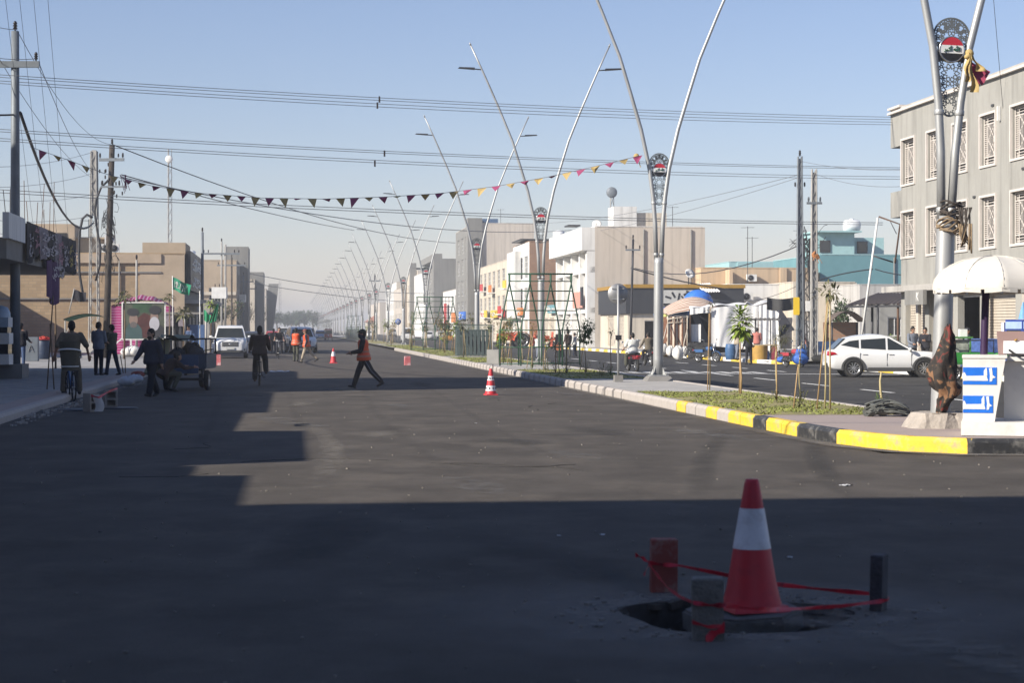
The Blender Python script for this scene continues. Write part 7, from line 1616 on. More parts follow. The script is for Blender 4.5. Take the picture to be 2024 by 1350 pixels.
            mb = MB(); mb.ball((c0 - .3, s * (w + .12), K['belt'] + .06), (.07, .11, .075), 10, 6); mb.box((c0 - .28, s * (w + .02), K['belt'] + .01), (.06, .16, .05)); mb.build('wing_mirror', pm, P)
            mb = MB(); mb.hexa([V(-hl + .02, s * w * .93, K['tail'] - .24), V(-hl + .36, s * (w * .985), K['tail'] - .2), V(-hl + .36, s * w * .9, K['tail'] - .2), V(-hl - .01, s * w * .7, K['tail'] - .24)], [V(-hl + .06, s * w * .94, K['tail'] - .08), V(-hl + .28, s * (w * .985), K['tail'] - .13), V(-hl + .28, s * w * .9, K['tail'] - .13), V(-hl + .02, s * w * .7, K['tail'] - .08)]); mb.build('taillight', m_tl, P)
            mb = MB(); z0 = K['nose'] - .17; mb.hexa([V(hl - .02, s * w * .50, z0 - .07), V(hl - .17, s * w * .93, z0 - .05), V(hl - .3, s * w * .86, z0 - .05), V(hl - .2, s * w * .50, z0 - .07)], [V(hl - .07, s * w * .50, z0 + .09), V(hl - .22, s * w * .93, z0 + .12), V(hl - .34, s * w * .86, z0 + .12), V(hl - .24, s * w * .50, z0 + .09)]); mb.build('headlight', m_hl, P)
            (mb := MB()).bar((r0 - .25, s * yt * .93, H_ + .03), (r1 + .3, s * yt * .93, H_ + .02), .035); (mb.build('roof_rail', pm, P) if not rk2 else None)
            mb = MB(); mb.hexa([V(hl - .03, s * w * .62, zb + .12), V(hl - .08, s * w * .86, zb + .12), V(hl - .3, s * w * .86, zb + .12), V(hl - .2, s * w * .62, zb + .12)], [V(hl + .0, s * w * .66, zb + .24), V(hl - .06, s * w * .86, zb + .24), V(hl - .3, s * w * .86, zb + .24), V(hl - .2, s * w * .66, zb + .24)]); mb.build('fog_lamp', m_clad, P)
    gz = K['nose'] - .2; gh = .26 if kind in ('offroad', 'suv') else .14
    mb = MB(); mb.box((hl - .02, 0, gz - .06), (.08, w * .92, gh)); gr = mb.build('grille', m_clad, P); mb = MB()
    for k in range(3): mb.box((hl + .025, 0, gz - .06 - gh * .3 + gh * .3 * k), (.012, w * .86, gh * .1))
    mb.ball((hl + .02, 0, gz - .06), (.02, .09, .05), 10, 5); mb.build('chrome_bar', m_rim, gr)
    mb = MB(); mb.box((hl - .06, 0, zb + .08), (.16, w * 1.5, .1)); mb.build('front_bumper', m_clad, P)
    mb = MB(); mb.box((-hl + .05, 0, zb + .2), (.16, w * 1.55, .2)); mb.build('rear_bumper', m_clad, P)
    for x in (hl + .035, -hl - .035): mb = MB(); mb.box((x, 0, zb + .26), (.02, .5, .12)); mb.build('number_plate', m_plate, P)
    return P
def at_px(px, Y, z=0.): return V((px - 1012) * Y / F, Y, z)
HEAD_C = -PI / 2 + TH      # coming towards the camera along the road
HEAD_A = PI / 2 + TH       # going away
m_pw = paint('white', (.70, .70, .69)); m_pr = paint('red', (.38, .03, .03)); m_pb = paint('skyblue', (.10, .22, .42)); m_pd = paint('dark', (.03, .035, .05)); m_psil = paint('silver', (.34, .35, .36))
car('white crossover seen side-on across the right carriageway behind the young trees', V(14.1, 72.3, ZR), -.03, 'cross', m_pw)
car('white off-roader coming towards the camera on the left', at_px(455, 112), HEAD_C + .03, 'offroad', m_pw, name='oncoming_car')
car('white suv coming towards the camera behind the two road workers', at_px(594, 136), HEAD_C + .12, 'suv', m_pw, name='oncoming_car')
car('dark car just behind the white off-roader', at_px(499, 168), HEAD_C, 'sedan', m_pd, name='oncoming_car')
car('red saloon coming behind the brown shirted cyclist', at_px(540, 200), HEAD_C + .05, 'sedan', m_pr, name='oncoming_car')
car('pale blue car in the far left carriageway beside the red rickshaw', at_px(633, 300), HEAD_C, 'sedan', m_pb, name='oncoming_car')
for px, Y, k, m, lab in ((574, 245, 'sedan', m_psil, 'silver far car left of the white suv'), (613, 360, 'suv', m_pd, 'dark far car behind the white suv'), (560, 320, 'van', m_pw, 'white far van behind the black clad cyclist'), (590, 460, 'van', m_psil, 'hazy farthest van in the left carriageway')): car(lab, at_px(px, Y), HEAD_C, k, m, name='oncoming_car', detail=False)
for px, Y, k, m, lab, hd in ((806, 262, 'van', m_pw, 'white van on the right carriageway behind the second climbing frame', HEAD_A), (733, 390, 'sedan', m_pw, 'white far car right of the orange vested walker', HEAD_A), (775, 420, 'suv', m_psil, 'silver far car near the blue sign', HEAD_A), (845, 300, 'sedan', m_pw, 'white car parked along the right kerb beyond the cage', HEAD_A), (872, 280, 'sedan', m_psil, 'silver car parked along the right kerb left of the cage', HEAD_A), (720, 470, 'sedan', m_pd, 'dark far car at the end of the right carriageway', HEAD_A)): car(lab, at_px(px, Y, ZR), hd, k, m, name='distant_car', detail=False)
# three wheelers
def rickshaw(label, loc, rz, pm, top):
    P = thing('rickshaw', label, 'rickshaw', loc, rz, 'three wheeled rickshaws'); mb = MB(); mb.hexa([V(-1.2, -.6, .35), V(.5, -.6, .35), V(.5, .6, .35), V(-1.2, .6, .35)], [V(-1.2, -.62, .95), V(.55, -.5, .95), V(.55, .5, .95), V(-1.2, .62, .95)]); mb.hexa([V(.5, -.5, .4), V(1.15, -.28, .45), V(1.15, .28, .45), V(.5, .5, .4)], [V(.55, -.5, .95), V(1.0, -.26, .9), V(1.0, .26, .9), V(.55, .5, .95)]); mb.build('body', pm, P)
    mb = MB(); mb.hexa([V(-1.2, -.62, 1.5), V(.6, -.55, 1.5), V(.6, .55, 1.5), V(-1.2, .62, 1.5)], [V(-1.05, -.5, 1.72), V(.4, -.45, 1.72), V(.4, .45, 1.72), V(-1.05, .5, 1.72)]); mb.build('roof', top, P); mb = MB()
    for x, y in ((-1.15, -.58), (-1.15, .58), (.55, -.48), (.55, .48), (-.3, .58), (-.3, -.58)): mb.bar((x, y, .9), (x, y, 1.52), .05)
    mb.build('frame', m_steel_d, P); mb = MB(); mb.box((.6, 0, 1.2), (.03, .9, .52)); mb.build('windscreen', m_autog, P)
    for c in ((-.8, -.55, .24), (-.8, .55, .24), (.95, 0, .24)): wheel(P, c, .24, .12, 6)
    mb = MB(); mb.ball((1.12, 0, .75), .11, 10, 6); mb.build('headlight', m_hl, P); return P
rickshaw('red three wheeled rickshaw coming down the far left carriageway', at_px(649, 285), HEAD_C, m_pr, M('rickshaw_top', (.25, .03, .03), .6))
rickshaw('orange three wheeled rickshaw parked on the right beyond the cage', at_px(886, 250, ZR), HEAD_A, paint('orange', (.5, .2, .02)), m_yel)
def cargo_trike(label, loc, rz, pm, load=None, seatmat=None):
    P = thing('cargo_tricycle', label, 'tricycle', loc, rz, 'motor cargo tricycles'); mb = MB(); W_, L_ = 1.15, 1.7
    mb.box((-.55, 0, .62), (L_, W_, .06))
    for s in (-1, 1): mb.box((-.55, s * W_ / 2, .82), (L_, .04, .36))
    for x in (-.55 - L_ / 2, -.55 + L_ / 2): mb.box((x, 0, .82), (.04, W_ - .05, .36))
    mb.build('cargo_bed', pm, P); mb = MB()
    for s in (-1, 1): mb.tube([(-.55 - L_ / 2, s * W_ / 2, 1.0), (-.55 - L_ / 2, s * W_ / 2, 1.42), (-.55 + L_ / 2, s * W_ / 2, 1.42), (-.55 + L_ / 2, s * W_ / 2, 1.0)], .022, 6)
    for x in (-.55 - L_ / 2, -.55 + L_ / 2): mb.tube([(x, -W_ / 2, 1.42), (x, W_ / 2, 1.42)], .022, 6)
    mb.build('rail', m_steel_d, P); mb = MB(); mb.bar((-1.3, 0, .45), (1.0, 0, .45), .08); mb.tube([(.95, 0, .5), (1.25, 0, .95), (1.2, 0, 1.05)], .035, 6); mb.tube([(1.1, 0, .95), (1.42, 0, .3)], .03, 6); mb.tube([(1.1, -.36, 1.12), (1.2, 0, 1.05), (1.1, .36, 1.12)], .018, 6); mb.bar((-1.1, -.5, .3), (-1.1, .5, .3), .07); mb.build('chassis', m_steel_d, P)
    mb = MB(); mb.ball((.75, 0, .86), (.32, .14, .13), 10, 6); mb.build('fuel_tank', pm, P); mb = MB(); mb.box((.42, 0, .84), (.38, .28, .1)); mb.build('seat', m_rub, P); mb = MB(); mb.ball((1.3, 0, .98), .09, 10, 6); mb.build('headlight', m_hl, P)
    for c in ((-1.1, -.56, .28), (-1.1, .56, .28), (1.42, 0, .28)): wheel(P, c, .28, .12, 8)
    return P
c_dk = M('sack_dark', (.04, .042, .05), .85, var=.3, vs=7)
tk = cargo_trike('dark blue motor cargo tricycle seen from behind at the left kerb', at_px(383, 54), HEAD_A - .12, M('trike_blue', (.03, .05, .09), .5))
Tm = Matrix.Translation(tk.location) @ Matrix.Rotation(HEAD_A - .12, 4, 'Z')
for k, (x, y, z, r, l) in enumerate([(-1.05, -.25, .64, .26, 'dark sack at the rear right of the blue cargo tricycle'), (-1.0, .28, .64, .24, 'dark sack at the rear left of the blue cargo tricycle'), (-.45, 0, .64, .3, 'dark sack in the middle of the blue cargo tricycle')]): bag(l, Tm @ V(x, y, z), r, c_dk, (1, 1, 1.15), group='sacks on the blue cargo tricycle')
mb = MB(); mb.box((-1.42, .05, .72), (.03, .85, .5)); mb.build('tailboard', M('tailboard_blue', (.025, .06, .13), .4), tk)
mb = MB(); mb.sheet(lambda u, v: V(-1.5 + 1.9 * u, .68 + .10 * math.sin(u * 9) + .55 * (1 - v) * (.5 + .3 * math.sin(u * 5)), .45 + 1.0 * v + .05 * math.sin(u * 13)), 18, 8); mb.sheet(lambda u, v: V(-1.5 + 1.9 * u, .62 + .1 * math.sin(u * 9) * (1 - v) - .7 * v, 1.45 + .09 * math.sin(u * 7 + v * 5)), 18, 6); o = mb.build('canvas_sheet', M('canvas_sage', (.26, .28, .20), .9, var=.15), None, tk.location, HEAD_A - .12); tag(o, 'sage canvas sheet draped over the left side of the blue cargo tricycle', 'canvas')
gk = cargo_trike('bright green motor cargo tricycle parked by the grey building', at_px(1936, 66.5, ZR), .1, M('trike_green', (.03, .26, .04), .45))
mb = MB()
for x in (-1.25, -.45):
    for y in (-.35, .35): mb.bar((x, y, .66), (x, y, 1.5), .05)
mb.box((-.85, 0, 1.52), (.95, .85, .06)); mb.build('table_frame', M('stand_green', (.07, .22, .06), .6), gk); mb = MB(); mb.box((-.85, 0, 1.16), (.7, .6, .55)); cr = mb.build('crate', M('crate_glass', (.30, .32, .28), .5, var=.4, vs=8), None, gk.location, .1); tag(cr, 'pale crate of goods under the stand on the green tricycle', 'crate')
mb = MB(); mb.box((-.6, .0, 1.68), (.26, .2, .26)); cr = mb.build('box', m_fwh, None, gk.location, .1); tag(cr, 'small white box on top of the green tricycle stand', 'box')
def bicycle(label, loc, rz, col, group='bicycles'):
    P = thing('bicycle', label, 'bicycle', loc, rz, group); r = .335
    for x in (-.52, .52):
        mb = MB(); mb.tube([(x + r * math.cos(2 * PI * i / 28), 0, r + r * math.sin(2 * PI * i / 28)) for i in range(28)], .02, 6, True); wv = mb.build('wheel', m_tyre, P); mb = MB()
        for k in range(14): a = 2 * PI * k / 14; mb.tube([(x, 0, r), (x + r * math.cos(a), 0, r + r * math.sin(a))], .004, 3)
        mb.tube([(x, -.05, r), (x, .05, r)], .022, 6); mb.build('spokes', m_rim, wv, kind='stuff')
    mb = MB()
    for a, b in (((-.52, 0, r), (-.1, 0, .3)), ((-.52, 0, r), (-.2, 0, .78)), ((-.1, 0, .3), (-.22, 0, .88)), ((-.1, 0, .3), (.38, 0, .74)), ((-.2, 0, .76), (.36, 0, .82)), ((.35, 0, .92), (.52, 0, r))): mb.tube([a, b], .018, 6)
    mb.build('frame', col, P); mb = MB(); mb.tube([(.36, 0, .9), (.34, 0, 1.02), (.30, -.12, 1.04), (.18, -.29, 1.02)], .014, 6); mb.tube([(.34, 0, 1.02), (.30, .12, 1.04), (.18, .29, 1.02)], .014, 6); mb.build('handlebar', m_rim, P)
    mb = MB(); mb.ball((-.22, 0, .92), (.14, .09, .04), 10, 5); mb.build('saddle', m_rub, P); mb = MB(); mb.tube([(-.1, -.12, .3), (-.1, .12, .3)], .014, 5); mb.box((-.1 + .15, -.14, .24), (.1, .08, .025)); mb.box((-.1 - .15, .14, .36), (.1, .08, .025)); mb.tube([(-.1, -.1, .3), (.05, -.1, .24)], .012, 5); mb.tube([(-.1, .1, .3), (-.25, .1, .36)], .012, 5); mb.build('pedals', m_steel_d, P)
    mb = MB(); mb.box((-.55, 0, .72), (.4, .14, .02)); mb.tube([(-.7, -.06, .72), (-.52, -.06, r)], .01, 5); mb.tube([(-.7, .06, .72), (-.52, .06, r)], .01, 5); mb.build('rear_rack', m_steel_d, P); return P
def motorbike(label, loc, rz, col, group='motorbikes'):
    P = thing('motorbike', label, 'motorbike', loc, rz, group)
    for x in (-.6, .62): wheel(P, (x, 0, .29), .29, .09, 8)
    mb = MB(); mb.ball((.12, 0, .74), (.28, .13, .13), 12, 6); mb.box((-.5, 0, .62), (.5, .18, .16)); mb.hexa([V(-.95, -.05, .62), V(-.4, -.08, .62), V(-.4, .08, .62), V(-.95, .05, .62)], [V(-.95, -.04, .68), V(-.4, -.07, .7), V(-.4, .07, .7), V(-.95, .04, .68)]); mb.lathe([(.31, -.06), (.33, -.05), (.33, .05), (.31, .06)], (.62, 0, .29), 10, RX @ Matrix.Rotation(.3, 3, 'Z'), arc=2.2); mb.build('body', col, P)
    mb = MB(); mb.hexa([V(-.75, -.12, .72), V(0, -.12, .72), V(0, .12, .72), V(-.75, .12, .72)], [V(-.75, -.1, .82), V(-.05, -.1, .79), V(-.05, .1, .79), V(-.75, .1, .82)]); mb.build('seat', m_rub, P)
    mb = MB(); mb.box((.05, 0, .42), (.36, .24, .26)); mb.tube([(.05, -.15, .3), (-.75, -.16, .34)], .035, 6); mb.build('engine', m_steel_d, P)
    mb = MB()
    for s in (-1, 1): mb.tube([(.62, s * .07, .29), (.4, s * .07, .95)], .022, 6); mb.tube([(.42, s * .05, .98), (.36, s * .36, 1.04)], .014, 6); mb.tube([(.36, s * .26, 1.03), (.38, s * .32, 1.22)], .007, 4); mb.ball((.38, s * .33, 1.25), (.02, .06, .04), 8, 5)
    mb.tube([(-.6, 0, .29), (-.1, 0, .4)], .03, 6); mb.build('fork', m_rim, P); mb = MB(); mb.ball((.5, 0, .92), (.09, .1, .1), 10, 6); mb.build('headlight', m_hl, P); mb = MB(); mb.box((-.93, 0, .66), (.04, .14, .08)); mb.build('taillight', m_tl, P); return P
m_bk = [M('bike_black', (.03, .03, .035), .5), M('bike_blue', (.03, .10, .25), .5), M('bike_red', (.35, .04, .05), .5)]
bicycle('dark bicycle ridden away from the camera by the brown shirted man', at_px(513, 57.5), HEAD_A, m_bk[0])
bicycle('pale bicycle ridden towards the camera by the man in black', at_px(551, 108), HEAD_C, m_rim)
bicycle('blue framed bicycle standing at the left kerb with a loaded rack', at_px(140, 45), HEAD_A + .25, m_bk[1])
motorbike('red motorbike ridden away by the man in a pale shirt on the right carriageway', at_px(1250, 81, ZR), HEAD_A + .12, m_bk[2])
motorbike('dark motorbike ridden away half hidden behind the second lamp', at_px(1281, 94, ZR), HEAD_A + .1, m_bk[0])
motorbike('blue motorbike parked before the white tent entrance', at_px(1398, 103.5, ZR), HEAD_C + .7, m_bk[1])
motorbike('white and red moped parked left of the slim poles', at_px(1568, 90, ZR), HEAD_C + .35, m_bk[2])
mb = MB(); bag('large blue bag hung on the parked moped', at_px(1583, 89.6, .2), .28, M('bundle_blue', (.03, .12, .45), .6), (1, .8, 1.1), 'bag', None, 'bag')
bicycle('old bicycle leaning by the counter of the white tent', at_px(1380, 108, PZr), .3, m_bk[0])
# road roller / tractor
P = thing('tractor', 'orange red tractor with a large rear wheel behind the near climbing frame', 'tractor', at_px(1018, 178, ZR), PI + .25); mb = MB(); m_to = M('tractor_orange', (.45, .075, .03), .6, var=.2)
mb.hexa([V(.2, -.42, .75), V(1.75, -.36, .75), V(1.75, .36, .75), V(.2, .42, .75)], [V(.2, -.38, 1.5), V(1.65, -.3, 1.35), V(1.65, .3, 1.35), V(.2, .38, 1.5)]); mb.build('bonnet', m_to, P)
mb = MB(); mb.box((-.35, 0, .85), (1.1, .7, .45)); mb.build('chassis', m_steel_d, P); mb = MB()
for s in (-1, 1): mb.lathe([(.80, -.25), (.84, -.2), (.84, .2), (.80, .25)], (-.5, s * .72, .72), 14, RX, arc=3.3)
mb.box((-.55, 0, 1.15), (.5, .5, .12)); mb.build('mudguard', m_to, P); mb = MB(); mb.box((-.6, 0, 1.4), (.1, .5, .5)); mb.build('seat', m_rub, P); mb = MB(); mb.tube([(.15, 0, 1.4), (-.15, 0, 1.75)], .03, 6); mb.lathe([(.2, -.015), (.23, 0), (.2, .015)], (-.17, 0, 1.77), 14, Matrix.Rotation(-.8, 3, 'Y')); mb.build('steering_wheel', m_rub, P)
for s in (-1, 1): wheel(P, (-.5, s * .72, .72), .72, .36, 6); wheel(P, (1.35, s * .6, .4), .4, .24, 6)
mb = MB(); mb.tube([(.9, .2, 1.4), (.9, .2, 2.0)], .04, 6); mb.build('exhaust', m_steel_d, P)
P = thing('loader_frame', 'orange farm implement standing right of the tractor', 'implement', at_px(1072, 178, ZR), .1); mb = MB(); mb.bar((-1.2, 0, .5), (1.4, 0, .9), .22); mb.bar((-1.0, -.3, .2), (-.6, .2, 1.6), .16); mb.bar((.8, -.3, .1), (1.0, .3, 1.5), .18); mb.box((0, 0, 1.0), (1.3, .4, .35)); mb.build('frame', m_to, P)
for x in (-.8, .9): wheel(P, (x, 0, .35), .35, .2, 6)
# ---------------------------------------------------------------- people (local +x is the way they face)
m_skin = M('skin', (.28, .155, .10), .6, var=.1); m_skin2 = M('skin_light', (.36, .21, .145), .6, var=.1); m_hair = M('hair_black', (.012, .01, .009), .7); m_eye = M('eye_dark', (.015, .01, .01), .3); m_shoe = M('shoe_dark', (.02, .02, .022), .6)
def cloth(name, col): return M('cloth_' + name, col, .9, var=.16, vs=6, bump=.5, bs=14)
c_blk, c_navy, c_brn, c_kha, c_gry, c_wht, c_bei, c_blu, c_olv = [cloth(n, c) for n, c in (('black', (.018, .018, .022)), ('navy', (.025, .03, .05)), ('brown', (.055, .035, .028)), ('khaki', (.13, .11, .08)), ('greyblue', (.16, .18, .22)), ('white', (.58, .58, .55)), ('beige', (.36, .30, .22)), ('jeans', (.05, .08, .16)), ('olive', (.07, .07, .05)))]
m_vest = M('vest_orange', (.72, .085, .02), .55, var=.1, vs=7, bump=.3, bs=12); m_refl = M('vest_band', (.45, .17, .10), .5)
def cap_(mb, a, b, r0, r1, n=12):
    """closed tapered capsule"""
    a, b = Vector(a), Vector(b); d = b - a; L_ = d.length
    if L_ < 1e-5: d = V(0, 0, 1); L_ = 1e-4
    d.normalize(); pts = []; rad = []
    for k in range(4): t = PI / 2 * k / 3.3; pts.append(a - d * r0 * math.cos(t)); rad.append(max(r0 * math.sin(t), .002))
    for k in range(1, 5): f = k / 5; pts.append(a + d * L_ * f); rad.append(r0 + (r1 - r0) * f)
    for k in range(3, -1, -1): t = PI / 2 * k / 3.3; pts.append(b + d * r1 * math.cos(t)); rad.append(max(r1 * math.sin(t), .002))
    mb.tube(pts, rad, n)
def ell_(mb, c, r, M_=None): mb.ball(c, r, 14, 10, M_)
TORSO = [(-.10, .095, .135), (-.04, .115, .165), (.05, .112, .165), (.16, .102, .148), (.28, .112, .162), (.38, .12, .178), (.45, .108, .19), (.50, .08, .165), (.535, .055, .08)]
def torso(mb, J, inf, z0=-.10, z1=.54, flare=0.):
    n = 18; rows = [r for r in TORSO if z0 - .001 <= r[0] <= z1 + .001]; vs = []
    for z, rx, ry in rows:
        k = flare * max(0, (.25 - z)) 
        for j in range(n): a = 2 * PI * j / n; vs.append(J['T'] @ V((rx + inf + k) * math.cos(a), (ry + inf + k) * math.sin(a), z))
    f = [(i * n + j, i * n + (j + 1) % n, (i + 1) * n + (j + 1) % n, (i + 1) * n + j) for i in range(len(rows) - 1) for j in range(n)]
    mb.add(vs, f + [list(range(n))[::-1], [(len(rows) - 1) * n + j for j in range(n)]], True)
def pose(hip=.9, lean=0, legs=((0, 0, .02), (0, 0, .02)), arms=((0, .1, .15), (0, .1, .15)), head=(0, 0), twist=0, ground=True, yaw=0):
    """legs: (thigh angle fwd, knee bend, spread); arms: (swing fwd, abduction, elbow bend[, inward]); left then right"""
    J = {}; pel = V(0, 0, hip); J['legs'] = []
    for s, (a, k, sp) in zip((1, -1), legs):
        h = pel + V(0, s * .085, -.02); kn = h + V(math.sin(a) * .43, s * sp * .43, -math.cos(a) * .43); an = kn + V(math.sin(a - k) * .42, s * sp * .2, -math.cos(a - k) * .42)
        J['legs'].append([h, kn, an, a - k])
    if ground:
        lo = min(min(l[2].z, (l[2].z - max(0, -math.sin(l[3])) * .06)) for l in J['legs']); dz = .075 - lo
        for l in J['legs']:
            for i in range(3): l[i] = l[i] + V(0, 0, dz)
        pel = pel + V(0, 0, dz)
    J['pel'] = pel; J['T'] = Matrix.Translation(pel) @ Matrix.Rotation(lean, 4, 'Y') @ Matrix.Rotation(twist, 4, 'Z')
    J['arms'] = []
    for s, ar in zip((1, -1), arms):
        sw, ab, el = ar[:3]; inn = ar[3] if len(ar) > 3 else 0
        sh = J['T'] @ V(0, s * .195, .455); ub = lean * .3
        d1 = V(math.sin(sw) * math.cos(ab), s * math.sin(ab), -math.cos(sw) * math.cos(ab)); e = sh + d1 * .285
        d2 = V(math.sin(sw + el) * math.cos(inn), s * (math.sin(ab * .5) - math.sin(inn)), -math.cos(sw + el) * math.cos(inn)).normalized(); w = e + d2 * .25
        J['arms'].append([sh, e, w, d2])
    nk = J['T'] @ V(.0, 0, .53); hd = J['T'] @ V(.02, 0, .66); J['neck'] = nk; J['head'] = hd; J['H'] = Matrix.Translation(hd) @ Matrix.Rotation(head[1], 4, 'Z') @ Matrix.Rotation(head[0], 4, 'Y'); return J
def person(label, loc, rz, J, shirt, trousers, scale=1., skin=None, sleeves=1., vest=False, hairmat=True, beard=False, capmat=None, vox=.02, shoes=None, loose=.0, robe=None, mask=None, group=None, fingers=True, stripe=False, scarf=None):
    P = thing('person', label, 'person', loc, rz, group); P.scale = (scale,) * 3; sk = skin or m_skin
    def fin(mb, nm, mat, v=vox, it=2):
        o = mb.build(nm, mat, P); r = o.modifiers.new('remesh', 'REMESH'); r.mode = 'VOXEL'; r.voxel_size = v; r.use_smooth_shade = True
        s = o.modifiers.new('smooth', 'SMOOTH'); s.iterations = it; s.factor = .5; return o
    H3 = J['H'].to_3x3(); hp = lambda x, y, z: J['H'] @ V(x, y, z)
    mb = MB(); torso(mb, J, -.004); cap_(mb, J['neck'] - V(0, 0, .03), J['head'] - V(0, 0, .05), .055, .052)
    ell_(mb, hp(-.012, 0, .03), (.098, .077, .105), H3); ell_(mb, hp(.02, 0, -.035), (.072, .06, .085), H3); ell_(mb, hp(.055, 0, -.085), (.035, .035, .03), H3)
    ell_(mb, hp(.093, 0, -.01), (.024, .015, .028), H3); ell_(mb, hp(.078, 0, .035), (.02, .055, .018), H3); ell_(mb, hp(.083, 0, -.058), (.018, .03, .014), H3)
    for s in (-1, 1): ell_(mb, hp(-.008, s * .08, -.005), (.02, .012, .034), H3)
    for h, k, a, ang in J['legs']:
        cap_(mb, h, k, .08, .052); cap_(mb, k, a, .054, .036); f = V(math.cos(max(ang, -.9) * .6), 0, math.sin(max(ang, -.9)) * .9).normalized(); cap_(mb, a + V(-.03, 0, -.04), a + f * .13 + V(0, 0, -.045), .036, .03)
    for s, (sh, e, w, d) in zip((1, -1), J['arms']):
        cap_(mb, sh, e, .05, .038); cap_(mb, e, w, .038, .026); sd = d.cross(V(1, 0, 0)); sd = (sd if sd.length > .1 else V(0, 1, 0)).normalized(); nd = d.cross(sd)
        cap_(mb, w + d * .02, w + d * .075, .03, .036)
        if fingers:
            for q, (o, l) in enumerate(((-.03, .075), (-.01, .088), (.01, .082), (.03, .062))):
                b0 = w + d * .09 + sd * o; b1 = b0 + d * l * .5 + nd * s * .006; b2 = b1 + (d * .8 + nd * s * .5).normalized() * l * .5; cap_(mb, b0, b1, .0105, .0098, 8); cap_(mb, b1, b2, .0098, .0085, 8)
            t0 = w + d * .04 + sd * .034; cap_(mb, t0, t0 + (d * .75 + sd * .65).normalized() * .055, .013, .011, 8)
        else: cap_(mb, w + d * .08, w + d * .15, .034, .022)
    fin(mb, 'body', sk, vox * .7, 1)
    # clothes
    if shirt:
        mb = MB(); torso(mb, J, .02 + loose, -.12 if not vest else -.04, .52, .10 + loose)
        for sh, e, w, d in J['arms']:
            cap_(mb, sh, e, .068 + loose, .055 + loose)
            if sleeves > .6: cap_(mb, e, e.lerp(w, .95), .055 + loose, .042 + loose * .6)
        cap_(mb, J['neck'] - V(0, 0, .06), J['neck'], .075, .062); fin(mb, 'shirt', shirt)
    if trousers:
        mb = MB(); torso(mb, J, .014, -.10, .06)
        for h, k, a, ang in J['legs']: cap_(mb, h + V(0, 0, .02), k, .098, .075 + loose); cap_(mb, k, k.lerp(a, .92), .074 + loose, .060 + loose)
        tr = fin(mb, 'trousers', trousers)
        if stripe:
            for s, (h, k, a, ang) in zip((1, -1), J['legs']): mb = MB(); mb.tube([h + V(0, s * .1, 0), k + V(0, s * .078, 0), k.lerp(a, .85) + V(0, s * .066, 0)], .012, 6); mb.build('side_stripe', c_gry, tr)
    mb = MB()
    for h, k, a, ang in J['legs']:
        f = V(math.cos(max(ang, -.9) * .6), 0, math.sin(max(ang, -.9)) * .9).normalized(); cap_(mb, a + V(-.035, 0, -.035), a + f * .14 + V(0, 0, -.045), .046, .036)
    fin(mb, 'shoes', shoes or m_shoe)
    if vest:
        mb = MB(); torso(mb, J, .038, -.16 if False else -.10, .50, .20); v_ = fin(mb, 'hi_vis_vest', m_vest)
        mb = MB()
        for z, k in ((.0, .10), (.13, .075)):
            n = 24
            for zz in (0, .045): pass
            vs = []
            for zz in (z, z + .05):
                i = min(range(len(TORSO)), key=lambda q: abs(TORSO[q][0] - zz)); rx, ry = TORSO[i][1], TORSO[i][2]; e = .048 + .2 * max(0, .25 - zz)
                vs += [J['T'] @ V((rx + e) * math.cos(2 * PI * j / n), (ry + e) * math.sin(2 * PI * j / n), zz) for j in range(n)]
            mb.add(vs, [(j, (j + 1) % n, n + (j + 1) % n, n + j) for j in range(n)], True)
        mb.build('reflective_band', m_refl, v_)
    if robe:      # long gown to the ankles
        mb = MB(); n = 20; g = min(l[2].z for l in J['legs']) - .05; rows = [(J['pel'].z + .1, .15, .19), (J['pel'].z - .1, .19, .23), (J['pel'].z - .45, .23, .26), (g, .30, .32)]
        vs = [V(J['pel'].x + rx * (1 + .06 * math.sin(5 * 2 * PI * j / n)) * math.cos(2 * PI * j / n), ry * (1 + .06 * math.sin(6 * 2 * PI * j / n)) * math.sin(2 * PI * j / n), z) for z, rx, ry in rows for j in range(n)]
        mb.add(vs, [(i * n + j, i * n + (j + 1) % n, (i + 1) * n + (j + 1) % n, (i + 1) * n + j) for i in range(3) for j in range(n)] + [list(range(n)), [3 * n + j for j in range(n)][::-1]], True); torso(mb, J, .03, -.1, .52)
        for sh, e, w, d in J['arms']: cap_(mb, sh, e, .075, .075); cap_(mb, e, w, .075, .07)
        fin(mb, 'robe', robe)
    if hairmat:
        mb = MB(); ell_(mb, hp(-.022, 0, .045), (.104, .086, .104), H3); ell_(mb, hp(-.05, 0, .0), (.075, .082, .10), H3); h_ = fin(mb, 'hair', hairmat if hairmat is not True else m_hair, vox * .7, 1)
    if scarf:
        mb = MB(); ell_(mb, hp(-.02, 0, .03), (.115, .10, .125), H3); cap_(mb, J['head'] - V(.03, 0, .04), J['neck'] - V(0, 0, .05), .10, .13); fin(mb, 'headscarf', scarf)
    if beard: mb = MB(); ell_(mb, hp(.045, 0, -.09), (.06, .062, .055), H3); fin(mb, 'beard', m_hair, vox * .6, 1)
    if mask: mb = MB(); ell_(mb, hp(.03, 0, -.06), (.082, .072, .075), H3); cap_(mb, J['neck'] - V(0, 0, .02), J['head'] - V(0, 0, .08), .08, .075); fin(mb, 'face_cover', mask, vox * .7, 1)
    if capmat: mb = MB(); ell_(mb, hp(-.012, 0, .065), (.112, .092, .075), H3); ell_(mb, hp(.105, 0, .055), (.06, .065, .012), H3); fin(mb, 'cap', capmat, vox * .6, 1)
    mb = MB()
    for s in (-1, 1): ell_(mb, hp(.084, s * .031, .012), (.012, .014, .009), H3)
    ell_(mb, hp(.098, 0, -.06), (.006, .024, .005), H3); mb.build('eyes_and_lips', m_eye, P)
    return P
r_ = math.radians
FWD = lambda dx, dy: math.atan2(dy, dx)
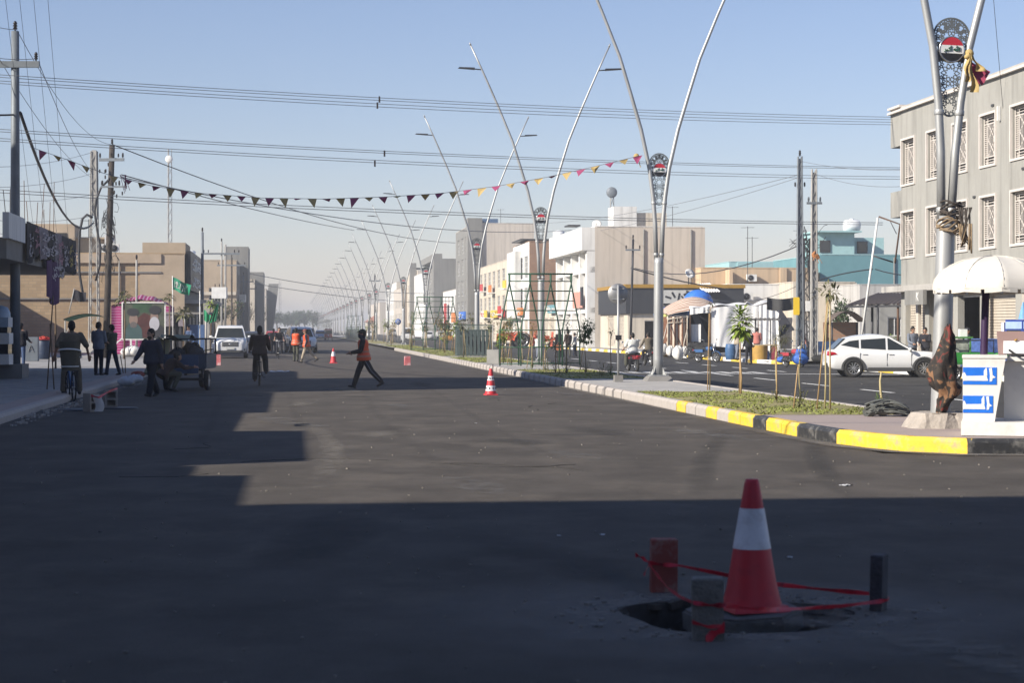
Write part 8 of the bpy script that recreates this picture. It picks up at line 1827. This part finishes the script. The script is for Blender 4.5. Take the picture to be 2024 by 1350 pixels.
W1 = pose(lean=.05, legs=((r_(-30), r_(14), .03), (r_(22), r_(4), .03)), arms=((r_(14), .12, r_(66), .25), (r_(8), .12, r_(70), .35)), head=(.05, .1))
person('road worker in orange vest and cap striding left across the shaded road', at_px(719, 54.4), PI + .05, W1, c_blk, c_blk, 1.0, sleeves=1, vest=True, capmat=c_olv, mask=c_navy, vox=.014, stripe=True, loose=.012)
W2 = pose(legs=((r_(4), r_(2), .04), (r_(-4), r_(3), .04)), arms=((r_(10), .12, r_(30)), (r_(10), .12, r_(30))), head=(.15, 0))
person('road worker in orange vest seen from behind before the white suv', at_px(585, 99), FWD(.25, 1), W2, c_blk, c_olv, 1.0, vest=True, vox=.018)
W3 = pose(lean=.08, legs=((r_(20), r_(4), .03), (r_(-30), r_(16), .03)), arms=((r_(-10), .12, r_(30)), (r_(15), .12, r_(50))), head=(.25, 0))
person('road worker in orange vest and beige trousers stepping left', at_px(606, 95), PI + .1, W3, c_navy, c_bei, 1.0, vest=True, capmat=m_blkred, vox=.018)
CY = pose(hip=1.0, lean=.12, legs=((r_(28), r_(20), .10), (r_(70), r_(75), .16)), arms=((r_(38), .22, r_(18)), (r_(38), .22, r_(18))), ground=False)
person('man in a brown shirt cycling away from the camera', at_px(513, 57.5) + V(.03, -.2, 0), HEAD_A, CY, c_brn, c_blk, 1.0, vox=.016, loose=.02, shoes=M('shoe_maroon', (.05, .02, .025), .6))
CY2 = pose(hip=1.0, lean=.15, legs=((r_(62), r_(66), .1), (r_(32), r_(22), .08)), arms=((r_(42), .15, r_(15)), (r_(42), .15, r_(15))), ground=False)
person('man in black cycling towards the camera beside the red car', at_px(551, 108) + V(0, .25, 0), HEAD_C, CY2, c_blk, c_blk, 1.0, m_skin2, sleeves=0, vox=.018)
M1 = pose(lean=.03, legs=((r_(18), r_(5), .05), (r_(-16), r_(14), .05)), arms=((r_(-14), .2, r_(14)), (r_(24), .24, r_(16))), head=(.05, -.1))
person('bearded man in dark clothes walking towards the camera by the left kerb', at_px(300, 47.8), FWD(-.6, -1), M1, c_navy, c_blk, 1.0, m_skin2, beard=True, vox=.014, loose=.02)
B1 = pose(hip=.96, legs=((r_(10), r_(6), .16), (r_(6), r_(4), .16)), arms=((r_(-16), .5, r_(34)), (r_(-16), .5, r_(34))), ground=True)
person('man in khaki shirt standing astride the loaded bicycle, seen from behind', at_px(134, 45.5, .12) + V(0, .4, 0), HEAD_A + .2, B1, c_kha, c_kha, 1.02, sleeves=0, vox=.016, loose=.015)
mb = MB(); mb.sheet(lambda u, v: V(.24 * math.cos(2 * PI * u) * (1 - .25 * (1 - v)) * (1 + .05 * math.sin(12 * PI * u)), .24 * math.sin(2 * PI * u) * (1 - .25 * (1 - v)), .68 * v), 26, 6); mb.lathe([(.01, .675), (.24, .675)], (0, 0, 0), 20); mb.lathe([(.01, .01), (.18, .01)], (0, 0, 0), 20); o = mb.build('pannier_sack', M('sack_khaki', (.10, .09, .065), .9, var=.2, bump=.6, bs=12), None, at_px(138, 44.6, .72)); tag(o, 'dark khaki sack with white straps on the bicycle rack at the left kerb', 'sack')
mb = MB(); mb.tube([(.25 * math.cos(a), .25 * math.sin(a), .46 + .05 * math.cos(a * 1.0 + 1.5)) for a in [2 * PI * i / 20 for i in range(20)]], .02, 6, True); mb.tube([(.2 * math.cos(a), .2 * math.sin(a), .1) for a in [2 * PI * i / 20 for i in range(20)]], .014, 6, True); mb.build('strap', m_fwh, o)
S1 = pose(legs=((r_(2), r_(2), .05), (r_(-2), r_(2), .05)), arms=((r_(5), .1, r_(20)), (r_(14), .1, r_(50))), head=(.1, -.3))
person('man in a grey blue shirt standing with his back turned by the lattice pole', at_px(195, 63.6, PZ), FWD(.35, 1), S1, c_gry, c_blk, 1.02, sleeves=0, vox=.016)
S2 = pose(legs=((r_(10), r_(2), .04), (r_(-12), r_(4), .10)), arms=((r_(20), .1, r_(80), .5), (r_(10), .12, r_(60), .3)), head=(.2, 0))
person('young man in dark clothes standing beside the grey blue shirted man', at_px(221, 63.9, PZ), FWD(-.7, .4), S2, c_olv, c_navy, .98, vox=.016)
person('person in a dark jacket and jeans half hidden behind the steel pole', at_px(42, 76, PZ), FWD(.2, 1), S1, c_blk, c_blu, 1.02, vox=.018)
C1 = pose(hip=.38, lean=.75, legs=((r_(98), r_(122), .12), (r_(92), r_(120), .12)), arms=((r_(60), .2, r_(30)), (r_(50), .2, r_(45))), head=(-.2, 0))
person('man crouching beside the blue cargo tricycle', at_px(322, 51.5), FWD(.7, .6), C1, c_brn, c_olv, 1.0, vox=.016)
person('man in blue standing by the stall behind the cargo tricycle', at_px(373, 112, PZ), FWD(-.5, -1), S2, c_blu, c_blk, 1.0, vox=.02)
RD = pose(hip=.86, lean=.10, legs=((r_(70), r_(78), .2), (r_(66), r_(76), .2)), arms=((r_(38), .22, r_(22)), (r_(38), .22, r_(22))), ground=False)
person('man in a pale shirt riding the red motorbike away', at_px(1250, 81, ZR) + V(.02, -.15, 0), HEAD_A + .12, RD, c_wht, c_olv, 1.0, m_skin2, sleeves=0, vox=.018, loose=.02)
person('man in a grey shirt riding the dark motorbike away beside the second lamp', at_px(1281, 94, ZR) + V(.02, -.15, 0), HEAD_A + .1, RD, c_kha, c_blk, 1.0, m_skin2, vox=.02)
person('person in black standing at the kerb before the yellow table', at_px(1480, 97, ZR), FWD(-.4, 1), S1, c_blk, c_blk, 1.03, vox=.018)
person('person in beige behind the rosette crowned young tree', at_px(1457, 102, PZr), FWD(.8, .5), S2, c_bei, c_gry, 1.0, vox=.02)
person('person in a pink shirt at the stall by the yellow table', at_px(1496, 106, PZr), FWD(.3, 1), S2, M('cloth_pink', (.45, .16, .13), .9), c_blk, 1.0, vox=.02)
person('woman in a long black abaya crossing behind the near climbing frame', at_px(1106, 121, ZR), FWD(-.5, 1), S1, None, c_blk, 1.0, robe=c_blk, hairmat=None, scarf=c_blk, vox=.02)
hb = mb = MB(); mb.box((0, 0, 0), (.3, .12, .34)); mb.tube([(-.1, 0, .17), (0, 0, .36), (.1, 0, .17)], .012, 5); o = mb.build('handbag', M('bag_orange', (.42, .14, .06), .7), None, at_px(1104, 120.6, .5)); tag(o, 'orange handbag carried by the woman in the abaya', 'bag')
person('pedestrian in a dark top walking behind the climbing frame beside the child in white', at_px(1123, 124, ZR), FWD(-.3, 1), W2, c_brn, c_olv, .98, vox=.02)
person('child in a white shirt standing right of the pedestrian in brown', at_px(1136, 125, ZR), FWD(-.8, .5), S1, c_wht, c_navy, .9, vox=.02)
person('boy in a white shirt left of the third lamp post', at_px(1062, 118, ZR), FWD(.6, .6), S2, c_wht, c_gry, .82, vox=.02)
person('man in grey standing under the carport right of the rusty post', at_px(1804, 80.5, PZr), FWD(.4, -1), S2, c_gry, c_brn, 1.02, vox=.018)
person('man in black holding a cup under the carport beside the man in grey', at_px(1829, 80, PZr), FWD(-.6, -1), S2, c_blk, c_blk, 1.0, m_skin2, vox=.018)
person('shopkeeper in a cap standing in the shop doorway behind the green tricycle', at_px(1911, 75.2, PZr), FWD(.8, -.3), S2, c_gry, c_blu, 1.0, capmat=c_blk, vox=.018)
for px, Y, lab, sh in ((1584, 106, 'person in red seen beyond the parked moped', m_blkred), (737, 330, 'far pedestrian in white right of the orange vested walker', c_wht), (865, 240, 'far pedestrian near the second climbing frame', c_wht), (515, 150, 'pedestrian in brown behind the brown shirted cyclist', c_brn), (541, 130, 'pedestrian in khaki left of the cyclist in black', c_kha)): person(lab, at_px(px, Y, 0 if px < 700 else ZR), FWD(.2, -1), W2, sh, c_navy, .98, vox=.028, fingers=False)
# ---------------------------------------------------------------- rooftop and facade clutter
m_tankw = _mats['tank_white']
def on_building(t, Y0, x, y, z): return RT(t, Y0) + Matrix.Rotation(TH, 3, 'Z') @ V(x, y, z)
def tank(label, p, r=.7, h=1.4):
    P = thing('water_tank', label, 'water tank', p, 0, 'white roof water tanks'); mb = MB(); mb.lathe([(.01, .25), (r, .25), (r, .25 + h * .3), (r * 1.03, .25 + h * .33), (r, .25 + h * .36), (r, .25 + h * .66), (r * 1.03, .25 + h * .69), (r, .25 + h * .72), (r, .25 + h), (r * .4, .4 + h), (.01, .42 + h)], (0, 0, 0), 16); mb.build('shell', m_tankw, P)
    mb = MB()
    for a in (0, 1.57, 3.14, 4.71): mb.bar((r * .7 * math.cos(a), r * .7 * math.sin(a), 0), (r * .7 * math.cos(a), r * .7 * math.sin(a), .26), .07)
    mb.build('stand', m_steel_d, P)
def dish(label, p, rz, r=.45):
    P = thing('satellite_dish', label, 'dish', p, rz, 'roof satellite dishes'); mb = MB(); mb.lathe([(.01, 0), (r * .5, .05), (r, .18), (r * 1.01, .185), (r * .5, .06), (.01, .01)], (0, -.1, .9), 16, Matrix.Rotation(PI / 2 - .5, 3, 'X')); mb.build('reflector', m_wf, P); mb = MB(); mb.bar((0, 0, 0), (0, 0, .9), .06); mb.bar((0, -.1, .8), (0, -.55, 1.05), .03); mb.build('mount', m_steel_d, P)
def aerial(label, p, h):
    P = thing('aerial', label, 'aerial', p, R.uniform(-.5, .5), 'roof aerials'); mb = MB(); mb.bar((0, 0, 0), (0, 0, h), .05); mb.build('mast', m_steel_d, P); mb = MB(); mb.bar((-.6, 0, h - .1), (.6, 0, h - .1), .03)
    for k in range(6): mb.bar((-.5 + .2 * k, -.25, h - .1), (-.5 + .2 * k, .25, h - .1), .02)
    mb.build('elements', m_steel_d, P)
def split(label, p, rz, g='wall air conditioners of the right row'):
    P = thing('air_conditioner', label, 'air conditioner', p, rz, g); part_box(P, 'casing', m_wf, (0, 0, .32), (.9, .4, .64)); mb = MB(); mb.lathe([(.26, 0), (.26, .04), (.05, .05)], (-.12, -.2, .32), 12, RX); mb.build('fan_grille', m_steel_d, P); [part_box(P, 'bracket', m_steel_d, (x, .25, -.03), (.05, .5, .05)) for x in (-.3, .3)]
tank('white roof tank on the red brick building', on_building(27.3, 220, 4, 4, 11.5)); tank('white roof tank on the cream apartment front, nearer one', on_building(27.6, 240, 3, 8, 10.3)); tank('white roof tank on the cream apartment front, farther one', on_building(27.6, 240, 4, 26, 10.3)); tank('white roof tank on the brown block at left', on_building(-7, 237, -6, 6, 9.9)); tank('white roof tank on the brick building at left', on_building(-7.1, 125, -11.5, 6, 6.3), .6, 1.1); 
dish('roof dish on the corner restaurant', on_building(27.6, 157, 5.5, 2, 5.35), .4); dish('roof dish on the teal house roof edge', on_building(48.4, 175, 9, .8, 8.2), .3); dish('roof dish on the white building', on_building(27.5, 173.5, 1.5, 8, 10.7), -.2); dish('roof dish on the pale narrow block at left', on_building(-6.6, 330, -3, 2, 9.9), 0, .7)
for k, (t, Y0, x, y, z, h, l) in enumerate([(36.9, 172.4, 5, 1, 6.9, 3.2, 'thin aerial on the beige house, left one'), (36.9, 172.4, 10, 3, 6.9, 4, 'thin aerial on the beige house, right one'), (37.4, 164, 2.5, 3, 5.2, 5.5, 'tall thin aerial behind the white tent'), (48.4, 175, 12, 4, 8.2, 3.4, 'aerial on the teal house'), (27.5, 173.5, 9.6, 12, 10.7, 3, 'aerial on the white building flank'), (27.2, 287, 5, 8, 17.3, 3, 'aerial on the tallest beige block'), (27.4, 352, 5, 10, 14.3, 4, 'aerial on the grey portal block'), (-7.1, 125, -7, 8, 6.3, 3, 'aerial behind the stair hut at left')]): aerial(l, on_building(t, Y0, x, y, z), h)
split('air conditioner high on the beige flank of the white building', on_building(27.5, 173.5, 7.6, -.35, 3.7), TH); split('air conditioner on the red brick flank', on_building(27.3, 220, 6.5, -.35, 6.5), TH); split('air conditioner low on the beige house wall', on_building(36.9, 172.4, 4.6, -.35, 6.0), TH)
# downpipes and patch repairs belonging to the buildings
def pipe(P, pts, r=.06, mat=None): mb = MB(); mb.tube(pts, r, 6); mb.build('downpipe', mat or m_wf, P)
pipe(bA, [(-.1, wl(77.1) + 2.2, 11), (-.1, wl(77.1) + 2.2, 3.6)], .055, m_conc_d); pipe(bA, [(-.1, wl(69), 11), (-.1, wl(69), 3.6)], .055, m_conc_d); pipe(bW, [(4.5, -.1, 10.8), (4.5, -.1, 5.0)], .07, m_conc_d); pipe(bW, [(8.9, -.1, 10.8), (8.9, -.1, 4.6)], .07, m_conc_d); pipe(bT, [(7, -.1, 8.3), (7, -.1, .2)], .07, m_conc_d); pipe(bC, [(10, -.1, 7.3), (10, -.1, .2)], .07, m_conc_d); pipe(mbk, [(-4.2, -.1, 6.2), (-4.2, -.1, .2)], .06, m_conc_d)
for k, (y, z) in enumerate([(4.2, 9.7), (12.4, 7.6), (17.5, 6.9), (21.5, 9.9), (9, 6.95), (15.5, 10.3)]): mb = MB(); mb.lathe([(.01, 0), (.05, .01), (.05, .05)], (-.05, y, z), 8, Matrix.Rotation(PI / 2, 3, 'Y')); mb.box((-.02, y + .1, z), (.05, .22, .09)); mb.build('wall_fitting', m_wfd, bA)
# sign boards along the right row
for k, (t, Y0, y, z, w, h, m, l) in enumerate([(27.6, 240, 6, 3.2, 6, 1.0, m_red, 'red shop sign on the cream apartment front, nearer one'), (27.6, 240, 15, 3.2, 7, 1.0, m_yel, 'yellow shop sign on the cream apartment front'), (27.6, 240, 27, 3.2, 8, 1.0, m_wf, 'white shop sign on the cream apartment front'), (27.3, 220, 4, 3.3, 6, .9, m_or, 'orange shop sign on the brick building front'), (28.5, 197, 5, 3.4, 8, .9, m_teal, 'teal shop sign on the low sunlit shop'), (27.4, 352, 8, 3.2, 10, 1.2, m_wf, 'white shop sign on the grey portal block'), (27.2, 287, 10, 3.2, 10, 1.2, m_blue, 'blue shop sign on the tallest block')]):
    P = thing('shop_sign', l, 'shop sign', on_building(t, Y0, -.35, y, z), TH, 'shop signs of the right row'); part_box(P, 'board', m, (0, w / 2, h / 2), (.25, w, h)); mb = MB(); scribble(mb, -.14, .3, .1, w - .6, h * .8, 12, .12); mb.build('lettering', m_wf if m is not m_wf else m_red, P, kind='stuff')
mb = MB(); mb.box((0, 0, 0), (.16, .9, 1.7)); o = mb.build('hanging_sign', m_fblk, None, on_building(27.5, 173.5, -.9, 2.0, 4.7), TH); tag(o, 'tall black sign box projecting from the white building corner', 'sign')
mb = MB(); mb.box((0, 0, 0), (.08, 6, 1.5)); o = mb.build('hoarding', M('poster_red_pale', (.55, .28, .22), .7, var=.35, vs=1.5), None, on_building(27.5, 173.5, -.75, 5.5, 4.4), TH); tag(o, 'faded reddish poster board along the white building first floor', 'hoarding')
# stakes beside the kerb at left
for lab, pts in (('pair of tall thin stakes at the left kerb before the loaded bicycle', ((93, 770, 105, 585), (107, 771, 99, 640))), ('pair of short leaning stakes at the left kerb behind the walking man', ((248, 738, 247, 703), (244, 740, 238, 703)))):
    P = thing('stakes', lab, 'stakes', G(pts[0][0], pts[0][1], PZ)); o0 = P.location.copy(); Y = o0.y
    for a in pts: mb = MB(); mb.tube([D(a[0], a[1], Y) - o0, D(a[2], a[3], Y) - o0], .016, 6); mb.build('stake', m_bark, P)
# ---------------------------------------------------------------- haze
hz = bpy.data.materials.new('haze_air'); hz.use_nodes = True
nt = hz.node_tree
for n in list(nt.nodes):
    if n.type != 'OUTPUT_MATERIAL': nt.nodes.remove(n)
out = next(n for n in nt.nodes if n.type == 'OUTPUT_MATERIAL')
pv = nt.nodes.new('ShaderNodeVolumePrincipled')
pv.inputs['Color'].default_value = (.93, .94, .96, 1); pv.inputs['Density'].default_value = HAZE; pv.inputs['Anisotropy'].default_value = .1
nt.links.new(pv.outputs[0], out.inputs['Volume'])
mb = MB(); mb.box((0, 2040, 14), (5600, 4500, 31)); mb.build('haze', hz, None, kind='stuff')
